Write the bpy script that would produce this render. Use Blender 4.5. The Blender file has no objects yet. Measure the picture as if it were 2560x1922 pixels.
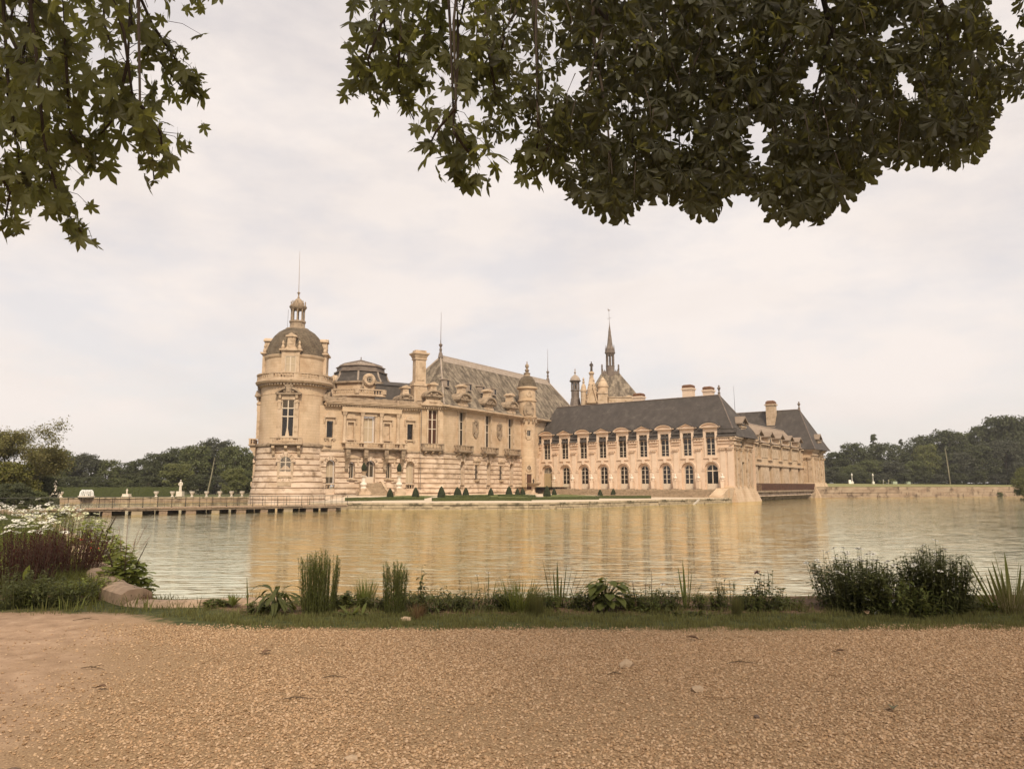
import bpy, math, random
import numpy as np
from mathutils import Matrix, Vector

random.seed(7)
RNG = np.random.default_rng(11)
SC = bpy.context.scene
COL = SC.collection
R = math.radians

# ------------------------------------------------------------------ camera
cam_data = bpy.data.cameras.new("camera")
cam = bpy.data.objects.new("camera", cam_data)
COL.objects.link(cam)
cam.location = (0, 0, 1.6)
cam.rotation_euler = (R(90 + 7.787), 0, 0)
cam_data.sensor_width = 36.0
cam_data.lens = 26.016
cam_data.clip_start = 0.05
cam_data.clip_end = 3000
SC.camera = cam

# ------------------------------------------------------------------ sky, sun, exposure
SUN_DIR = Vector((0.14, -0.70, 0.70)).normalized()      # towards the sun
sun_elev = math.asin(SUN_DIR.z)
sun_rot = math.atan2(SUN_DIR.x, SUN_DIR.y)
world = bpy.data.worlds.new("World")
SC.world = world
world.use_nodes = True
wn, wl = world.node_tree.nodes, world.node_tree.links
wn.clear()
w_out = wn.new("ShaderNodeOutputWorld")
sky = wn.new("ShaderNodeTexSky")
sky.sky_type = 'NISHITA'
sky.sun_disc = False
sky.sun_elevation = sun_elev
sky.sun_rotation = sun_rot
bg_sky = wn.new("ShaderNodeBackground")
bg_sky.inputs[1].default_value = 0.05
wl.new(sky.outputs[0], bg_sky.inputs[0])
tc = wn.new("ShaderNodeTexCoord")
mp = wn.new("ShaderNodeMapping")
mp.inputs['Scale'].default_value = (1.0, 1.0, 2.6)
mp.inputs['Rotation'].default_value = (0, 0, 0.5)
wl.new(tc.outputs['Generated'], mp.inputs[0])
n1 = wn.new("ShaderNodeTexNoise")
n1.inputs['Scale'].default_value = 1.7
n1.inputs['Detail'].default_value = 7
n1.inputs['Roughness'].default_value = 0.55
n1.inputs['Distortion'].default_value = 0.6
wl.new(mp.outputs[0], n1.inputs['Vector'])
n2 = wn.new("ShaderNodeTexNoise")
n2.inputs['Scale'].default_value = 3.6
n2.inputs['Detail'].default_value = 8
n2.inputs['Roughness'].default_value = 0.6
wl.new(mp.outputs[0], n2.inputs['Vector'])
cr = wn.new("ShaderNodeValToRGB")                        # cloud tone
ce = cr.color_ramp.elements
ce[0].position = 0.30; ce[0].color = (0.335, 0.301, 0.283, 1)
ce[1].position = 0.62; ce[1].color = (0.385, 0.350, 0.329, 1)
wl.new(n1.outputs[0], cr.inputs[0])
bg_cloud = wn.new("ShaderNodeBackground")
bg_cloud.inputs[1].default_value = 1.0
wl.new(cr.outputs[0], bg_cloud.inputs[0])
cov = wn.new("ShaderNodeMapRange")                       # cloud cover: nearly closed
cov.inputs['From Min'].default_value = 0.40
cov.inputs['From Max'].default_value = 0.58
cov.inputs['To Min'].default_value = 0.80
cov.inputs['To Max'].default_value = 0.99
wl.new(n2.outputs[0], cov.inputs['Value'])
mixw = wn.new("ShaderNodeMixShader")
wl.new(cov.outputs[0], mixw.inputs[0])
wl.new(bg_sky.outputs[0], mixw.inputs[1])
wl.new(bg_cloud.outputs[0], mixw.inputs[2])
wl.new(mixw.outputs[0], w_out.inputs[0])

sun_data = bpy.data.lights.new("sun", 'SUN')
sun_data.energy = 1.5
sun_data.angle = R(10)
sun_data.color = (1.0, 0.86, 0.67)
sun = bpy.data.objects.new("sun", sun_data)
COL.objects.link(sun)
sun.rotation_euler = SUN_DIR.to_track_quat('Z', 'Y').to_euler()

SC.view_settings.view_transform = 'Standard'
SC.view_settings.look = 'None'
SC.view_settings.exposure = 1.35
SC.view_settings.gamma = 1.0
SC.view_settings.use_curve_mapping = False
try:
    SC.cycles.use_denoising = True
    SC.cycles.max_bounces = 8
    SC.cycles.transparent_max_bounces = 8
    SC.cycles.caustics_reflective = False
    SC.cycles.caustics_refractive = False
except Exception:
    pass

# ------------------------------------------------------------------ materials
def mat(name, col, col2=None, scale=1.0, rough=0.85, bump=0.0, bscale=None, detail=5.0,
        metal=0.0, spec=0.3, stretch=None, lo=0.35, hi=0.65, transl=None, island=0.0,
        col3=None, scale3=4.0, lo3=0.5, hi3=0.7, bricks=None, coords='Object', bdist=0.02):
    m = bpy.data.materials.new(name)
    m.use_nodes = True
    nt = m.node_tree; N, L = nt.nodes, nt.links
    N.clear()
    out = N.new("ShaderNodeOutputMaterial")
    p = N.new("ShaderNodeBsdfPrincipled")
    p.inputs['Roughness'].default_value = rough
    p.inputs['Metallic'].default_value = metal
    p.inputs['Specular IOR Level'].default_value = spec
    p.inputs['Base Color'].default_value = (*col, 1)
    c = None
    vec = None
    if col2 is not None or bump or col3 is not None or bricks:
        t = N.new("ShaderNodeTexCoord"); vec = t.outputs[coords]
        if coords == 'World':
            pass
        if stretch:
            mpn = N.new("ShaderNodeMapping"); mpn.inputs['Scale'].default_value = stretch
            L.new(vec, mpn.inputs[0]); vec = mpn.outputs[0]
    if col2 is not None:
        n = N.new("ShaderNodeTexNoise"); n.inputs['Scale'].default_value = scale
        n.inputs['Detail'].default_value = detail; n.inputs['Roughness'].default_value = 0.6
        L.new(vec, n.inputs['Vector'])
        r = N.new("ShaderNodeValToRGB")
        r.color_ramp.elements[0].position = lo; r.color_ramp.elements[0].color = (*col, 1)
        r.color_ramp.elements[1].position = hi; r.color_ramp.elements[1].color = (*col2, 1)
        L.new(n.outputs[0], r.inputs[0]); c = r.outputs[0]
    if col3 is not None:
        n = N.new("ShaderNodeTexNoise"); n.inputs['Scale'].default_value = scale3
        n.inputs['Detail'].default_value = 6; n.inputs['Roughness'].default_value = 0.65
        L.new(t.outputs[coords], n.inputs['Vector'])
        r = N.new("ShaderNodeMapRange"); r.inputs['From Min'].default_value = lo3; r.inputs['From Max'].default_value = hi3
        L.new(n.outputs[0], r.inputs['Value'])
        mx = N.new("ShaderNodeMix"); mx.data_type = 'RGBA'
        L.new(r.outputs[0], mx.inputs[0])
        if c is not None: L.new(c, mx.inputs[6])
        else: mx.inputs[6].default_value = (*col, 1)
        mx.inputs[7].default_value = (*col3, 1); c = mx.outputs[2]
    if island:
        g = N.new("ShaderNodeNewGeometry")
        hs = N.new("ShaderNodeHueSaturation")
        mr = N.new("ShaderNodeMapRange"); mr.inputs['To Min'].default_value = 1 - island; mr.inputs['To Max'].default_value = 1 + island
        L.new(g.outputs['Random Per Island'], mr.inputs['Value'])
        L.new(mr.outputs[0], hs.inputs['Value'])
        mh = N.new("ShaderNodeMapRange"); mh.inputs['To Min'].default_value = 0.475; mh.inputs['To Max'].default_value = 0.515
        L.new(g.outputs['Random Per Island'], mh.inputs['Value']); L.new(mh.outputs[0], hs.inputs['Hue'])
        if c is not None: L.new(c, hs.inputs['Color'])
        else: hs.inputs['Color'].default_value = (*col, 1)
        c = hs.outputs[0]
    bsrc = None
    if bricks:
        b = N.new("ShaderNodeTexBrick")
        b.inputs['Scale'].default_value = 1.0
        b.inputs['Brick Width'].default_value = bricks[0]; b.inputs['Row Height'].default_value = bricks[1]
        b.inputs['Mortar Size'].default_value = bricks[2]; b.inputs['Mortar Smooth'].default_value = 0.2
        b.inputs['Color1'].default_value = (1, 1, 1, 1); b.inputs['Color2'].default_value = (bricks[3],) * 3 + (1,)
        b.inputs['Mortar'].default_value = (bricks[4],) * 3 + (1,)
        sx = N.new("ShaderNodeSeparateXYZ"); L.new(t.outputs['UV'] if bricks[5] == 'UV' else t.outputs['Object'], sx.inputs[0])
        cx = N.new("ShaderNodeCombineXYZ")
        L.new(sx.outputs[0], cx.inputs[0]); L.new(sx.outputs[1 if bricks[5] == 'UV' else 2], cx.inputs[1])
        L.new(cx.outputs[0], b.inputs['Vector'])
        mx = N.new("ShaderNodeMix"); mx.data_type = 'RGBA'; mx.blend_type = 'MULTIPLY'; mx.inputs[0].default_value = 1.0
        if c is not None: L.new(c, mx.inputs[6])
        else: mx.inputs[6].default_value = (*col, 1)
        L.new(b.outputs['Color'], mx.inputs[7]); c = mx.outputs[2]
    if c is not None: L.new(c, p.inputs['Base Color'])
    if bump:
        n = N.new("ShaderNodeTexNoise"); n.inputs['Scale'].default_value = bscale or scale * 4
        n.inputs['Detail'].default_value = 6; n.inputs['Roughness'].default_value = 0.65
        L.new(vec, n.inputs['Vector'])
        bm = N.new("ShaderNodeBump"); bm.inputs['Strength'].default_value = bump; bm.inputs['Distance'].default_value = bdist
        L.new(n.outputs[0], bm.inputs['Height']); L.new(bm.outputs[0], p.inputs['Normal'])
    if transl:
        tr = N.new("ShaderNodeBsdfTranslucent"); tr.inputs[0].default_value = (*transl[:3], 1)
        if c is not None and len(transl) > 4:
            mt = N.new("ShaderNodeMix"); mt.data_type = 'RGBA'; mt.blend_type = 'MULTIPLY'; mt.inputs[0].default_value = 0.0
        ms = N.new("ShaderNodeMixShader"); ms.inputs[0].default_value = transl[3]
        L.new(p.outputs[0], ms.inputs[1]); L.new(tr.outputs[0], ms.inputs[2]); L.new(ms.outputs[0], out.inputs[0])
    else:
        L.new(p.outputs[0], out.inputs[0])
    return m

M = {}
# stones
M['stone'] = mat("tower_limestone", (0.54, 0.395, 0.255), (0.63, 0.475, 0.325), 0.45, 0.9, 0.15, 6, col3=(0.43, 0.29, 0.175), scale3=0.35, lo3=0.48, hi3=0.72, bricks=(1.1, 0.42, 0.02, 0.93, 0.78, 'O'))
M['stone_rough'] = mat("weathered_limestone", (0.50, 0.365, 0.25), (0.70, 0.55, 0.42), 0.55, 0.92, 0.3, 5, stretch=(.8, .8, 2.2), lo=.36, hi=.60, col3=(0.24, 0.16, 0.10), scale3=0.8, lo3=0.52, hi3=0.72)
M['stone_pink'] = mat("gallery_limestone", (0.72, 0.55, 0.41), (0.65, 0.48, 0.345), 0.4, 0.9, 0.15, 6, col3=(0.52, 0.355, 0.235), scale3=0.5, lo3=0.52, hi3=0.78, bricks=(1.3, 0.45, 0.02, 0.94, 0.84, 'O'))
M['trim'] = mat("carved_limestone", (0.58, 0.445, 0.315), (0.46, 0.335, 0.22), 0.8, 0.9, 0.3, 8, col3=(0.20, 0.135, 0.08), scale3=1.3, lo3=0.52, hi3=0.76)
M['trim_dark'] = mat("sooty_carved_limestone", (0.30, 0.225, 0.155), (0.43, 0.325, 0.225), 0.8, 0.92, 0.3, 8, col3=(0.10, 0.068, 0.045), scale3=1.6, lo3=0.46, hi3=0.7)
M['trim_pink'] = mat("smooth_carved_limestone", (0.74, 0.58, 0.445), (0.67, 0.51, 0.375), 0.7, 0.9, 0.2, 8)
M['white_stone'] = mat("white_marble", (0.78, 0.70, 0.60), (0.66, 0.57, 0.47), 3, 0.7, 0.2, 12)
M['steps'] = mat("worn_step_stone", (0.36, 0.27, 0.18), (0.46, 0.35, 0.24), 1.5, 0.95, 0.4, 8, col3=(0.16, 0.12, 0.075), scale3=2.2, lo3=0.5, hi3=0.75)
M['quay'] = mat("mossy_quay_stone", (0.42, 0.33, 0.21), (0.55, 0.44, 0.29), 1.5, 0.95, 0.5, 6, col3=(0.10, 0.085, 0.045), scale3=0.9, lo3=0.5, hi3=0.7)
M['far_wall'] = mat("far_wall_stone", (0.34, 0.24, 0.16), (0.46, 0.35, 0.24), 0.6, 0.95, 0.3, 4, stretch=(.5, .5, 1.5), col3=(0.13, 0.09, 0.06), scale3=0.5, lo3=0.5, hi3=0.7)
M['coping'] = mat("old_coping_stone", (0.33, 0.23, 0.155), (0.43, 0.31, 0.21), 4, 0.95, 0.5, 14, col3=(0.17, 0.13, 0.08), scale3=7, lo3=0.5, hi3=0.7, bdist=0.01)
# roofs
M['slate'] = mat("dark_slate", (0.060, 0.050, 0.043), (0.088, 0.073, 0.063), 0.9, 0.7, 0.25, 7, stretch=(1, 1, 0.28), col3=(0.15, 0.127, 0.108), scale3=0.55, lo3=0.54, hi3=0.78, bricks=(0.5, 0.3, 0.02, 0.88, 0.72, 'UV'))
M['slate_moss'] = mat("lichened_slate", (0.12, 0.095, 0.070), (0.34, 0.275, 0.20), 1.0, 0.95, 0.5, 6, lo=0.40, hi=0.62, coords='UV', stretch=(1.0, .4, 1), col3=(0.09, 0.068, 0.048), scale3=1.3, lo3=0.52, hi3=0.66, bricks=(0.5, 0.34, 0.03, 0.85, 0.62, 'UV'))
M['slate_dome'] = mat("mossy_dome_slate", (0.12, 0.09, 0.062), (0.20, 0.155, 0.105), 0.9, 0.95, 0.5, 5, col3=(0.08, 0.055, 0.032), scale3=1.6, lo3=0.5, hi3=0.7, bricks=(0.4, 0.3, 0.03, 0.8, 0.6, 'O'))
M['slate_pale'] = mat("pale_slate", (0.30, 0.225, 0.165), (0.36, 0.275, 0.205), 0.8, 0.8, 0.2, 6, bricks=(0.5, 0.3, 0.02, 0.92, 0.8, 'UV'))
M['lead'] = mat("lead_flashing", (0.14, 0.105, 0.085), (0.22, 0.175, 0.14), 1.5, 0.6, 0.2, 5)
M['lead_pale'] = mat("pale_lead", (0.40, 0.325, 0.26), (0.30, 0.235, 0.18), 1.5, 0.6, 0.2, 5)
M['iron'] = mat("black_iron", (0.022, 0.018, 0.016), rough=0.5)
M['iron_grey'] = mat("grey_green_iron", (0.075, 0.075, 0.062), rough=0.55)
M['rust'] = mat("rusty_iron", (0.055, 0.022, 0.014), (0.095, 0.04, 0.022), 2, 0.8, 0.2, 9)
M['bronze'] = mat("dark_bronze", (0.05, 0.035, 0.025), (0.09, 0.065, 0.045), 3, 0.6)
# joinery
M['glass'] = mat("dark_window_glass", (0.014, 0.010, 0.008), rough=0.08, spec=0.5)
M['glass_dull'] = mat("dusty_window_glass", (0.05, 0.036, 0.022), (0.085, 0.062, 0.036), 1.2, 0.35, spec=0.4)
M['blind'] = mat("cloth_blind", (0.50, 0.40, 0.28), (0.42, 0.33, 0.225), 6, 0.8, stretch=(4, 1, .3))
M['curtain'] = mat("brown_curtain", (0.085, 0.032, 0.016), (0.05, 0.02, 0.012), 3, 0.8, stretch=(4, 1, .3))
M['frame'] = mat("cream_painted_wood", (0.62, 0.52, 0.405), rough=0.6)
M['door'] = mat("ochre_painted_door", (0.46, 0.35, 0.205), (0.41, 0.305, 0.175), 1.2, 0.7, stretch=(5, 1, .4))
M['door_brown'] = mat("brown_wooden_door", (0.10, 0.042, 0.020), (0.07, 0.03, 0.015), 3, 0.6, stretch=(5, 1, .4))
M['terracotta'] = mat("sooty_terracotta", (0.13, 0.062, 0.034), (0.19, 0.10, 0.058), 2.5, 0.9)
M['white_paint'] = mat("white_stone_paint", (0.72, 0.68, 0.60), rough=0.7)
M['planter'] = mat("pale_green_planter", (0.36, 0.41, 0.30), rough=0.7)

# ------------------------------------------------------------------ mesh helpers
class MB:
    def __init__(s):
        s.v = []; s.f = []; s.m = []; s.uv = {}
        s.T = None
    def add(s, vs, fs, mi=0):
        b = len(s.v)
        if s.T is not None: vs = [tuple(s.T @ Vector(v)) for v in vs]
        s.v += [tuple(v) for v in vs]
        for f in fs: s.f.append(tuple(b + i for i in f)); s.m.append(mi)
        return s
    def quad(s, a, b, c, d, mi=0): return s.add([a, b, c, d], [(0, 1, 2, 3)], mi)
    def poly(s, pts, mi=0): return s.add(pts, [tuple(range(len(pts)))], mi)
    def box(s, x0, x1, y0, y1, z0, z1, mi=0):
        v = [(x0, y0, z0), (x1, y0, z0), (x1, y1, z0), (x0, y1, z0), (x0, y0, z1), (x1, y0, z1), (x1, y1, z1), (x0, y1, z1)]
        return s.add(v, [(0, 3, 2, 1), (4, 5, 6, 7), (0, 1, 5, 4), (1, 2, 6, 5), (2, 3, 7, 6), (3, 0, 4, 7)], mi)
    def frus(s, x0, x1, y0, y1, z0, X0, X1, Y0, Y1, z1, mi=0):
        v = [(x0, y0, z0), (x1, y0, z0), (x1, y1, z0), (x0, y1, z0), (X0, Y0, z1), (X1, Y0, z1), (X1, Y1, z1), (X0, Y1, z1)]
        return s.add(v, [(0, 3, 2, 1), (4, 5, 6, 7), (0, 1, 5, 4), (1, 2, 6, 5), (2, 3, 7, 6), (3, 0, 4, 7)], mi)
    def prism(s, pts, y0, y1, mi=0):                    # polygon in x,z extruded along y
        n = len(pts)
        v = [(x, y0, z) for x, z in pts] + [(x, y1, z) for x, z in pts]
        f = [tuple(range(n)), tuple(range(2 * n - 1, n - 1, -1))] + [((i + 1) % n, i, n + i, n + (i + 1) % n) for i in range(n)]
        return s.add(v, f, mi)
    def prismx(s, pts, x0, x1, mi=0):                   # polygon in y,z extruded along x
        n = len(pts)
        v = [(x0, y, z) for y, z in pts] + [(x1, y, z) for y, z in pts]
        f = [tuple(range(n - 1, -1, -1)), tuple(range(n, 2 * n))] + [(i, (i + 1) % n, n + (i + 1) % n, n + i) for i in range(n)]
        return s.add(v, f, mi)
    def lathe(s, prof, n=16, c=(0, 0), a0=0.0, a1=2 * math.pi, mi=0, cap=False):
        full = abs(a1 - a0 - 2 * math.pi) < 1e-6
        k = n if full else n + 1
        v = []
        for r, z in prof:
            for i in range(k):
                a = a0 + (a1 - a0) * i / n
                v.append((c[0] + r * math.cos(a), c[1] + r * math.sin(a), z))
        f = []
        for j in range(len(prof) - 1):
            for i in range(n):
                i2 = (i + 1) % k
                f.append((j * k + i, j * k + i2, (j + 1) * k + i2, (j + 1) * k + i))
        if cap:
            f.append(tuple(range(k - 1, -1, -1))); f.append(tuple((len(prof) - 1) * k + i for i in range(k)))
        return s.add(v, f, mi)
    def tube(s, pts, rad, n=6, mi=0):
        pts = [Vector(p) for p in pts]
        if not hasattr(rad, '__len__'): rad = [rad] * len(pts)
        v = []; f = []
        for i, p in enumerate(pts):
            t = (pts[min(i + 1, len(pts) - 1)] - pts[max(i - 1, 0)])
            t = t.normalized() if t.length > 1e-9 else Vector((0, 0, 1))
            a = t.orthogonal().normalized() if abs(t.z) > 0.95 else t.cross(Vector((0, 0, 1))).normalized()
            b = t.cross(a)
            for k in range(n):
                w = 2 * math.pi * k / n
                v.append(tuple(p + (a * math.cos(w) + b * math.sin(w)) * rad[i]))
        for i in range(len(pts) - 1):
            for k in range(n):
                f.append((i * n + k, i * n + (k + 1) % n, (i + 1) * n + (k + 1) % n, (i + 1) * n + k))
        f.append(tuple(range(n - 1, -1, -1))); f.append(tuple((len(pts) - 1) * n + k for k in range(n)))
        return s.add(v, f, mi)

WM = {}
def mesh_of(name, mb, mats, smooth=None):
    me = bpy.data.meshes.new(name)
    me.from_pydata(mb.v, [], mb.f)
    ms = mats if isinstance(mats, (list, tuple)) else [mats]
    for m in ms: me.materials.append(M[m] if isinstance(m, str) else m)
    if len(ms) > 1: me.polygons.foreach_set('material_index', mb.m)
    if smooth is not None:
        me.polygons.foreach_set('use_smooth', [True] * len(me.polygons))
        if smooth < 180: me.set_sharp_from_angle(angle=R(smooth))
    me.update()
    return me
def link(name, data, parent=None, mw=None):
    o = bpy.data.objects.new(name, data)
    COL.objects.link(o)
    mw = mw.copy() if mw is not None else Matrix.Identity(4)
    WM[o.name] = mw
    if parent is not None:
        o.parent = parent
        o.matrix_local = WM[parent.name].inverted() @ mw
    else:
        o.matrix_world = mw
    return o
def part(name, mb, mats, parent, mw=None, smooth=None, kind=None, label=None):
    o = link(name, mesh_of(name, mb, mats, smooth) if isinstance(mb, MB) else mb, parent, mw)
    if kind: o['kind'] = kind
    if label: o['label'] = label
    return o
def tag(o, label, cat, group=None):
    o['label'] = label; o['category'] = cat
    if group: o['group'] = group
    return o
def thing(name, label, cat, loc, group=None):
    return tag(link(name, None, None, Matrix.Translation(Vector(loc))), label, cat, group)
def single(name, mb, mats, label, cat, group=None, mw=None, smooth=None):
    return tag(part(name, mb, mats, None, mw, smooth), label, cat, group)
def struct(name, mb, mats, smooth=None, kind='structure', mw=None):
    o = part(name, mb, mats, None, mw, smooth); o['kind'] = kind
    return o
def copy_tree(o, mw, parent=None):
    c = o.copy(); COL.objects.link(c)
    base = WM[o.name]
    WM[c.name] = mw
    c.parent = parent
    if parent is not None: c.matrix_local = WM[parent.name].inverted() @ mw
    else: c.matrix_world = mw
    for ch in list(o.children): copy_tree(ch, mw @ base.inverted() @ WM[ch.name], c)
    return c
def T(x, y, z, rz=0.0, s=1.0): return Matrix.Translation(Vector((x, y, z))) @ Matrix.Rotation(rz, 4, 'Z') @ Matrix.Scale(s, 4)
def frame(P, e):                                       # facade frame: x along, y inward, z up
    e = Vector((e[0], e[1], 0)).normalized()
    y = Vector((-e.y, e.x, 0))
    m = Matrix.Identity(4)
    m.col[0] = (*e, 0); m.col[1] = (*y, 0); m.col[3] = (P[0], P[1], 0, 1)
    return m
def uvroof(o):                                          # planar uv per face: u along the slope's level line, v up the slope
    me = o.data
    uv = me.uv_layers.new(name="slope")
    for p in me.polygons:
        n = p.normal
        u = Vector((-n.y, n.x, 0)); u = u.normalized() if u.length > 1e-4 else Vector((1, 0, 0))
        w = n.cross(u)
        for li in p.loop_indices:
            co = me.vertices[me.loops[li].vertex_index].co
            uv.data[li].uv = (co.dot(u), co.dot(w))
    return o
FA = frame((-28.4, 118.0), (0.872, 0.49))
pA = FA @ Vector((18.85, 0, 0))
FE = frame((pA.x, pA.y), (0.544, 0.839))
gL = Vector((39.6, 134.0)) + Vector((-0.79, 0.612)).normalized() * 44.2
GS = 0.965                                             # the gallery is a little nearer and smaller than first paced out
def scaled(P, e): return Matrix.Translation((0, 0, 1.6 * (1 - GS))) @ frame((P[0] * GS, P[1] * GS), e) @ Matrix.Scale(GS, 4)
FG = scaled(gL, (0.79, -0.612))
PC = Vector((39.6, 134.0)); PE = Vector((0.577, 0.816)).normalized()
FP = scaled(PC, PE)

def wall(mb, x0, x1, z0, z1, ops, depth=0.35, y=0.0, mi=0, n=10):
    """flat wall with real openings (xc, w, zb, zt, 'r' or 'a') and their reveals"""
    rects = [(o[0] - o[1] / 2, o[0] + o[1] / 2, o[2], o[3]) for o in ops]
    xs = sorted({x0, x1, *[min(max(v, x0), x1) for r in rects for v in r[:2]]})
    zs = sorted({z0, z1, *[min(max(v, z0), z1) for r in rects for v in r[2:]]})
    for i in range(len(xs) - 1):
        for j in range(len(zs) - 1):
            cx, cz = (xs[i] + xs[i + 1]) / 2, (zs[j] + zs[j + 1]) / 2
            if any(r[0] < cx < r[1] and r[2] < cz < r[3] for r in rects): continue
            mb.quad((xs[i], y, zs[j]), (xs[i + 1], y, zs[j]), (xs[i + 1], y, zs[j + 1]), (xs[i], y, zs[j + 1]), mi)
    Y = y + depth
    for (xc, w, zb, zt, k) in ops:
        l, r = xc - w / 2, xc + w / 2
        sp = zt if k == 'r' else zt - w / 2
        mb.quad((l, y, zb), (l, y, sp), (l, Y, sp), (l, Y, zb), mi)
        mb.quad((r, y, sp), (r, y, zb), (r, Y, zb), (r, Y, sp), mi)
        mb.quad((l, y, zb), (l, Y, zb), (r, Y, zb), (r, y, zb), mi)
        if k == 'r':
            mb.quad((l, y, zt), (r, y, zt), (r, Y, zt), (l, Y, zt), mi)
        else:
            pts = [(xc - w / 2 * math.cos(math.pi * a / n), sp + w / 2 * math.sin(math.pi * a / n)) for a in range(n + 1)]
            for (ax, az), (bx, bz) in zip(pts, pts[1:]):
                mb.quad((ax, y, az), (bx, y, bz), (bx, y, zt), (ax, y, zt), mi)
                mb.quad((ax, Y, az), (bx, Y, bz), (bx, y, bz), (ax, y, az), mi)
    return mb
def arc(w, sp, n=8, xc=0.0): return [(xc + w / 2 * math.cos(math.pi * a / n), sp + w / 2 * math.sin(math.pi * a / n)) for a in range(n + 1)]

PANE = {}
def pane_mesh(w, h, m):
    k = (round(w, 2), round(h, 2), m)
    if k not in PANE:
        PANE[k] = mesh_of('pane', MB().box(-w / 2, w / 2, 0, 0.02, 0, h), m)
    return PANE[k]
FRM = {}
def window(parent, mw, w, h, cols=2, rows=(1, 1, 1), arch=False, fr=0.09, bar=0.055, gl='glass', mull=None, frame_mat='frame', name='window', gl_rows=None, low=0.0, inset=0.0):
    """casement: one mesh of frame and bars, each pane of glass a child. Local x centred, z from 0."""
    mull = mull or bar
    key = (round(w, 2), round(h, 2), cols, tuple(rows), arch, fr, bar, frame_mat, mull, low, gl, tuple(gl_rows or ()))
    sp = h - w / 2 if arch else h
    tot = sum(rows)
    zb = low + fr if low == 0 else low
    ztop = sp - (0 if arch else fr)
    hs = [(ztop - zb) * r / tot for r in rows]
    first = key not in FRM
    if first:
        mb = MB()
        mb.box(-w / 2, -w / 2 + fr, 0, .09, 0, sp); mb.box(w / 2 - fr, w / 2, 0, .09, 0, sp)
        mb.box(-w / 2 + fr, w / 2 - fr, 0, .09, 0, zb)
        if low > 0:
            for s in (-1, 1):
                xc = s * (w / 4 - fr / 4); ww = w / 2 - fr * 1.6
                mb.box(xc - ww / 2, xc + ww / 2, -.02, -.002, .12, low - .12)
        if not arch: mb.box(-w / 2 + fr, w / 2 - fr, 0, .09, h - fr, h)
        else:
            o = arc(w, sp); i_ = arc(w - 2 * fr, sp)
            for k in range(len(o) - 1):
                mb.add([(o[k][0], 0, o[k][1]), (o[k + 1][0], 0, o[k + 1][1]), (i_[k + 1][0], 0, i_[k + 1][1]), (i_[k][0], 0, i_[k][1])], [(0, 1, 2, 3)])
                mb.add([(i_[k][0], 0, i_[k][1]), (i_[k + 1][0], 0, i_[k + 1][1]), (i_[k + 1][0], .09, i_[k + 1][1]), (i_[k][0], .09, i_[k][1])], [(0, 1, 2, 3)])
        for c in range(1, cols):
            x = -w / 2 + fr + (w - 2 * fr) * c / cols
            b = mull if (cols == 2 or c == cols // 2) else bar
            mb.box(x - b / 2, x + b / 2, -.004, .085, zb, (h - fr if arch else ztop))
        z = zb
        for hh in hs[:-1]:
            z += hh
            mb.box(-w / 2 + fr, w / 2 - fr, .004, .08, z - bar / 2, z + bar / 2)
        if arch: mb.box(-w / 2 + fr, w / 2 - fr, .002, .082, sp - bar / 2, sp + bar / 2)
        FRM[key] = mesh_of(name, mb, frame_mat)
        if arch:
            fan = []
            for s in (-1, 1):
                a = [(x, zz) for x, zz in arc(w - 2 * fr - .01, sp + bar / 2) if x * s >= -1e-6]
                a = [(x, zz) for x, zz in a]
                m2 = MB(); pts = [(s * mull / 2 if abs(x) < mull / 2 else x, zz) for x, zz in a]
                base = [(s * mull / 2, sp + bar / 2)]
                pts = (pts + base) if s > 0 else (base + pts)
                m2.prism(pts, .05, .07)
                fan.append(mesh_of('pane', m2, (gl_rows[-1] if gl_rows else gl)))
            FRM[key + ('fan',)] = fan
    wo = link(name, FRM[key], parent, mw @ Matrix.Translation((0, inset, 0)))
    z = zb
    cw = (w - 2 * fr) / cols
    for ri, hh in enumerate(hs):
        g = gl_rows[ri] if gl_rows else gl
        for c in range(cols):
            x = -w / 2 + fr + cw * (c + .5)
            link('pane', pane_mesh(cw - bar, hh - bar, g), wo, WM[wo.name] @ Matrix.Translation((x, .05, z + bar / 2)))
        z += hh
    if arch:
        for f in FRM[key + ('fan',)]: link('pane', f, wo, WM[wo.name])
    return wo

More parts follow.
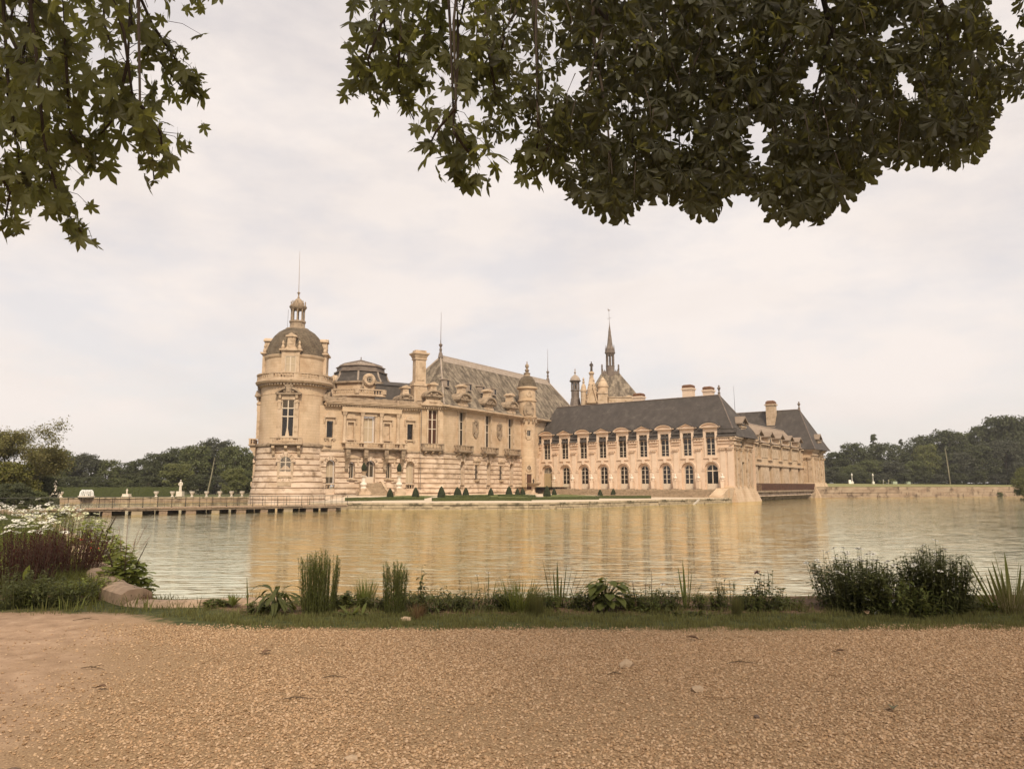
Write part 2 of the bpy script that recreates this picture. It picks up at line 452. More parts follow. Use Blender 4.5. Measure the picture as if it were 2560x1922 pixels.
def baluster_row(mb, x0, x1, y, z0, z1, step=0.5, r=0.10):
    n = max(1, int((x1 - x0) / step)); h = z1 - z0
    for i in range(n):
        x = x0 + (x1 - x0) * (i + .5) / n
        mb.lathe([(r * .75, z0), (r * .75, z0 + h * .1), (r * .5, z0 + h * .15), (r, z0 + h * .4), (r * .45, z0 + h * .75), (r * .75, z0 + h * .9), (r * .75, z1)], 6, (x, y))
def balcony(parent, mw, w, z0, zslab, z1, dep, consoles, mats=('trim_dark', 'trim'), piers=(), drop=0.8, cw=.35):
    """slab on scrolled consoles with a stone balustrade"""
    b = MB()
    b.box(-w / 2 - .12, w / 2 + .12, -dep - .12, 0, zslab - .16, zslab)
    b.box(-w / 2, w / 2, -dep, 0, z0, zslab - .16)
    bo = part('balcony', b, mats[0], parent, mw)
    r = MB()
    hz = z1 - .16
    r.box(-w / 2 - .08, w / 2 + .08, -dep - .1, -dep + .3, hz, z1)
    r.box(-w / 2, w / 2, -dep, -dep + .2, zslab, zslab + .12)
    for s in (-1, 1):
        xx = s * (w / 2 - .1)
        r.box(xx - .1, xx + .1, -dep + .3, 0, hz, z1); r.box(xx - .1, xx + .1, -dep + .2, 0, zslab, zslab + .12)
        for k in range(max(1, int((dep - .5) / .4))): r.box(xx - .07, xx + .07, -dep + .45 + k * .4, -dep + .6 + k * .4, zslab + .12, hz)
    xs = [-w / 2] + [p for p in piers] + [w / 2]
    for p in xs:
        pw = .28 if abs(abs(p) - w / 2) > .01 else .26
        xc = p + (.13 if p == xs[0] else (-.13 if p == xs[-1] else 0))
        r.box(xc - pw, xc + pw, -dep - .03, -dep + .23, zslab, hz)
    part('railing', r, mats[1], bo, mw)
    bal = MB()
    for a, c in zip(xs, xs[1:]): baluster_row(bal, a + .4, c - .4, -dep + .1, zslab + .12, hz)
    part('balusters', bal, mats[1], bo, mw, kind='stuff')
    for x in consoles:
        c = MB()
        pts = [(0, z0), (-dep + .1, z0), (-dep + .05, z0 - drop * .25), (-dep * .75, z0 - drop * .38), (-dep * .45, z0 - drop * .55), (-dep * .35, z0 - drop * .8), (-dep * .18, z0 - drop), (0, z0 - drop)]
        c.prismx(pts, x - cw / 2, x + cw / 2)
        part('console', c, mats[1], bo, mw)
    return bo
def capital(mb, x, y, z, w, h):
    mb.frus(x - w * .38, x + w * .38, y - w * .2, y + .1, z, x - w * .55, x + w * .55, y - w * .36, y + .1, z + h * .75)
    mb.box(x - w * .6, x + w * .6, y - w * .42, y + .1, z + h * .75, z + h)
    for s in (-.36, 0, .36): mb.lathe([(.02, z + h * .1), (w * .16, z + h * .35), (w * .1, z + h * .6), (.02, z + h * .72)], 5, (x + s * w, y - w * .26))
def dentils(mb, x0, x1, y, z0, z1, step=.42, dep=.16):
    n = int((x1 - x0) / step)
    for i in range(n):
        x = x0 + (x1 - x0) * (i + .5) / n
        mb.box(x - step * .27, x + step * .27, y - dep, y, z0, z1)
def courses(parent, mw, segs, zs, proud, mats='stone_rough', gap=.14, jit=True):
    """rusticated stone courses as pieces of their own; segs(z0,z1) gives the x spans free of openings"""
    for z0, z1 in zip(zs, zs[1:]):
        for a, b in segs(z0, z1):
            if b - a < .15: continue
            c = MB(); p = proud(z0); q = proud(z1)
            c.add([(a, .05, z0), (b, .05, z0), (b, .05, z1 - gap), (a, .05, z1 - gap), (a, -p, z0 + .02), (b, -p, z0 + .02), (b, -q - .0, z1 - gap - .05), (a, -q, z1 - gap - .05)],
                  [(4, 5, 6, 7), (0, 4, 7, 3), (5, 1, 2, 6), (7, 6, 2, 3), (0, 1, 5, 4)])
            part('stone_course', c, mats, parent, mw)
def spans(x0, x1, ops, margin=.0):
    def f(z0, z1):
        cur = [(x0, x1)]
        for xc, w, zb, zt, _k in ops:
            if zb < z1 - .05 and zt > z0 + .05:
                l, r = xc - w / 2 - margin, xc + w / 2 + margin
                nxt = []
                for a, b in cur:
                    if r <= a or l >= b: nxt.append((a, b)); continue
                    if l > a: nxt.append((a, l))
                    if r < b: nxt.append((r, b))
                cur = nxt
        return cur
    return f
def voussoirs(parent, mw, xc, w, zs, th=.5, proud=.22, n=7, mats='stone_rough', legs=None, name='arch_stone'):
    for k in range(n):
        a0, a1 = math.pi * k / n + .03, math.pi * (k + 1) / n - .03
        c = MB(); r0, r1 = w / 2, w / 2 + th * (1.25 if k == n // 2 else 1)
        pts = [(xc + r0 * math.cos(a0), zs + r0 * math.sin(a0)), (xc + r1 * math.cos(a0), zs + r1 * math.sin(a0)), (xc + r1 * math.cos(a1), zs + r1 * math.sin(a1)), (xc + r0 * math.cos(a1), zs + r0 * math.sin(a1))]
        c.prism(pts[::-1], -proud - (.06 if k % 2 == 0 else 0), .05)
        part(name, c, mats, parent, mw)

# ================================================================== MAIN BUILDING
main = thing('main_building', 'large ochre stone main building under the steep lichen covered slate roof', 'building', (-12, 127, -0.4))
CZ = [-0.6, 0.42, 1.24, 2.07, 2.90, 3.73, 4.57, 5.40, 6.24, 7.06]
# ---- front with the columns (frame A)
lowA = [(-0.4, 1.45, 1.15, 5.67, 'a'), (3.07, .95, 2.76, 5.35, 'a'), (6.13, 1.6, 2.06, 5.68, 'a'), (9.26, .95, 2.76, 5.35, 'a'), (13.0, 1.5, 1.15, 5.66, 'a')]
upA = [(-0.7, 1.0, 9.2, 11.82, 'r'), (2.7, 1.05, 9.1, 11.75, 'r'), (5.75, 2.0, 8.5, 12.85, 'r'), (8.83, 1.05, 9.1, 11.75, 'r'), (12.9, 1.0, 9.25, 11.85, 'r')]
w = MB(); wall(w, -2.6, 14.6, -0.6, 7.2, lowA, .55); part('wall', w, 'stone_rough', main, FA)
w = MB(); wall(w, -2.6, 14.6, 7.2, 14.3, upA, .45); part('wall', w, 'stone', main, FA)
low_bay, up_bay = [], [(16.97, 1.75, 8.6, 14.55, 'r')]
w = MB(); wall(w, 14.6, 18.85, -0.6, 7.2, low_bay, .5, y=-.25); w.quad((14.6, 0, -.6), (14.6, -.25, -.6), (14.6, -.25, 7.2), (14.6, 0, 7.2)); part('wall', w, 'stone_rough', main, FA)
w = MB(); wall(w, 14.6, 18.85, 7.2, 15.0, up_bay, .45, y=-.25); w.quad((14.6, 0, 7.2), (14.6, -.25, 7.2), (14.6, -.25, 15), (14.6, 0, 15)); part('wall', w, 'stone', main, FA)
courses(main, FA, spans(-2.4, 14.5, lowA, .0), CZ, lambda z: .2 + max(0, (1.3 - z)) * .12)
courses(main, FA, spans(14.55, 18.95, [], 0), CZ, lambda z: .45 + max(0, (1.3 - z)) * .12)
for xc, ww, sp in ((-0.4, 1.45, 4.95), (6.13, 1.6, 4.88), (13.0, 1.5, 4.91)):
    voussoirs(main, FA, xc, ww, sp, .55, .2)
b = MB(); b.box(-2.4, 14.6, -.22, 0, 7.06, 7.36); b.box(14.5, 19.05, -.5, -.25, 7.06, 7.36); part('string_course', b, 'trim_dark', main, FA)
# small pediments over the two narrow ground floor windows
for xc in (3.07, 9.26):
    b = MB(); b.prism([(xc - 1.35, 6.0), (xc + 1.35, 6.0), (xc, 6.62)], -.45, 0); b.box(xc - 1.2, xc + 1.2, -.3, 0, 5.8, 6.0)
    for s in (-1, 1): b.box(xc + s * .95 - .14, xc + s * .95 + .14, -.3, 0, 4.9, 5.8)
    part('pediment', b, 'trim', main, FA)
    b = MB(); b.box(xc - .85, xc + .85, -.4, 0, 2.5, 2.76); part('sill', b, 'trim', main, FA)
def at(f, x, y, z): return f @ Matrix.Translation((x, y, z))
window(main, at(FA, -0.4, .5, 1.9), 1.35, 3.72, 2, (1.0, 1.9), arch=True, gl='glass_dull', gl_rows=['glass_dull', 'blind'])
window(main, at(FA, 3.07, .5, 2.76), .92, 2.55, 2, (1.7,), arch=True, gl_rows=['glass_dull'], bar=.05)
window(main, at(FA, 9.26, .5, 2.76), .92, 2.55, 2, (1.7,), arch=True, gl_rows=['glass_dull'], bar=.05)
window(main, at(FA, 6.13, .5, 2.06), 1.55, 3.58, 2, (1.65,), arch=True, low=.95, gl_rows=['glass_dull'], name='door', fr=.11, mull=.12)
window(main, at(FA, 13.0, .5, 1.95), 1.42, 3.68, 2, (1.7,), arch=True, gl_rows=['blind'])
for xc in (-0.4, 13.0):
    b = MB(); b.box(xc - .72, xc + .72, -.1, .3, 1.75, 1.93); baluster_row(b, xc - .65, xc + .65, .1, 1.2, 1.75, .34, .1); part('window_balustrade', b, 'trim', main, FA)
# upper floor: casement in the middle, barred windows, blind niches
window(main, at(FA, 5.75, .4, 8.5), 1.9, 4.3, 2, (2.5, 1.7), gl='blind', fr=.14, mull=.14, bar=.12)
for xc, zb in ((-0.7, 9.2), (12.9, 9.25)):
    window(main, at(FA, xc, .32, zb), 1.0, 2.6, 6, (1, 1), gl='glass', fr=.05, bar=.035, frame_mat='iron')
for xc in (2.7, 8.83):
    b = MB(); b.box(xc - .52, xc + .52, .3, .34, 9.1, 11.75); part('blind_panel', b, 'trim', main, FA)
for xc, zb, zt in ((-0.7, 9.2, 11.82), (2.7, 9.1, 11.75), (8.83, 9.1, 11.75), (12.9, 9.25, 11.85)):
    b = MB()
    for s in (-1, 1): b.box(xc + s * .62 - .11, xc + s * .62 + .11, -.12, 0, zb, zt)
    b.box(xc - .73, xc + .73, -.12, 0, zt, zt + .25)
    b.box(xc - 1.0, xc + 1.0, -.32, 0, zt + .55, zt + .72)
    b.prism([(xc + .75 * math.cos(math.pi * k / 8), zt + .72 + .8 * math.sin(math.pi * k / 8)) for k in range(9)], -.2, 0)
    for s in (-1, 1): b.prismx([(0, zt - .55), (-.18, zt - .2), (-.3, zt + .55), (0, zt + .55)], xc + s * .92 - .1, xc + s * .92 + .1)
    b.box(xc - .9, xc + .9, -.28, 0, zb - .24, zb)
    for s in (-1, 1): b.box(xc + s * .65 - .12, xc + s * .65 + .12, -.2, 0, zb - .5, zb - .24)
    part('window_surround', b, 'trim', main, FA)
b = MB()
for s in (-1, 1): b.box(5.75 + s * 1.15 - .13, 5.75 + s * 1.15 + .13, -.14, 0, 8.5, 12.85)
b.box(4.45, 7.05, -.2, 0, 12.85, 13.2); part('window_surround', b, 'trim', main, FA)
for xc in (1.62, 4.55, 7.77, 10.68):
    c = MB(); c.lathe([(.36, 8.5), (.36, 8.62), (.29, 8.72), (.29, 9.8), (.25, 12.7)], 14, (xc, -.22)); capital(c, xc, -.22, 12.7, .6, .72); c.box(xc - .4, xc + .4, -.6, .1, 8.36, 8.5)
    part('column', c, 'trim', main, FA, 40)
b = MB(); b.box(1.1, 11.2, -.55, 0, 13.42, 14.25); part('entablature', b, 'stone', main, FA)
b = MB(); b.box(-1.6, 14.5, -.95, 0, 14.62, 14.85); b.box(-1.8, 14.5, -.75, 0, 14.4, 14.62); b.box(-1.5, 14.5, -1.05, 0, 14.85, 14.98)
b.box(14.4, 19.7, -1.05, -.25, 15.1, 15.38); b.box(14.5, 19.3, -.75, -.25, 14.85, 15.1); part('cornice', b, 'trim', main, FA)
b = MB(); dentils(b, -1.7, 14.5, -.0, 14.15, 14.4, .42, .6); dentils(b, 14.5, 19.2, -.25, 14.6, 14.85, .42, .45); part('dentils', b, 'trim', main, FA, kind='stuff')
b = MB(); b.box(-1.9, 14.5, -.15, .35, 14.98, 15.75)
for x in (1.5, 5.0, 8.3, 11.2): b.box(x - .35, x + .35, -.22, .4, 14.98, 15.83)
part('parapet', b, 'trim_dark', main, FA)
b = MB(); b.box(-1.0, 14.5, .35, 14, 14.8, 15.1); part('flat_roof', b, 'lead', main, FA)
# long balcony on four tall consoles
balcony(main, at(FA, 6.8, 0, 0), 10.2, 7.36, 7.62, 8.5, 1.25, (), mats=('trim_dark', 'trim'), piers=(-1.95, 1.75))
for xc in (2.1, 5.05, 8.5, 11.4):
    c = MB(); c.box(xc - .33, xc + .33, -1.2, 0, 6.35, 7.34)
    c.lathe([(0.0, 0), (.2, .0), (.2, .07), (0, .07)], 10)
    for i in range(len(c.v) - 40, len(c.v)):
        x, y, z = c.v[i]; c.v[i] = (xc + x, -1.2 - z, 6.95 + y)
    c.prismx([(0, 6.35), (-1.15, 6.35), (-1.1, 6.0), (-.75, 5.5), (-.45, 4.9), (-.4, 4.5), (-.55, 4.3), (-.45, 4.0), (0, 3.95)], xc - .26, xc + .26)
    part('console', c, 'trim_dark', main, FA)
balcony(main, at(FA, 16.7, -.25, 0), 3.7, 7.36, 7.65, 8.65, 1.0, (-1.3, 0, 1.3), drop=.75, mats=('trim_dark', 'trim_dark'))
window(main, at(FA, 16.97, .15, 8.6), 1.7, 5.9, 2, (2.6, 1.65, 1.65), gl='curtain', fr=.1, mull=.2, bar=.12)
b = MB()
for s in (-1, 1): b.box(16.97 + s * 1.03 - .14, 16.97 + s * 1.03 + .14, -.4, -.25, 8.6, 14.6)
part('window_surround', b, 'trim', main, FA)
b = MB(); b.tube([(14.75, -.42, 0), (14.75, -.42, 14.4)], .07, 6); part('drain_pipe', b, 'lead', main, FA)

def lucarne(f, xc, zb, wbody, wped, zped, hped, zstub, depth=3.2, y0=-.35):
    """stone dormer: scrolled body, segmental pediment, chimney like crown"""
    b = MB(); b.box(xc - wbody / 2, xc + wbody / 2, y0, depth, zb, zped - .3)
    b.box(xc - wbody * .36, xc + wbody * .36, y0 - .12, y0, zb + .35, zped - .75)
    for s in (-1, 1):
        b.prism([(xc + s * wbody / 2, zb), (xc + s * (wbody / 2 + .85), zb), (xc + s * (wbody / 2 + .8), zb + .3), (xc + s * (wbody / 2 + .35), zb + .55), (xc + s * (wbody / 2 + .3), zb + 1.1), (xc + s * wbody / 2, zped - .6)], y0, y0 + .5)
    d = part('dormer', b, 'trim', main, f)
    p = MB()
    p.box(xc - wped / 2 + .12, xc + wped / 2 - .12, y0 - .3, depth, zped - .3, zped - .08)
    p.box(xc - wped / 2, xc + wped / 2, y0 - .5, depth, zped - .08, zped + .12)
    o = [(xc + wped / 2 * math.cos(math.pi * k / 10), zped + .12 + hped * math.sin(math.pi * k / 10)) for k in range(11)]
    i_ = [(xc + (wped / 2 - .35) * math.cos(math.pi * k / 10), zped + .12 + (hped - .28) * math.sin(math.pi * k / 10)) for k in range(11)]
    p.prism(i_, y0 - .2, depth)
    for k in range(10): p.prism([i_[k], o[k], o[k + 1], i_[k + 1]], y0 - .5, depth + 1.2)
    for s in (-1, 1): p.lathe([(0, zped + .15), (.22, zped + .3), (.16, zped + .6), (0, zped + .75)], 6, (xc + s * .55, y0 - .22))
    part('pediment', p, 'trim_dark', d, f)
    c = MB(); zs = zped + .12 + hped - .1
    c.frus(xc - .62, xc + .62, y0 - .05, y0 + 1.25, zs - .1, xc - .5, xc + .5, y0, y0 + 1.2, zs + .55)
    c.box(xc - .5, xc + .5, y0, y0 + 1.2, zs + .5, zstub - .4); c.box(xc - .25, xc + .25, y0 - .05, y0, zs + .6, zstub - .6)
    c.box(xc - .78, xc + .78, y0 - .25, y0 + 1.45, zstub - .4, zstub - .15); c.prism([(xc - .7, zstub - .15), (xc + .7, zstub - .15), (xc, zstub + .15)], y0 - .2, y0 + 1.4)
    part('crown', c, 'trim', d, f)
lucarne(FA, 16.9, 15.38, 2.0, 3.5, 16.75, .95, 19.1, y0=-.5)
lucarne(FA, 12.6, 15.1, 1.7, 2.6, 16.2, .8, 18.5, y0=1.4)
# big chimney beside the hip
c = MB(); c.box(13.9, 16.3, .9, 2.6, 15, 18.6); c.box(13.75, 16.45, .75, 2.75, 18.6, 19.0); c.box(14.15, 16.05, 1.05, 2.45, 19.0, 23.2)
c.box(14.4, 15.8, .95, 1.05, 19.6, 22.8); c.box(14.35, 15.85, .8, .9, 16.0, 18.0)
c.box(14.0, 16.2, .9, 2.6, 23.2, 23.45); c.frus(14.1, 16.1, 1.0, 2.5, 23.45, 13.75, 16.45, .65, 2.85, 24.15); c.box(13.65, 16.55, .55, 2.95, 24.15, 24.4); c.box(14.1, 16.1, 1.0, 2.5, 24.4, 24.85)
part('chimney', c, 'trim', main, FA)

# ---- flank with the three tall windows (frame E)
EL = 54.0
WC = (5.45, 13.55, 21.35)
lowE = [(x + .2, 1.35, 1.0, 5.95, 'a') for x in WC]
nicheE = [(9.9, 1.0, 2.7, 5.35, 'a'), (17.85, 1.0, 2.7, 5.35, 'a')]
w = MB(); wall(w, 0, EL, -.6, 7.2, lowE + nicheE, .7); part('wall', w, 'stone_rough', main, FE)
upE = [(x, 2.0, 8.6, 14.72, 'r') for x in WC]
w = MB(); wall(w, 0, EL, 7.2, 15.0, upE, .5); part('wall', w, 'stone', main, FE)
w = MB(); w.quad((EL, 0, -.6), (EL, 14, -.6), (EL, 14, 15), (EL, 0, 15)); w.quad((EL, 14, -.6), (0, 14, -.6), (0, 14, 15), (EL, 14, 15)); w.quad((0, 14, 7), (0, 0, 7), (0, 0, 15), (0, 14, 15)); part('wall', w, 'stone', main, FE)
courses(main, FE, spans(-.15, 25.2, lowE + nicheE, .0), CZ, lambda z: .2 + max(0, (1.3 - z)) * .12)
b = MB(); b.box(-.3, 25.5, -.24, 0, 7.06, 7.36); part('string_course', b, 'trim_dark', main, FE)
for x in WC:
    voussoirs(main, FE, x + .2, 1.35, 5.95 - .675, .55, .2)
    window(main, at(FE, x + .2, .62, 1.9), 1.3, 4.0, 2, (2.3,), arch=True, gl='blind', gl_rows=['glass_dull' if x < 8 else 'curtain'], mull=.09)
    b = MB(); b.box(x - .5, x + .9, -.1, .35, 1.72, 1.9); baluster_row(b, x - .45, x + .85, .1, 1.05, 1.72, .33, .1); part('window_balustrade', b, 'trim', main, FE)
    window(main, at(FE, x, .42, 8.6), 1.9, 6.1, 2, (2.9, 1.5, 1.7), gl='glass', fr=.09, mull=.26, bar=.12)
    b = MB()
    for s in (-1, 1): b.box(x + s * 1.15 - .15, x + s * 1.15 + .15, -.16, 0, 8.6, 14.72)
    part('window_surround', b, 'trim', main, FE)
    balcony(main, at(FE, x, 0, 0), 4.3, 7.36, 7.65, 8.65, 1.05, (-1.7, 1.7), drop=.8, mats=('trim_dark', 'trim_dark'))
    b = MB(); b.prismx([(0, 7.3), (-.5, 7.3), (-.45, 6.9), (-.25, 6.4), (-.25, 5.9), (0, 5.85)], x - .08, x + .48); part('keystone', b, 'trim_dark', main, FE)
    lucarne(FE, x + .15, 15.0, 2.2, 3.7, 16.8, 1.15, 19.55)
for xc in (9.9, 17.85):
    b = MB(); b.box(xc - .5, xc + .5, .6, .7, 2.7, 5.35); part('niche_back', b, 'trim', main, FE)
    b = MB(); b.prism([(xc - 1.2, 6.0), (xc + 1.2, 6.0), (xc, 6.6)], -.45, 0); b.box(xc - 1.05, xc + 1.05, -.3, 0, 5.78, 6.0)
    for s in (-1, 1): b.prismx([(0, 4.9), (-.25, 5.2), (-.3, 5.78), (0, 5.78)], xc + s * .78 - .12, xc + s * .78 + .12)
    b.box(xc - .7, xc + .7, -.45, .1, 2.42, 2.7)
    part('niche_surround', b, 'trim', main, FE)
for xc in (9.65, 17.5):                                 # carved medallions between the tall windows
    b = MB(); n = 14
    ring = [(math.cos(2 * math.pi * k / n), math.sin(2 * math.pi * k / n)) for k in range(n)]
    for k in range(n):
        a, c2 = ring[k], ring[(k + 1) % n]
        q = lambda p, r1, r2: (xc + p[0] * r1, 11.9 + p[1] * r2)
        b.prism([q(a, .42, .78), q(a, .72, 1.1), q(c2, .72, 1.1), q(c2, .42, .78)], -.22, 0)
    b.box(xc - .85, xc + .85, -.2, 0, 12.95, 13.15)
    b.prism([(xc - .7, 13.15), (xc + .7, 13.15), (xc + .35, 13.55), (xc, 13.75), (xc - .35, 13.55)], -.25, 0)
    b.prism([(xc - .8, 10.9), (xc - .5, 10.5), (xc, 10.2), (xc + .5, 10.5), (xc + .8, 10.9)], -.2, 0)
    for s in (-1, 1): b.box(xc + s * .78 - .1, xc + s * .78 + .1, -.15, 0, 11.0, 12.9)
    b.lathe([(0, 11.3), (.2, 11.45), (.16, 11.95), (.22, 12.15), (.12, 12.45), (0, 12.5)], 7, (xc, -.02))
    part('medallion', b, 'trim_dark', main, FE)
b = MB(); b.box(-1.0, EL + .5, -1.05, 0, 15.1, 15.38); b.box(-.7, EL, -.7, 0, 14.9, 15.1); part('cornice', b, 'trim', main, FE)
b = MB(); dentils(b, 0, 26, 0, 14.62, 14.9, .45, .45); part('dentils', b, 'trim', main, FE, kind='stuff')
# big roof: gently flared foot, hipped ends, lead ridge
r = MB(); ev = 15.38
def hip(mb, x0, x1, y0, y1, ze, xa, xb, yr, zr, flare=None):
    A_, B_, C_, D_ = (x0, y0, ze), (x1, y0, ze), (x1, y1, ze), (x0, y1, ze)
    if flare:
        k, zf = flare
        def mid(p, q): return (p[0] + (q[0] - p[0]) * k, p[1] + (q[1] - p[1]) * k, zf)
        P, Q = (xa, yr, zr), (xb, yr, zr)
        a, b_, c_, d_ = mid(A_, P), mid(B_, Q), mid(C_, Q), mid(D_, P)
        mb.quad(A_, B_, b_, a); mb.quad(B_, C_, c_, b_); mb.quad(C_, D_, d_, c_); mb.quad(D_, A_, a, d_)
        A_, B_, C_, D_ = a, b_, c_, d_
    P, Q = (xa, yr, zr), (xb, yr, zr)
    mb.quad(A_, B_, Q, P); mb.poly([B_, C_, Q]); mb.quad(C_, D_, P, Q); mb.poly([D_, A_, P])
hip(r, -.6, EL + .4, -.75, 14.6, ev, 8.0, 48.2, 7.0, 25.6, (.10, 15.95))
uvroof(part('roof', r, 'slate_moss', main, FE))
b = MB(); b.prismx([(6.35, 24.75), (6.9, 25.9), (7.1, 25.9), (7.65, 24.75)], 8.0, 48.2); b.tube([(8, 7, 25.95), (48.2, 7, 25.95)], .12, 6); part('ridge_capping', b, 'lead_pale', main, FE)
for x0, x1 in ((8.0, -.6), (48.2, EL + .4)):
    for y1 in (-.75, 14.6):
        b = MB(); P, Q = Vector((x0, 7, 25.7)), Vector((x1, y1, 15.4)); q = Q.lerp(P, .1); q.z = 16.0
        b.tube([P, q, Q], .16, 5); part('hip_capping', b, 'lead_pale', main, FE)
for x, rodh in ((8.0, 34.3), (48.2, 33.5)):
    b = MB(); b.lathe([(.5, 25.5), (.35, 26.4), (.2, 26.6), (.28, 27.2), (.12, 27.4), (.38, 28.0), (.1, 28.3), (.06, 29.0)], 8, (x, 7)); b.tube([(x, 7, 28.8), (x + .03, 7, rodh)], [.06, .025], 5)
    part('lightning_rod', b, 'lead', main, FE)
for x in (3.6, 10.4, 14.6, 18.6):                       # small roof hatches above the dormers
    z = 19.6
    y = -.75 + (z - 15.38) / (25.6 - 15.38) * 7.75
    b = MB(); b.box(x - .38, x + .38, y - .75, y + .5, z - .55, z + .75); b.prismx([(y - .95, z + .7), (y - .95, z + .85), (y + .9, z + 1.15), (y + .9, z + .9)], x - .5, x + .5)
    d = part('roof_hatch', b, 'lead_pale', main, FE)
    b = MB(); b.box(x - .25, x + .25, y - .78, y - .74, z - .35, z + .6); part('pane', b, 'glass', d, FE)
# dark mansard seen between the domed pavilion and the chimney
b = MB(); b.frus(8.5, 17, 6, 15, 15.0, 9.3, 17, 7.2, 14, 19.2); b.frus(9.1, 17, 7.0, 14.2, 19.2, 10.5, 17, 9, 12, 20.1); uvroof(part('roof', b, 'slate', main, FA))
# niche statues
def figure(mb, x, y, z, h, arms=True):
    s = h
    mb.lathe([(.10 * s, z), (.125 * s, z + .05 * s), (.115 * s, z + .3 * s), (.10 * s, z + .5 * s), (.12 * s, z + .7 * s), (.13 * s, z + .78 * s), (.05 * s, z + .83 * s), (.04 * s, z + .85 * s)], 9, (x, y))
    mb.lathe([(.0, z + .84 * s), (.05 * s, z + .87 * s), (.062 * s, z + .92 * s), (.045 * s, z + .98 * s), (0, z + s)], 8, (x, y - .01 * s))
    if arms:
        mb.tube([(x - .12 * s, y, z + .76 * s), (x - .17 * s, y - .03 * s, z + .6 * s), (x - .08 * s, y - .12 * s, z + .52 * s)], [.04 * s, .035 * s, .03 * s], 6)
        mb.tube([(x + .12 * s, y, z + .76 * s), (x + .16 * s, y - .02 * s, z + .6 * s), (x + .13 * s, y - .1 * s, z + .47 * s)], [.04 * s, .035 * s, .03 * s], 6)
for i, xc in enumerate((9.9, 17.85)):
    b = MB(); figure(b, 0, 0, .15, 2.45); b.box(-.38, .38, -.3, .3, 0, .15)
    single('niche_statue', b, 'bronze', ('dark draped statue in the left of the two niches below the medallions', 'dark draped statue in the niche nearer the corner turret')[i], 'statue', mw=at(FE, xc, .15, 2.7), smooth=50, group='statues in the ground floor niches')

# ================================================================== CORNER TURRET
tp = FE @ Vector((27.0, 0, 0)); tx, ty = tp.x + .35, tp.y - .2
tur = thing('corner_turret', 'slender round turret with small mossy dome in the inner corner between the two facades', 'turret', (tx, ty, -.4))
TT = T(tx, ty, 0, R(10))
b = MB(); b.lathe([(1.75, -.5), (1.75, 7.1), (1.62, 7.2), (1.62, 14.5), (1.75, 14.6), (2.1, 15.3), (1.85, 15.5), (1.75, 18.4), (1.95, 18.5), (1.95, 18.8), (1.72, 18.9), (1.72, 21.0), (2.15, 21.1), (2.15, 21.45), (1.8, 21.5)], 24); part('wall', b, 'stone', tur, TT, 35)
b = MB(); b.lathe([(1.9, 21.45), (1.85, 21.9), (1.6, 22.8), (1.1, 23.5), (.6, 23.8), (.55, 24.0)], 24); part('dome', b, 'slate_dome', tur, TT, 50)
b = MB(); b.lathe([(.75, 23.7), (.6, 24.1), (.75, 24.35), (.3, 24.6), (.5, 25.0), (.2, 25.3), (.42, 25.8), (.35, 26.1), (.08, 26.4), (.12, 26.7), (0, 26.9)], 8); part('finial', b, 'trim_dark', tur, TT)
b = MB(); b.lathe([(.32, 0), (.62, 0), (.62, .25), (.32, .25)], 14); tr = Matrix.Translation((0.15, -1.55, 19.9)) @ Matrix.Rotation(R(90), 4, 'X'); ow = part('round_window', b, 'trim', tur, TT @ tr)
b = MB(); b.lathe([(0, .05), (.33, .05), (.33, .02)], 12); part('pane', b, 'glass', ow, TT @ tr)
b = MB(); b.prism([(-.9, 15.6), (.9, 15.6), (1.1, 16.6), (.9, 17.6), (.45, 18.2), (0, 18.35), (-.45, 18.2), (-.9, 17.6), (-1.1, 16.6)], -2.0, -1.4); b.prism([(-.55, 16.0), (0, 15.7), (.55, 16.0), (.6, 17.4), (-.6, 17.4)], -2.15, -2.0); b.box(-.5, .5, -2.1, -1.6, 17.6, 18.0)
part('coat_of_arms', b, 'trim_dark', tur, TT)
b = MB(); n = 12
for k in range(n):
    a = 2 * math.pi * k / n
    b.lathe([(.0, 14.0), (.2, 14.15), (.22, 14.6), (.0, 15.0)], 5, (1.85 * math.cos(a), 1.85 * math.sin(a)))
part('corbels', b, 'trim_dark', tur, TT, kind='stuff')
b = MB(); b.box(-.62, .62, -1.78, -1.3, 11.2, 11.4)
for s in (-1, 1): b.box(s * .5 - .13, s * .5 + .13, -1.78, -1.3, 11.4, 12.6)
b.box(-.75, .75, -1.85, -1.3, 12.6, 12.85); b.prism([(-.6, 12.85), (.6, 12.85), (.35, 13.3), (0, 13.5), (-.35, 13.3)], -1.75, -1.3); b.prism([(-.6, 11.2), (-.3, 10.75), (.3, 10.75), (.6, 11.2)], -1.75, -1.3)
part('window_surround', b, 'trim', tur, TT)
window(tur, TT @ Matrix.Translation((0, -1.68, 11.4)), .74, 1.2, 2, (1,), gl='glass', fr=.06, bar=.05)
b = MB(); b.lathe([(.35, 0), (.6, 0), (.6, .2), (.35, .2)], 14)
tr = Matrix.Translation((0, -1.68, 5.1)) @ Matrix.Rotation(R(90), 4, 'X') @ Matrix.Diagonal((1, 1.35, 1, 1)); ow = part('oval_window', b, 'trim', tur, TT @ tr)
b = MB(); b.lathe([(0, .06), (.36, .06), (.36, .02)], 12); part('pane', b, 'glass', ow, TT @ tr)
b = MB(); b.box(-.75, .75, -1.95, -1.3, 3.9, 4.15)
for s in (-1, 1): b.box(s * .6 - .12, s * .6 + .12, -1.85, -1.3, .9, 3.9)
part('door_surround', b, 'trim', tur, TT)
b = MB(); b.box(-.48, .48, -1.80, -1.3, .9, 3.9)
for s in (-1, 1):
    for z in (1.1, 2.5): b.box(s * .24 - .17, s * .24 + .17, -1.84, -1.8, z, z + 1.1)
part('door', b, 'door_brown', tur, TT)

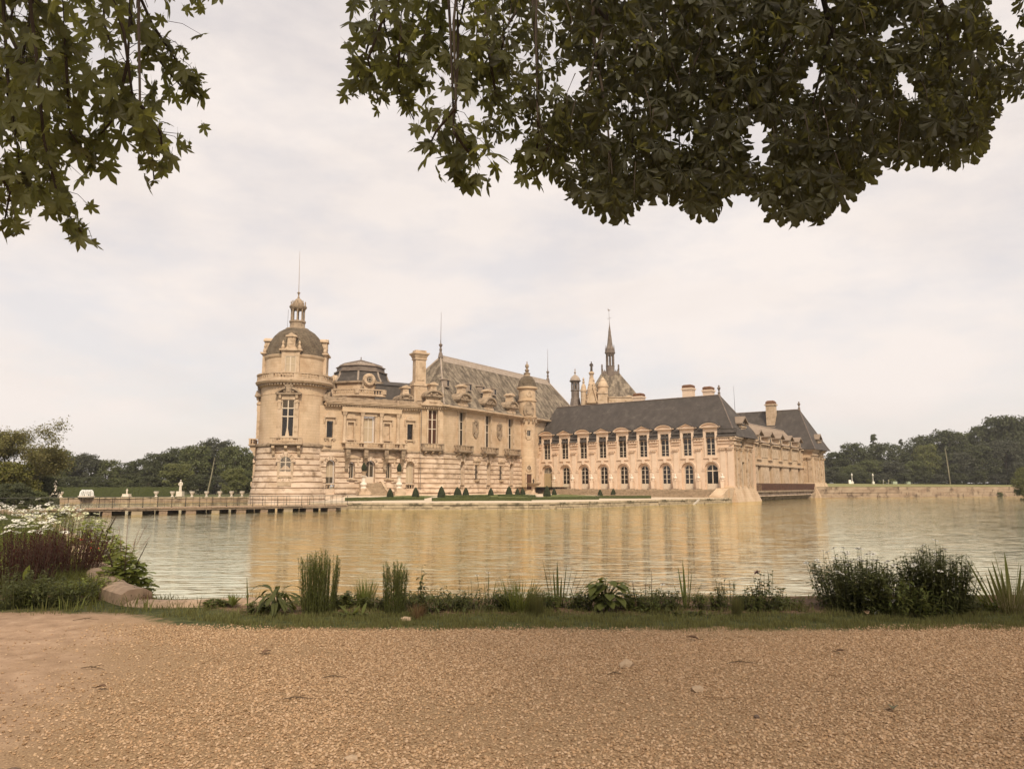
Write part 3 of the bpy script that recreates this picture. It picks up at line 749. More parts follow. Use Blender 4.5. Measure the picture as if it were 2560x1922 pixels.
# ================================================================== ROUND TOWER
TC = (-35.2, 119.0)
tow = thing('round_tower', 'big round stone tower with mossy dome and open lantern at the left end', 'tower', (TC[0], TC[1], -1.2))
TM = T(TC[0], TC[1], 0)
tz = [-1.4, -.45, .42, 1.3, 2.2, 3.05, 3.95, 4.8, 5.7, 6.6, 7.65]
tr_ = lambda z: 6.45 - .155 * (z + 1.4) if z < 4.2 else 5.58 - .03 * (z - 4.2)
for z0, z1 in zip(tz, tz[1:]):
    b = MB(); b.lathe([(tr_(z0) - .2, z0 - .02), (tr_(z0), z0 + .05), (tr_(z1) + .02, z1 - .17), (tr_(z1) - .2, z1 - .11), (tr_(z1) - .2, z1)], 56)
    part('stone_course', b, 'stone_rough', tow, TM, 30)
b = MB(); b.lathe([(5.3, 7.5), (5.72, 7.65), (5.72, 7.95), (5.3, 8.2)], 56); part('string_course', b, 'trim_dark', tow, TM, 30)
b = MB(); b.lathe([(5.28, 8.0), (5.2, 15.7), (5.25, 15.72), (5.25, 15.8), (5.18, 15.82), (5.15, 17.3)], 56); part('wall', b, 'stone', tow, TM, 30)
b = MB(); b.lathe([(5.2, 17.0), (5.45, 17.1), (5.5, 17.35), (5.95, 17.5), (6.12, 17.8), (6.0, 17.95), (5.2, 18.02)], 56); part('cornice', b, 'trim', tow, TM, 30)
b = MB()
for k in range(72):
    a = 2 * math.pi * k / 72; b.T = Matrix.Rotation(a, 4, 'Z'); b.box(-.13, .13, -5.75, -5.1, 17.12, 17.45)
b.T = None; part('modillions', b, 'trim_dark', tow, TM, kind='stuff')
rl = MB(); rl.lathe([(5.55, 18.0), (5.9, 18.0), (5.9, 18.28), (5.55, 18.28)], 56); rl.lathe([(5.5, 18.88), (5.95, 18.88), (5.95, 19.08), (5.5, 19.08), (5.5, 18.88)], 56)
for k in range(9):
    rl.T = Matrix.Rotation(2 * math.pi * k / 9 + .32, 4, 'Z'); rl.box(-.42, .42, -5.88, -5.55, 18.28, 18.88)
rl.T = None; ro = part('railing', rl, 'trim', tow, TM, 30)
b = MB()
for k in range(72):
    a = 2 * math.pi * (k + .5) / 72
    if min(abs(((a - (2 * math.pi * j / 9 + .32 - math.pi / 2)) + math.pi) % (2 * math.pi) - math.pi) for j in range(9)) < .09: continue
    b.lathe([(.13, 18.28), (.08, 18.36), (.15, 18.5), (.07, 18.74), (.13, 18.88)], 6, (5.72 * math.cos(a), 5.72 * math.sin(a)))
part('balusters', b, 'trim', ro, TM, kind='stuff')
b = MB(); b.lathe([(4.75, 18.0), (4.7, 21.6), (4.8, 21.65), (4.95, 21.95), (4.95, 22.1), (4.6, 22.15)], 56); part('attic_wall', b, 'stone', tow, TM, 30)
b = MB(); b.lathe([(4.82, 22.1), (4.72, 22.7), (4.5, 23.6), (4.1, 24.6), (3.6, 25.5), (2.9, 26.25), (2.2, 26.7), (1.75, 26.9)], 56); part('dome', b, 'slate_dome', tow, TM, 50)
lan = MB(); lan.lathe([(1.85, 26.85), (1.85, 27.0), (1.3, 27.15), (1.2, 27.3), (1.2, 28.0), (1.32, 28.05), (1.32, 28.3), (0, 28.3)], 24)
lan.lathe([(.0, 30.25), (1.15, 30.25), (1.4, 30.6), (1.42, 30.75), (.9, 30.85)], 16)
lo = part('lantern', lan, 'trim_dark', tow, TM, 35)
for k in range(8):
    a = 2 * math.pi * k / 8 + .2
    c = MB(); c.lathe([(.17, 28.25), (.12, 28.45), (.11, 30.0), (.17, 30.25)], 7, (1.02 * math.cos(a), 1.02 * math.sin(a))); part('column', c, 'trim_dark', lo, TM, 40)
b = MB(); b.lathe([(.84, 30.8), (.84, 31.2), (.7, 31.7), (.4, 32.05), (.15, 32.2), (.2, 32.35), (.1, 32.5), (.12, 32.9), (.28, 33.1), (.07, 33.3)], 16)
b.tube([(0, 0, 33.2), (-.1, 0, 40.2)], [.055, .02], 5)
for k in range(8):
    a = 2 * math.pi * k / 8 + .2; b.lathe([(.12, 30.8), (.14, 31.1), (.05, 31.25), (.12, 31.45), (.0, 31.75)], 6, (1.12 * math.cos(a), 1.12 * math.sin(a)))
part('cupola', b, 'trim_dark', lo, TM, 40)
b = MB(); b.tube([(-1.55, -.3, 26.9), (-1.5, -.3, 30.2)], .025, 4); part('lightning_rod', b, 'iron', tow, TM)
for ang in (6.8, 96.8, -83.2):
    F_ = TM @ Matrix.Rotation(R(ang), 4, 'Z')
    # tall casement with broken pediment
    y = -5.28
    window(tow, at(F_, 0, y - .02, 9.0), 1.95, 5.8, 2, (2.9, 1.2, 1.15), gl='glass', gl_rows=['glass', 'glass', 'glass_dull'], fr=.1, mull=.16, bar=.16)
    b = MB()
    for s in (-1, 1):
        b.box(s * 1.3 - .33, s * 1.3 + .33, y - .14, y + .4, 8.9, 13.3); b.box(s * 1.3 - .22, s * 1.3 + .22, y - .22, y + .4, 13.3, 14.8); b.box(s * 1.3 - .34, s * 1.3 + .34, y - .28, y + .4, 14.35, 14.6)
        b.prismx([(y, 14.9), (y - .3, 15.0), (y - .45, 15.6), (y, 15.6)], s * 1.25 - .18, s * 1.25 + .18)
    b.box(-1.0, 1.0, y - .16, y + .4, 14.8, 15.6)
    part('window_surround', b, 'trim', tow, F_)
    b = MB(); b.box(-1.95, 1.95, y - .55, y + .6, 15.58, 15.8)
    for s in (-1, 1):
        o = [(s * (1.95 - 1.45 * k / 6), 15.8 + .95 * math.sin(math.pi / 2 * k / 6 * .93)) for k in range(7)]
        i_ = [(s * (1.6 - 1.1 * k / 6), 15.8 + .62 * math.sin(math.pi / 2 * k / 6 * .93)) for k in range(7)]
        for k in range(6): b.prism([i_[k], o[k], o[k + 1], i_[k + 1]], y - .5, y + .6)
        b.lathe([(0, 15.82), (.2, 15.95), (.18, 16.15), (0, 16.3)], 7, (s * .65, y - .2))
    b.box(-.42, .42, y - .38, y + .5, 15.8, 16.85); b.box(-.62, .62, y - .45, y + .5, 16.85, 17.05); b.box(-.25, .25, y - .46, y - .36, 16.0, 16.65)
    part('pediment', b, 'trim_dark', tow, F_)
    balcony(tow, at(F_, 0, -5.3, 0), 4.6, 7.7, 7.98, 8.95, .95, (-1.9, 0, 1.9), mats=('trim_dark', 'trim'), drop=1.5, cw=.42)
    # ground floor arched window with bars
    window(tow, at(F_, 0, -5.62, 3.05), 1.75, 3.0, 2, (1.2,), arch=True, gl='glass', fr=.09, mull=.16, bar=.14)
    b = MB()
    for x in (-.68, -.5, -.32, -.16, .16, .32, .5, .68): b.tube([(x, -5.72, 3.05), (x, -5.72, 5.15 + math.sqrt(max(0, .78 - x * x)))], .024, 4)
    b.box(-.85, .85, -5.74, -5.7, 4.05, 4.1)
    part('window_bars', b, 'frame', tow, F_)
    voussoirs(tow, at(F_, 0, -5.5, 0), 0, 1.75, 5.15, .6, .2)
    b = MB()
    for s in (-1, 1): b.box(s * 1.03 - .16, s * 1.03 + .16, -5.75, -5.2, 2.1, 5.1)
    b.box(-.98, .98, -5.9, -5.2, 2.86, 3.05); baluster_row(b, -.85, .85, -5.78, 2.25, 2.86, .36, .11); b.box(-1.0, 1.0, -6.05, -5.2, 1.55, 2.22)
    part('window_balustrade', b, 'trim', tow, F_)
    # dormer on the attic
    y = -4.72
    window(tow, at(F_, 0, y - .22, 19.1), 1.7, 2.6, 2, (1, 1), gl='blind', fr=.12, mull=.16, bar=.05)
    b = MB()
    for s in (-1, 1): b.box(s * 1.1 - .27, s * 1.1 + .27, y - .3, y + .8, 18.3, 22.3)
    b.box(-1.35, 1.35, y - .26, y + .8, 21.7, 22.3); b.box(-.9, .9, y - .2, y + .6, 18.3, 19.1)
    b.box(-1.5, 1.5, y - .35, y + 1.8, 22.3, 22.55); b.box(-1.75, 1.75, y - .6, y + 2.0, 22.55, 22.8)
    b.prism([(-1.1, 22.8), (1.1, 22.8), (.75, 23.1), (.62, 23.4), (-.62, 23.4), (-.75, 23.1)], y - .2, y + 1.6)
    b.box(-.6, .6, y - .2, y + 1.5, 23.4, 24.75); b.box(-.42, .42, y - .27, y - .2, 23.6, 24.6); b.box(-.85, .85, y - .4, y + 1.7, 24.75, 24.95); b.prism([(-.82, 24.95), (.82, 24.95), (0, 25.4)], y - .38, y + 1.6)
    for s in (-1, 1): b.lathe([(.22, 22.8), (.3, 23.1), (.2, 23.45), (.12, 23.55), (.2, 23.75), (.16, 24.0), (0, 24.25)], 8, (s * 1.25, y))
    part('dormer', b, 'trim', tow, F_)

# ================================================================== OCTAGONAL PAVILION
OC = (-27.5, 133.0)
octa = thing('domed_pavilion', 'eight sided pavilion with dark slate dome and glazed cap behind the columned front', 'pavilion', (OC[0], OC[1], 15))
OM = T(OC[0], OC[1], 0, R(29.3 - 90 + 22.5))
b = MB(); b.lathe([(6.0, 15), (6.0, 16.6), (6.2, 16.7), (6.75, 17.0), (6.75, 17.15), (5.2, 17.2)], 8); part('cornice', b, 'trim', octa, OM)
b = MB(); b.lathe([(5.15, 17.1), (5.15, 19.3)], 8); part('wall', b, 'stone', octa, OM)
b = MB(); b.lathe([(5.15, 19.2), (5.6, 19.45), (5.6, 19.75), (5.3, 19.8)], 8); part('eaves', b, 'trim_dark', octa, OM)
b = MB(); b.lathe([(5.5, 19.75), (4.9, 20.6), (4.55, 21.7)], 8); uvroof(part('roof', b, 'slate', octa, OM))
for k in range(8):
    a = math.pi / 4 * k; b = MB(); b.tube([(5.52 * math.cos(a), 5.52 * math.sin(a), 19.75), (4.92 * math.cos(a), 4.92 * math.sin(a), 20.6), (4.56 * math.cos(a), 4.56 * math.sin(a), 21.7)], .17, 5); part('hip_capping', b, 'lead_pale', octa, OM)
b = MB(); b.lathe([(4.8, 21.65), (4.8, 21.85), (4.3, 21.95), (4.25, 22.55), (4.5, 22.65), (4.4, 22.8), (3.8, 22.85)], 8); part('lead_curb', b, 'lead', octa, OM)
b = MB(); b.lathe([(3.9, 22.8), (3.9, 23.1), (0.05, 24.2)], 8); gc = part('glazed_cap', b, 'lead_pale', octa, OM)
b = MB()
for k in range(40):
    a = 2 * math.pi * k / 40; rr = 3.9 * math.cos(math.pi / 8) / math.cos((a % (math.pi / 4)) - math.pi / 8)
    b.tube([(rr * math.cos(a), rr * math.sin(a), 23.16), (.06 * math.cos(a), .06 * math.sin(a), 24.28)], .04, 4)
part('glazing_bars', b, 'lead', gc, OM, kind='stuff')
b = MB(); b.lathe([(.2, 24.1), (.08, 24.4), (.1, 24.7), (0, 24.9)], 6); part('finial', b, 'lead', octa, OM)
rl = MB(); rl.lathe([(6.35, 17.15), (6.6, 17.15), (6.6, 17.4), (6.35, 17.4)], 8); rl.lathe([(6.3, 18.05), (6.65, 18.05), (6.65, 18.25), (6.3, 18.25), (6.3, 18.05)], 8)
bal = MB()
for k in range(8):
    a0, a1 = math.pi / 4 * k, math.pi / 4 * (k + 1)
    p, q = Vector((6.47 * math.cos(a0), 6.47 * math.sin(a0), 0)), Vector((6.47 * math.cos(a1), 6.47 * math.sin(a1), 0))
    rl.lathe([(.42, 17.4), (.42, 18.05)], 8, (p.x * .99, p.y * .99))
    for j in range(9):
        c = p.lerp(q, (j + 1.1) / 10.2); bal.lathe([(.13, 17.4), (.08, 17.5), (.15, 17.65), (.07, 17.9), (.13, 18.05)], 6, (c.x, c.y))
ro = part('railing', rl, 'trim', octa, OM); part('balusters', bal, 'trim', ro, OM, kind='stuff')
for k in range(8):
    a = math.pi / 4 * (k + .5)
    W_ = OM @ Matrix.Rotation(a + math.pi / 2, 4, 'Z')
    if k % 2 == 0: continue
    b = MB(); b.lathe([(.45, 0), (.62, .15), (.95, .15), (.95, 0), (1.15, -.1), (1.15, -1.6)], 20)
    tr = Matrix.Translation((0, -5.15, 20.0)) @ Matrix.Rotation(R(90), 4, 'X')
    ow = part('round_window', b, 'trim', octa, W_ @ tr, 35)
    b = MB(); b.lathe([(0, .04), (.55, .04)], 14); part('pane', b, 'glass_dull', ow, W_ @ tr)
    b = MB(); b.box(-.3, .3, -.05, .1, -.3, -.25); b.box(-.3, .3, -.05, .1, .25, .3); b.box(-.3, -.25, -.05, .1, -.25, .25); b.box(.25, .3, -.05, .1, -.25, .25); part('frame', b, 'frame', ow, W_ @ Matrix.Translation((0, -5.2, 20.0)))
    b = MB()
    for s in (-1, 1): b.prism([(s * 1.0, 18.3), (s * 1.55, 18.3), (s * 1.4, 18.9), (s * 1.25, 19.4), (s * 1.35, 20.0), (s * 1.05, 20.0)], -5.2, -4.7)
    part('bracket', b, 'trim_dark', octa, W_)

# ================================================================== GALLERY BUILDING
GL = 44.2
gal = thing('gallery_building', 'pale two storey gallery with nine dormer windows under a plain dark slate roof', 'building', (20, 148, .9))
bay = [44.2 - (40.6 - 4.59 * i) for i in range(9)]
upG = [(x, 1.95, 7.1, 11.55, 'r') for x in bay]
w = MB(); wall(w, 0, 44.7, 6.6, 10.3, [(x, 1.75, 7.12, 10.3, 'r') for x in bay], .3); part('wall', w, 'stone_pink', gal, FG)
lowG = [(x, 2.65, .9, 5.95, 'a') for x in bay]
w = MB(); wall(w, 0, 44.7, -1.4, 6.6, lowG, .4, n=14); part('wall', w, 'stone_pink', gal, FG)
inG = [(x, 1.72 if i < 8 else 2.35, .9, 5.5, 'a') for i, x in enumerate(bay)]
inG[0] = (bay[0], 2.3, .9, 5.5, 'a')
w = MB()
for i, x in enumerate(bay): wall(w, x - 1.45, x + 1.45, .9, 5.98, [inG[i]], .22, y=.38, n=14)
part('recess_wall', w, 'stone_pink', gal, FG)
for i, x in enumerate(bay):
    b = MB()
    for (r0, r1, pr) in ((1.33, 1.52, .1), (1.52, 1.68, .17)):
        o, q = arc(2 * r1, 4.62, 14, x), arc(2 * r0, 4.62, 14, x)
        for k in range(14): b.prism([q[k], o[k], o[k + 1], q[k + 1]], -pr, 0)
    for s in (-1, 1): b.box(x + s * 1.55 - .32, x + s * 1.55 + .32, -.2, 0, 4.3, 4.5); b.box(x + s * 1.55 - .24, x + s * 1.55 + .24, -.08, 0, .95, 4.3)
    b.prism([(x - .24, 5.92), (x + .24, 5.92), (x + .34, 6.75), (x - .34, 6.75)], -.26, 0)
    part('arch_moulding', b, 'trim_pink', gal, FG)
    if i == 0:
        dw = MB(); dw.box(x - 1.12, x + 1.12, .52, .6, .95, 4.2)
        for k in range(8): dw.box(x - 1.08 + k * .272, x - 1.08 + k * .272 + .25, .5, .52, 1.0, 4.15)
        part('door', dw, 'door', gal, FG)
        window(gal, at(FG, x, .5, 4.2), 2.26, 1.3, 2, (.12,), arch=True, fr=.07, mull=.1, gl='glass', bar=.02)
        b = MB()
        for k in (-.75, -.5, -.25, .25, .5, .75): b.box(x + k - .03, x + k + .03, .48, .5, 4.3, 4.35 + math.sqrt(max(.01, 1.0 - k * k)))
        part('window_bars', b, 'frame', gal, FG)
    elif i == 8:
        window(gal, at(FG, x, .5, .95), 2.3, 4.52, 2, (2.1,), arch=True, low=1.05, fr=.1, mull=.18, bar=.2, name='door', gl='glass')
    else:
        window(gal, at(FG, x, .5, .95), 1.68, 4.52, 2, (1, 1, 1), arch=True, low=1.05, fr=.09, mull=.16, bar=.07, name='door', gl='glass')
    g = ['glass'] * 4
    if i == 8: g = ['glass', 'glass', 'glass', 'blind']
    window(gal, at(FG, x, .22, 7.15), 1.74, 4.28, 2, (.55, .55, 1.05, 1.05, 1.1), gl='glass', gl_rows=['glass', 'glass', 'glass', 'glass', 'blind' if i == 8 else 'glass'], fr=.08, mull=.15, bar=.06)
    b = MB()
    for s in (-1, 1): b.box(x + s * 1.02 - .16, x + s * 1.02 + .16, -.12, 0, 6.75, 10.3)
    b.box(x - 1.35, x + 1.35, -.2, 0, 6.62, 6.82); b.box(x - .86, x + .86, -.12, 0, 6.82, 7.12)
    part('window_surround', b, 'trim_pink', gal, FG)
    # dormer
    d = MB(); wall(d, x - 1.38, x + 1.38, 10.3, 12.15, [(x, 1.75, 10.0, 11.45, 'r')], .3, y=-.13)
    for s in (-1, 1): d.quad((x + s * 1.38, -.13, 10.3), (x + s * 1.38, 3.2, 10.3), (x + s * 1.38, 3.2, 12.15), (x + s * 1.38, -.13, 12.15))
    dm = part('dormer', d, 'trim_pink', gal, FG)
    p = MB(); p.box(x - 1.62, x + 1.62, -.42, .3, 12.1, 12.25); p.box(x - 1.85, x + 1.85, -.6, .3, 12.25, 12.4)
    rf = MB()
    if i % 2 == 0:
        o = [(x + 1.9 * math.cos(R(20) + R(140) * k / 10) / math.cos(R(20)), 12.4 - .44 + 1.26 * math.sin(R(20) + R(140) * k / 10)) for k in range(11)]
        q = [(x + (a - x) * .84, 12.4 + (c - 12.4) * .7) for a, c in o]
    else:
        o = [(x + 1.9, 12.4), (x, 13.22), (x - 1.9, 12.4)]; q = [(x + 1.5, 12.4), (x, 13.0), (x - 1.5, 12.4)]
    p.prism(q, -.3, .3)
    for k in range(len(o) - 1): p.prism([q[k], o[k], o[k + 1], q[k + 1]], -.6, .3)
    part('pediment', p, 'trim_pink', dm, FG)
    o2 = [(a, c + .06) for a, c in o]
    for k in range(len(o2) - 1): rf.quad((o2[k][0], -.66, o2[k][1]), (o2[k + 1][0], -.66, o2[k + 1][1]), (o2[k + 1][0], 3.2, o2[k + 1][1]), (o2[k][0], 3.2, o2[k][1])); rf.quad((o2[k][0], -.66, o2[k][1]), (o2[k][0], -.66, o2[k][1] - .14), (o2[k + 1][0], -.66, o2[k + 1][1] - .14), (o2[k + 1][0], -.66, o2[k + 1][1]))
    part('dormer_roof', rf, 'slate', dm, FG)
pil = [bay[0] - 2.3] + [(a + c) / 2 for a, c in zip(bay, bay[1:])] + [bay[8] + 2.3, bay[8] + 3.7]
for x in pil:
    b = MB(); b.box(x - .5, x + .5, -.1, 0, 1.6, 8.0); b.box(x - .55, x + .55, -.14, 0, .9, 1.6); capital(b, x, -.02, 8.0, 1.05, .55); part('pilaster', b, 'trim_pink', gal, FG)
edges = [0] + [v for x in bay for v in (x - 1.4, x + 1.4)] + [45.2]
for k in range(0, len(edges), 2):
    a, c = edges[k], edges[k + 1]
    if c - a < .2: continue
    b = MB(); b.box(a, c, -.32, 0, 9.8, 9.95); b.box(a, c, -.42, 0, 10.25, 10.45); b.box(a, c, -.2, 0, 9.25, 9.4); part('cornice', b, 'trim_pink', gal, FG)
    b = MB(); dentils(b, a + .1, c - .1, 0, 9.95, 10.2, .4, .28); part('dentils', b, 'trim_pink', gal, FG, kind='stuff')
    b = MB(); b.prismx([(-.55, 10.45), (-.55, 10.6), (0.1, 11.05), (.5, 11.05), (.5, 10.45)], a, c); b.prismx([(-.18, 11.05), (-.26, 11.15), (.05, 11.75), (.02, 11.95), (.7, 11.95), (.7, 11.05)], a, c)
    uvroof(part('eaves_roof', b, 'slate', gal, FG))
r = MB(); hip(r, .6, 44.95, -.1, 11.9, 10.5, 2.2, 39.95, 5.85, 18.85, (.12, 12.0)); uvroof(part('roof', r, 'slate', gal, FG))
b = MB(); b.tube([(2.2, 5.85, 18.88), (39.95, 5.85, 18.88)], .13, 6); part('ridge_capping', b, 'lead', gal, FG)
for y1 in (-.1, 11.9):
    b = MB(); P = Vector((39.95, 5.85, 18.85)); Q = Vector((44.95, y1, 10.5)); q = Q.lerp(P, .12); q.z = 12.0
    b.tube([P, q, Q], .1, 5); part('hip_capping', b, 'lead', gal, FG)
b = MB(); b.lathe([(.3, 18.6), (.22, 19.2), (.3, 19.3), (.12, 19.5), (.14, 19.75), (.3, 20.1), (.32, 20.3), (.12, 20.45), (.2, 20.6), (0, 20.85)], 9, (39.95, 5.85)); part('finial', b, 'lead', gal, FG)
w = MB(); w.quad((0, 12, -.5), (44.2, 12, -.5), (44.2, 12, 10.5), (0, 12, 10.5)); part('wall', w, 'stone_pink', gal, FG)
for xa, xb, zt in ((32.1, 34.0, 20.55), (36.4, 38.05, 19.85), (21.1, 22.9, 19.7)):
    c = MB(); c.box(xa, xb, 6.4, 8.2, 16.5, zt); c.box(xa - .18, xb + .18, 6.22, 8.38, zt, zt + .3); c.box(xa - .05, xb + .05, 6.35, 8.25, zt - .3, zt)
    ch = part('chimney', c, 'trim_pink', gal, FG)
    c = MB(); c.frus(xa, xb, 6.4, 8.2, zt + .3, xa - .06, xb + .06, 6.34, 8.26, zt + .75); c.frus(xa - .06, xb + .06, 6.34, 8.26, zt + .75, xa + .2, xb - .2, 6.6, 8.0, zt + .98); part('chimney_cap', c, 'terracotta', ch, FG)
# end pavilion: flank facing the lake
def end_face(par, f, L, c, tops):
    """flank of a pavilion: paired pilasters with niches, tall windows, a stone dormer"""
    upP = [(c, 2.1, 7.5, 11.0, 'r')]; loP = [(c, 2.0, 1.4, 6.0, 'r')]
    w = MB(); wall(w, 0, L, -1.4, 6.6, loP, .45); wall(w, 0, L, 6.6, 10.3, [(c, 2.1, 7.5, 10.3, 'r')], .45); part('wall', w, tops, par, f)
    window(par, at(f, c, .35, 1.4), 2.0, 4.6, 2, (3.0, 1.4), gl='glass_dull', fr=.12, mull=.2, bar=.14)
    window(par, at(f, c, .35, 7.5), 2.1, 3.9, 2, (1.9, 1.9), gl='glass_dull', fr=.12, mull=.2, bar=.12)
    for s in (-1, 1):
        for o in (1.75, 4.1):
            x = c + s * o; b = MB(); b.box(x - .42, x + .42, -.28, 0, 1.6, 7.95); capital(b, x, -.2, 7.95, .95, .6); b.box(x - .5, x + .5, -.38, 0, .4, 1.6); part('pilaster', b, 'trim', par, f)
        x = c + s * 2.92; b = MB(); o = arc(.9, 6.3, 8, x)
        b.box(x - .45, x - .36, -.16, 0, 3.9, 6.3); b.box(x + .36, x + .45, -.16, 0, 3.9, 6.3); b.box(x - .5, x + .5, -.2, 0, 3.7, 3.9); b.box(x - .4, x + .4, -.1, 0, 1.8, 3.4)
        q = arc(.72, 6.3, 8, x)
        for k in range(8): b.prism([q[k], o[k], o[k + 1], q[k + 1]], -.16, 0)
        part('niche_surround', b, 'trim', par, f)
    b = MB()
    for a, d in ((-.5, c - 1.3), (c + 1.3, L + .4)): b.box(a, d, -.75, 0, 10.2, 10.45); b.box(a, d, -.45, 0, 9.8, 10.2); b.box(a, d, -.3, 0, 9.0, 9.3)
    part('cornice', b, 'trim', par, f)
    b = MB(); b.box(c - 1.35, c + 1.35, -.35, 4.2, 11.4, 13.0); b.box(c - 1.35, c - 1.0, -.35, 2, 10.3, 11.4); b.box(c + 1.0, c + 1.35, -.35, 2, 10.3, 11.4); b.box(c - 1.6, c + 1.6, -.5, .1, 12.4, 12.65)
    d = part('dormer', b, 'trim', par, f)
    b = MB(); b.box(c - .5, c + .5, -.38, -.35, 12.7, 13.5); part('pane', b, 'glass', d, f)
    b = MB()
    for s in (-1, 1):
        b.prism([(c + s * 1.95, 13.0), (c + s * 1.95, 13.2), (c, 14.55), (c, 14.2)], -.8, 4.6)
    b.prism([(c - 1.6, 13.0), (c + 1.6, 13.0), (c, 14.15)], -.3, 4.2); b.box(c - 1.8, c - .6, -.75, 4, 12.95, 13.1); b.box(c + .6, c + 1.8, -.75, 4, 12.95, 13.1)
    part('pediment', b, 'slate_pale', d, f)
end_face(gal, FP, 11.9, 6.2, 'stone')
# battered foot of the pavilion standing in the water
b = MB(); b.frus(-1.0, 13.0, -1.25, 2, -1.4, -.15, 12.0, -.2, 2, 1.5); part('battered_base', b, 'stone', gal, FP)
b = MB(); b.frus(40.9, 44.9, -1.0, 3, -1.4, 41.5, 44.45, -.15, 3, .9); part('battered_base', b, 'stone', gal, FG)

# ================================================================== LOW WING WITH FIVE DORMERS
wing = thing('low_wing', 'low recessed stone wing with five small pedimented dormers facing the lake', 'building', (60, 158, -1.2))
d0 = 2.3
wb = [23.6 + 7.87 * i for i in range(5)]
ops = [(x, 2.0, .6, 5.75, 'r') for x in wb] + [(x, 2.1, 7.35, 10.0, 'r') for x in wb]
w = MB(); wall(w, 11, 60, .5, 10.7, ops, .6, y=d0); part('wall', w, 'stone', wing, FP)
for x in wb:
    window(wing, at(FP, x, d0 + .5, .6), 2.0, 5.1, 2, (3.6, 1.3), gl='glass_dull', fr=.15, mull=.2, bar=.12)
    window(wing, at(FP, x, d0 + .5, 7.35), 2.1, 2.9, 2, (1.4, 1.4), gl='glass_dull', fr=.12, mull=.22, bar=.1)
    b = MB()
    for s in (-1, 1): b.box(x + s * 1.2 - .18, x + s * 1.2 + .18, d0 - .2, d0, 7.1, 11.2)
    b.box(x - 1.5, x + 1.5, d0 - .35, d0, 6.95, 7.2); part('window_surround', b, 'trim', wing, FP)
    b = MB(); b.box(x - 1.35, x + 1.35, d0 - .25, d0 + 4, 10.9, 11.9); b.box(x - .45, x + .45, d0 - .28, d0 - .24, 10.95, 11.8)
    d = part('dormer', b, 'trim', wing, FP)
    b = MB(); b.box(x - .35, x + .35, d0 - .31, d0 - .27, 11.0, 11.75); part('pane', b, 'glass_dull', d, FP)
    b = MB()
    for s in (-1, 1): b.prism([(x + s * 1.9, 11.95), (x + s * 1.9, 12.12), (x, 13.25), (x, 12.95)], d0 - .8, d0 + 4.6)
    b.prism([(x - 1.5, 11.95), (x + 1.5, 11.95), (x, 12.9)], d0 - .25, d0 + 4); part('pediment', b, 'slate_pale', d, FP)
mids = [11.9] + [(a + c) / 2 for a, c in zip(wb, wb[1:])]
for i, m_ in enumerate([(wb[i] + wb[i + 1]) / 2 for i in range(4)] + [wb[0] - 3.9, wb[4] + 3.2]):
    hw = 2.35 if i < 5 else 1.5
    b = MB(); b.box(m_ - hw, m_ + hw, d0 - .1, d0, .8, 5.4); b.box(m_ - hw + .5, m_ + hw - .5, d0 - .16, d0 - .1, 1.2, 5.0); part('wall_panel', b, 'trim', wing, FP)
    b = MB(); b.box(m_ - hw, m_ + hw, d0 - .1, d0, 7.5, 9.6); b.box(m_ - hw - .2, m_ + hw + .2, d0 - .55, d0, 10.15, 10.4); part('wall_panel', b, 'trim', wing, FP)
b = MB(); b.box(11, 60, d0 - .3, d0, 5.8, 6.1); part('string_course', b, 'trim', wing, FP)
r = MB(); r.quad((12, d0 - .5, 10.6), (60, d0 - .5, 10.6), (60, 3.4, 11.4), (12, 3.4, 11.4)); r.poly([(12, 3.4, 11.4), (60, 3.4, 11.4), (57.5, 6.2, 15.1), (27, 6.2, 15.1), (12, 6.2, 15.1)]); r.poly([(60, 3.4, 11.4), (60, 12, 11.4), (57.5, 6.2, 15.1)])
r.quad((12, 12, 10.6), (60, 12, 10.6), (57.5, 6.2, 15.1), (12, 6.2, 15.1)); uvroof(part('roof', r, 'slate_pale', wing, FP))
b = MB(); b.tube([(12, 6.2, 15.12), (57.5, 6.2, 15.12)], .12, 5); part('ridge_capping', b, 'lead_pale', wing, FP)
c = MB(); c.box(20.5, 23, 7.5, 9.2, 13, 15.7); c.box(20.2, 23.3, 7.2, 9.5, 15.7, 16.1); c.box(20.6, 22.9, 7.6, 9.1, 16.1, 16.4); part('chimney', c, 'lead_pale', wing, FP)
# walkway over the water with its rusty parapet
b = MB(); b.box(12.2, 59.5, -.1, d0, .35, .6); b.box(12.0, 60.5, -.35, .1, .32, .62); part('walkway', b, 'trim_dark', wing, FP)
b = MB(); b.box(14, 59.5, .3, .9, -.35, .32); b.box(14, 60, .1, .9, -.5, -.3); b.box(14, 59.5, 1.6, 2.2, -1.4, -.35); part('foundation', b, 'stone_rough', wing, FP)
for k in range(26):
    x = 15 + k * 1.72
    b = MB(); b.prismx([(.1, -.5), (.35, -.5), (1.5, -1.4), (.9, -1.4)], x, x + .75); part('buttress', b, 'quay', wing, FP)
b = MB(); b.box(12.4, 60.3, -.28, -.2, 1.98, 2.1); b.box(12.4, 60.3, -.28, -.2, .66, .74); ra = part('railing', b, 'rust', wing, FP)
for k in range(24):
    x = 16.0 + k * 1.85; b = MB(); b.box(x, x + 1.80, -.27, -.23, .76, 1.97); part('rail_panel', b, 'rust', ra, FP)
b = MB()
for k in range(9): b.box(12.42 + k * .4, 12.47 + k * .4, -.28, -.2, .74, 1.98)
part('rail_bars', b, 'rust', ra, FP, kind='stuff')

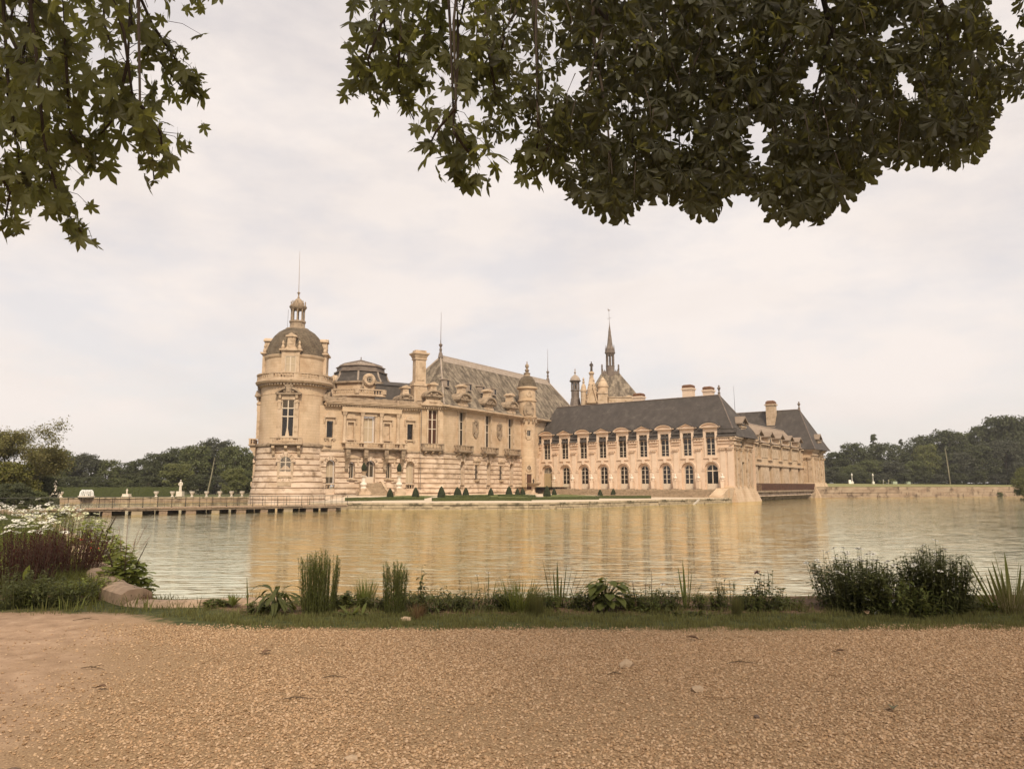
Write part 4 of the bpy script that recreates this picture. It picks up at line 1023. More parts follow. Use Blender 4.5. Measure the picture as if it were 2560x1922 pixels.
# ================================================================== FAR PAVILION (beyond the low wing)
q = PC + PE * 59
FQ = scaled((q.x - .79 * 34, q.y + .612 * 34), (0.79, -0.612))
FR = scaled(q, PE)
far_p = thing('far_pavilion', 'far pavilion with steep dark hipped slate roof and a tall pale chimney', 'building', (74, 182, -1.2))
LQ = 34 / 1.0 * math.hypot(.79, .612)
w = MB(); wall(w, 0, LQ, -1.4, 10.3, [], .3); part('wall', w, 'stone', far_p, FQ)
for x in (LQ - .7, LQ - 2.0):
    b = MB(); b.box(x - .45, x + .45, -.15, 0, 1.6, 8.0); capital(b, x, -.1, 8.0, 1.0, .6); part('pilaster', b, 'trim', far_p, FQ)
b = MB(); b.box(LQ - 6, LQ + .5, -.7, 0, 10.15, 10.45); b.box(LQ - 6, LQ + .3, -.4, 0, 9.8, 10.15); part('cornice', b, 'trim', far_p, FQ)
end_face(far_p, FR, 11.7, 6.2, 'stone')
b = MB(); b.frus(-1.2, 14.2, -1.6, 2, -1.4, -.2, 12.0, -.2, 2, 2.4); part('battered_base', b, 'stone', far_p, FR)
b = MB(); b.frus(LQ - 4, LQ + 1.0, -1.2, 2, -1.4, LQ - 4, LQ + .2, -.2, 2, 2.4); part('battered_base', b, 'stone', far_p, FQ)
r = MB(); hip(r, -2, LQ + 1.0, -.9, 12.6, 10.45, 2, LQ - 4.3, 5.85, 20.95, (.13, 11.7)); uvroof(part('roof', r, 'slate', far_p, FQ))
b = MB(); b.tube([(0, 5.85, 21), (LQ - 4.3, 5.85, 21)], .14, 5); part('ridge_capping', b, 'lead', far_p, FQ)
for y1 in (-.9, 12.6):
    b = MB(); P = Vector((LQ - 4.3, 5.85, 20.95)); Q = Vector((LQ + 1, y1, 10.45)); q = Q.lerp(P, .13); q.z = 11.7; b.tube([P, q, Q], .1, 5); part('hip_capping', b, 'lead', far_p, FQ)
b = MB(); b.lathe([(.35, 20.7), (.25, 21.3), (.35, 21.4), (.14, 21.6), (.16, 21.9), (.36, 22.3), (.38, 22.5), (.14, 22.7), (.22, 22.9), (0, 23.1)], 9, (LQ - 4.3, 5.85)); part('finial', b, 'lead', far_p, FQ)
c = MB(); c.frus(LQ - 12.0, LQ - 9.9, 3.4, 5.2, 16.6, LQ - 12.05, LQ - 9.85, 3.3, 5.3, 22.3); c.box(LQ - 12.3, LQ - 9.6, 3.1, 5.5, 22.3, 22.65); c.box(LQ - 12.2, LQ - 9.7, 3.1, 5.5, 16.2, 16.7)
ch = part('chimney', c, 'trim', far_p, FQ)
c = MB(); c.box(LQ - 12.05, LQ - 9.85, 3.3, 5.3, 22.65, 23.2); c.frus(LQ - 12.05, LQ - 9.85, 3.3, 5.3, 23.2, LQ - 11.7, LQ - 10.2, 3.7, 4.9, 23.6); part('chimney_cap', c, 'terracotta', ch, FQ)
b = MB(); b.tube([(LQ - 21.2, 5.85, 20.9), (LQ - 21.35, 5.85, 28.5)], [.06, .025], 5); part('lightning_rod', b, 'iron', far_p, FQ)

# ================================================================== CHAPEL AND ROOFTOPS BEHIND THE GALLERY
chap = thing('chapel', 'chapel roof rising behind the gallery with a thin pierced spire', 'chapel', (25, 185, 0))
CM = T(25, 185, 0)
b = MB(); b.box(-7, 7, -5, 9, 0, 22.6); part('wall', b, 'stone', chap, CM)
r = MB(); hip(r, -6.6, 6.8, -5.2, 9.2, 22.4, -2.1, 2.1, 1.0, 30.2); uvroof(part('roof', r, 'slate_moss', chap, CM))
b = MB(); b.box(-2.1, 2.1, .6, 1.4, 29.6, 30.4)
for k in range(9): b.lathe([(.1, 30.4), (.16, 30.6), (.05, 30.8), (0, 31.0)], 5, (-1.9 + k * .47, 1.0))
part('ridge_cresting', b, 'lead', chap, CM)
for x in (-2.1, 2.1):
    b = MB(); b.lathe([(.25, 30.0), (.2, 30.8), (.3, 31.0), (.12, 31.2), (.28, 31.5), (.12, 31.7), (.26, 31.95), (0, 32.3)], 7, (x, 1)); part('finial', b, 'lead', chap, CM)
b = MB(); b.lathe([(1.1, 28.8), (1.1, 31.6), (1.2, 31.7), (.85, 31.8)], 8, (0, 1)); b.lathe([(.9, 34.4), (1.0, 34.6), (1.35, 35.1), (1.35, 35.3), (1.1, 35.4), (1.15, 36.2), (.95, 36.4), (.72, 36.9), (.5, 39.0), (.32, 40.4), (.36, 40.5), (.1, 42.3), (.06, 43.0)], 8, (0, 1))
for k in range(8):
    a = math.pi / 4 * k; b.tube([(.95 * math.cos(a), 1 + .95 * math.sin(a), 31.6), (.93 * math.cos(a), 1 + .93 * math.sin(a), 34.6)], .15, 5)
    b.tube([(1.15 * math.cos(a), 1 + 1.15 * math.sin(a), 35.3), (1.1 * math.cos(a), 1 + 1.1 * math.sin(a), 37.2)], [.12, .03], 5)
b.tube([(0, 1, 43), (-.1, 1, 46.2)], [.05, .03], 5); b.tube([(-.55, .9, 44.0), (.5, 1.1, 44.3)], .04, 4)
b.prism([(-.35, 46.2), (-.1, 46.1), (.2, 46.2), (.28, 46.6), (.12, 46.35), (-.15, 46.35), (-.25, 46.75), (-.38, 46.6)], .97, 1.03)
part('spire', b, 'lead', chap, CM)
b = MB(); b.prism([(-6.9, 21.5), (-4.1, 21.5), (-5.45, 25.7)], -6.4, -3); b.prism([(-6.9, 21.5), (-6.6, 21.5), (-5.3, 25.9), (-5.6, 25.9)], -6.7, -6.3); b.prism([(-4.4, 21.5), (-4.1, 21.5), (-5.3, 25.9), (-5.6, 25.9)], -6.7, -6.3)
part('gable', b, 'stone', chap, CM)
b = MB(); b.frus(-6.9, -3.9, -6, -3, 22, -5.9, -4.9, -5.0, -4.0, 27.8)
for k in range(26):
    t = random.random(); hw = 1.5 - t * 1.0; s = random.choice((-1, 1)); b.lathe([(0, 0), (.2, .15), (.1, .4), (0, .5)], 4, (-5.4 + s * hw * random.uniform(.7, 1.05), -4.5 - hw))
    for i in range(len(b.v) - 16, len(b.v)): x, y, z = b.v[i]; b.v[i] = (x, y, z + 22 + t * 5.8)
b.lathe([(.5, 27.8), (.45, 28.6), (.68, 28.9), (.68, 29.2), (.4, 29.5)], 10, (-5.4, -4.5)); part('pinnacle', b, 'trim', chap, CM)
b = MB(); b.lathe([(1.25, 20), (1.25, 25.4), (1.4, 25.5), (1.4, 25.9), (1.2, 26.0), (1.1, 26.5), (.65, 27.1), (.7, 27.25), (.15, 27.9), (0, 28.2)], 14, (-2.7, -5)); part('stair_turret', b, 'stone', chap, CM, 40)
b = MB(); b.lathe([(.72, 20), (.72, 24.4), (.85, 24.5), (.85, 24.9), (.7, 25.0), (.5, 26.0), (.2, 26.5), (.35, 26.9), (.15, 27.2), (.28, 27.5), (0, 28.1)], 10, (-7.4, -4.5)); part('stair_turret', b, 'trim', chap, CM, 40)
b = MB(); b.box(-4.2, -1.9, -7, -5.6, 20, 24.0); b.box(-4.35, -1.75, -7.15, -5.45, 23.7, 24.1); b.box(-4.1, -2.0, -6.9, -5.7, 24.1, 24.6); part('chimney', b, 'trim', chap, CM)
b = MB(); b.box(-1.5, 6.5, -6, -5.4, 21, 22.9); b.prism([(2.2, 22.9), (4.8, 22.9), (3.5, 23.5)], -6.1, -5.4); b.box(-1.6, 6.6, -6.2, -5.3, 22.9, 23.1); part('parapet', b, 'trim', chap, CM)
bt = thing('bell_turret', 'dark open bell turret with rounded metal cap between the big roof and the chapel', 'turret', (15.8, 183, 20))
BM = T(15.85, 184, 0, R(22))
b = MB(); b.lathe([(1.7, 20), (1.15, 23.3), (1.05, 23.4), (1.05, 25.0), (1.2, 25.1), (1.2, 25.3), (.9, 25.35)], 8); b.lathe([(1.0, 27.0), (1.1, 27.3), (1.5, 27.55), (1.5, 27.7), (1.15, 27.75)], 8)
for k in range(8):
    a = math.pi / 4 * k; b.tube([(.93 * math.cos(a), .93 * math.sin(a), 25.3), (.93 * math.cos(a), .93 * math.sin(a), 27.1)], .2, 5)
part('frame', b, 'lead', bt, BM)
b = MB(); b.lathe([(1.3, 27.7), (1.15, 28.3), (.8, 28.8), (.25, 29.2), (.1, 29.4), (.3, 29.8), (.08, 30.1), (.14, 30.5), (0, 30.9)], 12); part('cap', b, 'lead_pale', bt, BM, 40)
b = MB(); b.lathe([(.5, 25.6), (.42, 25.8), (.3, 26.4), (.1, 26.6), (.05, 27.0)], 10); part('bell', b, 'bronze', bt, BM, 40)
b = MB(); figure(b, 0, 0, 0, 2.55); b.lathe([(.45, -.25), (.4, 0.02)], 8)
single('rooftop_statue', b, 'bronze', 'dark robed statue standing on the carved pinnacle beside the chapel roof', 'statue', mw=T(19.6, 180.5, 29.45), smooth=50)

# ================================================================== WATER, TERRACE, QUAY
def water_material():
    m = bpy.data.materials.new("lake_water"); m.use_nodes = True
    nt = m.node_tree; N, L = nt.nodes, nt.links
    N.remove(N['Principled BSDF']); out = N['Material Output']
    gs = N.new("ShaderNodeBsdfGlossy"); gs.inputs['Color'].default_value = (1.0, .95, .72, 1); gs.inputs['Roughness'].default_value = .06
    df = N.new("ShaderNodeBsdfDiffuse"); df.inputs['Color'].default_value = (.22, .17, .045, 1)
    fr = N.new("ShaderNodeFresnel"); fr.inputs['IOR'].default_value = 1.33
    fm = N.new("ShaderNodeMapRange"); fm.inputs['From Max'].default_value = .22; fm.inputs['To Min'].default_value = .40; fm.inputs['To Max'].default_value = .985
    L.new(fr.outputs[0], fm.inputs['Value'])
    mxs = N.new("ShaderNodeMixShader"); L.new(fm.outputs[0], mxs.inputs[0]); L.new(df.outputs[0], mxs.inputs[1]); L.new(gs.outputs[0], mxs.inputs[2]); L.new(mxs.outputs[0], out.inputs[0])
    t = N.new("ShaderNodeTexCoord")
    def noise(sc, detail, rot=0.0, w=0.0):
        mpn = N.new("ShaderNodeMapping"); mpn.inputs['Scale'].default_value = sc; mpn.inputs['Rotation'].default_value = (0, 0, rot)
        L.new(t.outputs['Object'], mpn.inputs[0])
        n = N.new("ShaderNodeTexNoise"); n.inputs['Scale'].default_value = 1.0; n.inputs['Detail'].default_value = detail
        n.inputs['Roughness'].default_value = 0.5; n.inputs['Distortion'].default_value = w
        L.new(mpn.outputs[0], n.inputs['Vector']); return n.outputs[0]
    a = noise((0.5, 2.4, 1), 3, 0.05, .3); b = noise((0.62, 3.6, 1), 2, -0.06, .5); c_ = noise((2.0, 9.0, 1), 2, 0.04, .3); g = noise((0.045, 0.085, 1), 3)
    def mrange(v, a0, a1, b0, b1):
        n = N.new("ShaderNodeMapRange"); n.inputs['From Min'].default_value = a0; n.inputs['From Max'].default_value = a1; n.inputs['To Min'].default_value = b0; n.inputs['To Max'].default_value = b1; L.new(v, n.inputs['Value']); return n.outputs[0]
    def mth(op, x, y):
        n = N.new("ShaderNodeMath"); n.operation = op
        for i, v in enumerate((x, y)):
            if isinstance(v, (int, float)): n.inputs[i].default_value = v
            else: L.new(v, n.inputs[i])
        return n.outputs[0]
    patch = mrange(g, .40, .60, .25, 1.0)                 # wind patches
    crest = mth('MULTIPLY', mrange(b, .54, .72, 0, 1), patch)   # scattered short wave crests on a nearly calm surface
    h_ = mth('ADD', mth('MULTIPLY', a, .26), mth('MULTIPLY', crest, .8)); m2o = mth('ADD', h_, mth('MULTIPLY', mth('MULTIPLY', c_, patch), .10))
    bp = N.new("ShaderNodeBump"); bp.inputs['Strength'].default_value = 1.0; bp.inputs['Distance'].default_value = 0.085
    L.new(m2o, bp.inputs['Height']); L.new(bp.outputs[0], gs.inputs['Normal']); L.new(bp.outputs[0], fr.inputs['Normal'])
    return m
b = MB(); b.quad((-700, 4, -1.2), (700, 4, -1.2), (700, 420, -1.2), (-700, 420, -1.2)); struct('water', b, water_material())
b = MB(); b.quad((-900, -60, -2.6), (900, -60, -2.6), (900, 1500, -2.6), (-900, 1500, -2.6)); struct('lake_bed', b, mat("lake_mud", (.05, .04, .02)))

QL = [(-24, 88.0), (-17.4, 87.6), (1.9, 88.2), (12, 98), (18, 104.8), (27, 114.5), (36.5, 124.6)]
def qdist(x, y):
    best = 1e9
    for (ax, ay), (bx, by) in zip(QL, QL[1:]):
        dx, dy = bx - ax, by - ay; t = max(0, min(1, ((x - ax) * dx + (y - ay) * dy) / (dx * dx + dy * dy)))
        best = min(best, math.hypot(x - ax - t * dx, y - ay - t * dy))
    return best
def ss(a, b, v):
    t = max(0.0, min(1.0, (v - a) / (b - a))); return t * t * (3 - 2 * t)
def zt(x, y): return -.4 + .45 * ss(3, 20, qdist(x, y)) * (1 - ss(8, 24, x))
QP = []
for (ax, ay), (bx, by) in zip(QL, QL[1:]):
    for k in range(6): QP.append((ax + (bx - ax) * k / 6, ay + (by - ay) * k / 6))
QP.append(QL[-1])
b = MB(); rows = [0, 3, 7, 12, 20, 45, 75]
for i, (x, y) in enumerate(QP):
    t = i / (len(QP) - 1); dx, dy = -.75 * ss(.4, .9, t), 1.0
    for r_ in rows: X, Y = x + dx * r_, y + dy * r_; b.v.append((X, Y, zt(X, Y)))
nr = len(rows)
for i in range(len(QP) - 1):
    for j in range(nr - 1): b.f.append((i * nr + j, (i + 1) * nr + j, (i + 1) * nr + j + 1, i * nr + j + 1)); b.m.append(0)
struct('garden_path', b, mat("pale_gravel_path", (.62, .51, .38), (.56, .45, .33), 2, .95, .2, 30), smooth=180)
b = MB()                                                 # sunk lawns of the parterre
for pts in ([(-20, 98.2), (-11.8, 99.4), (-11.0, 112), (-16.5, 121)], [(-9.6, 98), (1.6, 99.5), (4, 118), (0, 140), (-7, 128), (-9.6, 112)], [(4.2, 103), (12.5, 110), (16, 124), (9, 136), (5, 118)], [(15.5, 116), (22, 121.5), (21, 128), (18, 125)]):
    c = Vector((sum(p[0] for p in pts) / len(pts), sum(p[1] for p in pts) / len(pts)))
    n = len(pts); ring = []
    for k in range(n):
        for j in range(4):
            p = Vector(pts[k]).lerp(Vector(pts[(k + 1) % n]), j / 4); ring.append(p)
    base = len(b.v)
    for f in (1, .66, .33):
        for p in ring: q = c.lerp(p, f); b.v.append((q.x, q.y, zt(q.x, q.y) + .02))
    b.v.append((c.x, c.y, zt(c.x, c.y) + .02)); N_ = len(ring)
    for l in range(2):
        for k in range(N_): b.f.append((base + l * N_ + k, base + l * N_ + (k + 1) % N_, base + (l + 1) * N_ + (k + 1) % N_, base + (l + 1) * N_ + k)); b.m.append(0)
    for k in range(N_): b.f.append((base + 2 * N_ + k, base + 2 * N_ + (k + 1) % N_, base + 3 * N_)); b.m.append(0)
M['lawn'] = mat("mown_lawn", (.10, .115, .03), (.15, .16, .05), 1.2, .95, .4, 30)
struct('parterre_lawn', b, 'lawn', smooth=180)
qw = thing('quay_wall', 'low mossy stone quay wall along the garden terrace at the water', 'wall', (1.9, 88.2, -1.2))
b = MB()
for (ax, ay), (bx, by) in zip(QL, QL[1:]): b.quad((ax, ay, -1.6), (bx, by, -1.6), (bx, by, -.42), (ax, ay, -.42))
e = QL[-1]; b.quad((e[0], e[1], -1.6), (e[0] - 4, e[1] + 8, -1.6), (e[0] - 4, e[1] + 8, -.42), (e[0], e[1], -.42))
part('core', b, 'quay', qw)
for lev, (z0, z1) in enumerate(((-1.55, -1.02), (-1.0, -.62))):
    for (ax, ay), (bx, by) in zip(QL, QL[1:]):
        ln = math.hypot(bx - ax, by - ay); x = 0.0; e = Vector(((bx - ax) / ln, (by - ay) / ln))
        f = frame((ax, ay), e)
        while x < ln - .05:
            wd = min(ln - x, random.uniform(.7, 1.5)); pr = random.uniform(.03, .12)
            if lev == 1 and random.random() < .06: pr = -.02
            s = MB(); s.box(x + .02, x + wd - .02, -pr, .05, z0 + random.uniform(0, .03), z1 - random.uniform(0, .04)); part('stone', s, 'quay', qw, f); x += wd
for (ax, ay), (bx, by) in zip(QL, QL[1:]):
    ln = math.hypot(bx - ax, by - ay); x = 0.0; f = frame((ax, ay), ((bx - ax), (by - ay)))
    while x < ln - .05:
        wd = min(ln - x, random.uniform(1.4, 2.4)); s = MB(); s.box(x + .015, x + wd - .015, -.14 - random.uniform(0, .05), .5, -.61, -.385 + random.uniform(-.02, .01)); part('coping_stone', s, 'quay', qw, f); x += wd
b = MB(); b.box(-.12, .12, -.06, .06, 0, 1.3)
single('fallen_slab', b, 'white_stone', 'pale broken slab leaning on the quay wall near its right end', 'slab', mw=Matrix.Translation((27.6, 114.3, -1.3)) @ Matrix.Rotation(R(48), 4, (0.3, 1, 0)) )
# steps along the gallery
st = thing('terrace_steps', 'long flight of worn stone steps running along the gallery', 'steps', (20, 141, -.4))
b = MB(); b.box(-2, 44, -2.1, .1, -.6, .92); part('landing', b, 'steps', st, FG)
for k in range(6):
    b = MB(); b.box(-2, 42.0 - k * .28, -2.1 - .48 * (k + 1), -2.1 - .48 * k + .05, -.7, .92 - .225 * (k + 1)); b.box(-2, 42.03 - k * .28, -2.14 - .48 * (k + 1), -2.1 - .48 * k, .92 - .225 * (k + 1), .92 - .225 * (k + 1) + .05); part('step', b, 'steps', st, FG)
b = MB(); b.prismx([(-2.0, -1.4), (-5.6, -1.4), (-5.6, -.15), (-2.3, 1.15), (-2.0, 1.15)], 42.1, 44.3); b.box(42.0, 44.6, -2.4, .05, -1.4, 1.2)
part('end_wall', b, 'stone', st, FG)
# staircase to the columned front
sa = thing('garden_staircase', 'short flared stone staircase leading up to the glazed door of the columned front', 'staircase', (-22, 118, 0))
b = MB(); b.box(4.6, 7.7, -1.4, .1, -.3, 2.04); part('landing', b, 'steps', sa, FA)
for k in range(10):
    z = 2.04 - .2 * (k + 1); fl = .10 * max(0, k - 3)
    b = MB(); b.box(4.75 - fl, 7.55 + fl, -1.4 - .36 * (k + 1), -1.4 - .36 * k + .04, -.3, z); b.box(4.75 - fl, 7.55 + fl, -1.44 - .36 * (k + 1), -1.4 - .36 * k, z, z + .05); part('step', b, 'steps', sa, FA)
for s, x in ((-1, 4.5), (1, 7.8)):
    b = MB(); b.prismx([(-.1, -.3), (-5.2, -.3), (-5.2, .55), (-3.2, 1.1), (-1.2, 2.3), (-.1, 2.3)], x - .2, x + .2); part('side_wall', b, 'trim', sa, FA)
def topiary_pot(f, x, y, z, label):
    t = thing('potted_topiary', label, 'topiary', f @ Vector((x, y, z)), 'clipped trees in pots beside the staircase')
    m_ = at(f, x, y, z)
    b = MB(); b.lathe([(.22, 0), (.3, .1), (.2, .2), (.42, .6), (.5, .72), (.4, .7)], 12); part('pot', b, 'trim', t, m_, 40)
    b = MB(); b.lathe([(0.03, .6), (.3, .75), (.4, 1.15), (.34, 1.55), (.12, 2.0), (0, 2.1)], 12)
    part('foliage', b, 'topiary', t, m_, 60)
M['topiary'] = mat("clipped_yew", (.018, .022, .010), (.03, .036, .014), 6, .95, .8, 25, bdist=.05)
M['hedge'] = mat("clipped_box_hedge", (.045, .055, .018), (.075, .085, .028), 4, .95, .8, 22, bdist=.05)
for x, lab in ((3.6, 'small clipped tree in a pot on the pedestal left of the staircase'), (9.4, 'small clipped tree in a pot on the pedestal right of the staircase')):
    p = thing('pedestal', 'stone pedestal with scrolled foot on the ' + ('left' if x < 5 else 'right') + ' side of the garden staircase', 'pedestal', FA @ Vector((x, -4.6, 0)), 'pedestals beside the staircase')
    b = MB(); b.box(x - .85, x + .85, -5.3, -3.9, -.3, .7); b.box(x - .55, x + .55, -5.1, -4.1, .7, 1.25); part('base', b, 'trim', p, FA)
    b = MB(); b.lathe([(.5, 1.25), (.35, 1.45), (.55, 1.75), (.5, 2.0), (.3, 2.15), (.3, 2.9), (.5, 3.0), (.5, 3.1)], 10, (x, -4.6)); part('column', b, 'white_stone', p, FA, 40)
    topiary_pot(FA, x, -4.6, 3.1, lab)
# hedges and clipped cones of the parterre
def hedge(name, p0, p1, th, h, label, m_='hedge', group=None, n=26):
    p0, p1 = Vector(p0), Vector(p1); ln = (p1 - p0).length; b = MB()
    xs = [ln * i / n for i in range(n + 1)]
    e = (p1 - p0).normalized()
    for x in xs:
        wx, wy = p0.x + e.x * x, p0.y + e.y * x; z = zt(wx, wy) if th < 2 else -.4
        j = lambda a: random.uniform(-a, a)
        b.v += [(x, 0 + j(.03), z - .1), (x, j(.05), z + h * .5), (x, .04 + j(.04), z + h + j(.035)), (x, th - .04 + j(.04), z + h + j(.035)), (x, th + j(.04), z - .1)]
    for i in range(n):
        for k in range(4): b.f.append((i * 5 + k, (i + 1) * 5 + k, (i + 1) * 5 + k + 1, i * 5 + k + 1)); b.m.append(0)
    b.f.append((4, 3, 2, 1, 0)); b.m.append(0); b.f.append(tuple(n * 5 + k for k in range(5))); b.m.append(0)
    return single(name, b, m_, label, 'hedge', group, frame(p0, p1 - p0))
hg = 'low clipped box hedges along the terrace'
hedge('box_hedge', (-21.3, 95.4), (-11.4, 97.3), .9, .42, 'low box hedge in front of the garden staircase, first from the bridge', group=hg)
hedge('box_hedge', (-10.1, 94.9), (2.55, 97.4), .9, .45, 'long low box hedge below the three tall windows, nearest the water', group=hg)
hedge('box_hedge', (2.62, 100.0), (12.56, 107.8), .9, .42, 'low box hedge in front of the left half of the gallery', group=hg)
hedge('box_hedge', (13.18, 112.6), (22.28, 119.8), .9, .42, 'low box hedge ending at the bare part of the quay', group=hg)
hedge('box_hedge', (-9.5, 104), (-3.0, 104.8), .7, .3, 'inner low box hedge behind the clipped cones left of centre', group=hg)
hedge('box_hedge', (-2.0, 110), (3.5, 111), .7, .3, 'inner low box hedge behind the long front hedge below the corner turret', group=hg)
CONES = [(-16.87, 103.5, 1.30, 'clipped cone standing before the foot of the garden staircase'), (-13.42, 104.2, 1.42, 'clipped cone in front of the arched window right of the staircase'),
 (-9.84, 104.3, 1.55, 'big clipped cone in front of the corner of the main building'), (-8.24, 112.6, 1.4, 'clipped cone half hidden behind its neighbour below the first tall window'),
 (-7.88, 111.4, 1.15, 'short clipped cone overlapping the cone behind it'), (-6.53, 105.8, 1.35, 'clipped cone right of the overlapping pair'),
 (-3.38, 119.4, 1.22, 'clipped cone below the middle tall window'), (-.45, 112.8, 1.5, 'big clipped cone below the third tall window'),
 (.9, 124.5, 1.15, 'left of the two small clipped cones before the turret door'), (1.8, 124.5, 1.22, 'right of the two small clipped cones before the turret door'),
 (5.37, 114.8, 1.62, 'tallest clipped cone in front of the ochre gallery door'), (7.18, 127.2, 1.15, 'small clipped cone right of the tallest cone'),
 (16.2, 137.5, 1.3, 'left of the pair of clipped cones in front of the gallery steps'), (18.9, 139.5, 1.42, 'right of the pair of clipped cones in front of the gallery steps'), (25.0, 138.0, 1.4, 'lone clipped cone near the right end of the hedge')]
cm = []
for v in range(3):
    b = MB(); pr = [(.34, 0), (.385, .06), (.37, .2), (.31, .45), (.22, .7), (.12, .88), (.05, .97), (0, 1.0)]
    b.lathe(pr, 14)
    b.v = [(x * random.uniform(.94, 1.06), y * random.uniform(.94, 1.06), z) for x, y, z in b.v]
    cm.append(mesh_of('clipped_cone', b, 'topiary', 70))
for i, (x, y, h, lab) in enumerate(CONES):
    z = zt(x, y)
    if i >= 12: z = -.34
    tag(link('clipped_cone', cm[i % 3], None, Matrix.Translation((x, y, z)) @ Matrix.Rotation(i, 4, 'Z') @ Matrix.Diagonal((h * random.uniform(.95, 1.05), h, h, 1))), lab, 'topiary', 'clipped yew cones on the terrace')
# fountain basin by the turret door
fo = thing('fountain_basin', 'small stone fountain bowl on a pedestal before the turret door', 'fountain', (4.0, 139.3, 0))
fm = T(4.0, 139.3, zt(4, 139.3))
b = MB(); b.lathe([(.9, 0), (.9, .15), (.45, .25), (.25, .5), (.22, 1.3), (.35, 1.45)], 12); part('pedestal', b, 'trim', fo, fm, 40)
b = MB(); b.lathe([(.3, 1.4), (.9, 1.6), (1.35, 1.95), (1.4, 2.05), (1.3, 2.05), (.5, 1.85)], 16); part('bowl', b, 'trim_dark', fo, fm, 40)
b = MB(); figure(b, 0, 0, 1.8, 1.1); part('figure', b, 'bronze', fo, fm, 50)
# busts between the gallery doors
BP = None
names = ['left end of the gallery beside the ochre door', 'right of the ochre door', 'between the first and second glazed doors', 'between the second and third glazed doors', 'between the third and fourth glazed doors', 'between the fourth and fifth glazed doors', 'between the fifth and sixth glazed doors', 'between the sixth and seventh glazed doors', 'left of the widest glazed door', 'right of the widest glazed door']
for i, x in enumerate(pil[:10]):
    m_ = at(FG, x, -.75, .92) @ Matrix.Rotation(random.uniform(-.5, .5), 4, 'Z')
    if BP is None:
        BP = thing('marble_bust', '', 'bust', m_.to_translation(), 'marble busts along the gallery'); WM[BP.name] = m_; BP.matrix_world = m_
        b = MB(); b.frus(-.27, .27, -.27, .27, .12, -.36, .36, -.36, .36, 1.55); b.box(-.42, .42, -.42, .42, 1.55, 1.68); part('pedestal', b, 'trim_pink', BP, m_)
        b = MB(); b.box(-.5, .5, -.45, .45, -.02, .12); part('plinth', b, 'trim_dark', BP, m_)
        b = MB(); b.lathe([(.13, 1.68), (.10, 1.8), (.28, 1.92), (.42, 2.12), (.40, 2.28), (.22, 2.4), (.11, 2.46), (.10, 2.52)], 12)
        b.v = [(a, c * .62, d) for a, c, d in b.v]
        b.lathe([(.0, 2.46), (.13, 2.52), (.17, 2.68), (.15, 2.8), (.08, 2.88), (0, 2.9)], 10); b.prismx([(-.15, 2.72), (-.23, 2.62), (-.15, 2.6)], -.03, .03)
        part('bust', b, 'white_stone', BP, m_, 50)
        b = MB(); b.box(-.16, .16, -.34, -.3, 1.42, 1.5); part('name_plate', b, 'iron', BP, m_)
        o = BP
    else: o = copy_tree(BP, m_)
    o['label'] = 'white marble bust on a pedestal, ' + names[i]

# ================================================================== FOOTBRIDGE
br = thing('footbridge', 'low stone footbridge on many short piers with a thin iron railing', 'bridge', (-32, 75, -1.2))
B0, B1 = Vector((-62.0, 55.5)), Vector((-18.6, 84.6))
FB = frame(B0, B1 - B0); BLN = (B1 - B0).length
x = 0.0
while x < BLN:
    wd = min(random.uniform(2.2, 3.2), BLN - x)
    if wd < .3: break
    s = MB(); s.box(x + .015, x + wd - .015, -.08 - random.uniform(0, .06), .5, -.80, -.64); part('edge_stone', s, 'trim_dark', br, FB)
    s = MB(); s.box(x + .01, x + wd - .01, -.16 - random.uniform(0, .06), 2.6, -.64, -.5); part('deck_slab', s, 'coping' if random.random() < .7 else 'trim_dark', br, FB); x += wd
s = MB(); s.box(0, BLN, .5, 2.5, -.8, -.64); part('deck_core', s, 'trim_dark', br, FB)
k = 0; x = 1.0
while x < BLN - 1:
    s = MB(); wd = .8 if k % 2 else 1.0
    s.frus(x, x + wd, .1, 2.4, -1.7, x + .03, x + wd - .03, -.02, 2.4, -.80)
    part('pier', s, 'coping' if k % 3 else 'quay', br, FB)
    s = MB(); s.box(x + wd + .02, x + 2.43 - (.25 if k % 2 else .05), 2.2, 2.4, -1.7, -.80); part('added_shade_wall', s, 'quay', br, FB); x += 2.45; k += 1  # wall added at the back of each opening so the gap stays dark
s = MB(); s.tube([(0, -.02, .52), (BLN + .6, -.02, .52)], .028, 5); s.tube([(0, -.02, -.18), (BLN + .6, -.02, -.18)], .014, 4); rl = part('railing', s, 'iron_grey', br, FB)
s = MB(); s.tube([(0, 2.4, .5), (BLN + 4, 2.4, .5)], .025, 5); s.tube([(0, 2.4, -.18), (BLN + 4, 2.4, -.18)], .014, 4); rb = part('railing', s, 'iron_grey', br, FB)
post = MB(); post.tube([(0, 0, -.52), (0, 0, .52)], .026, 5); post.lathe([(.07, -.5), (.05, -.42), (.03, -.4)], 6); post = mesh_of('post', post, 'iron')
bar = MB(); bar.tube([(0, 0, -.5), (0, 0, .52)], .014, 4); bar = mesh_of('rail_bar', bar, 'iron')
n = int(BLN / 1.3)
for i in range(n + 1):
    x = i * BLN / n; link('post' if i % 2 == 0 else 'rail_bar', post if i % 2 == 0 else bar, rl, at(FB, x, -.02, 0)); link('rail_bar', bar, rl, at(FB, min(x + .65, BLN), -.02, 0))
    link('post' if i % 2 else 'rail_bar', post if i % 2 else bar, rb, at(FB, x + .4, 2.4, 0))

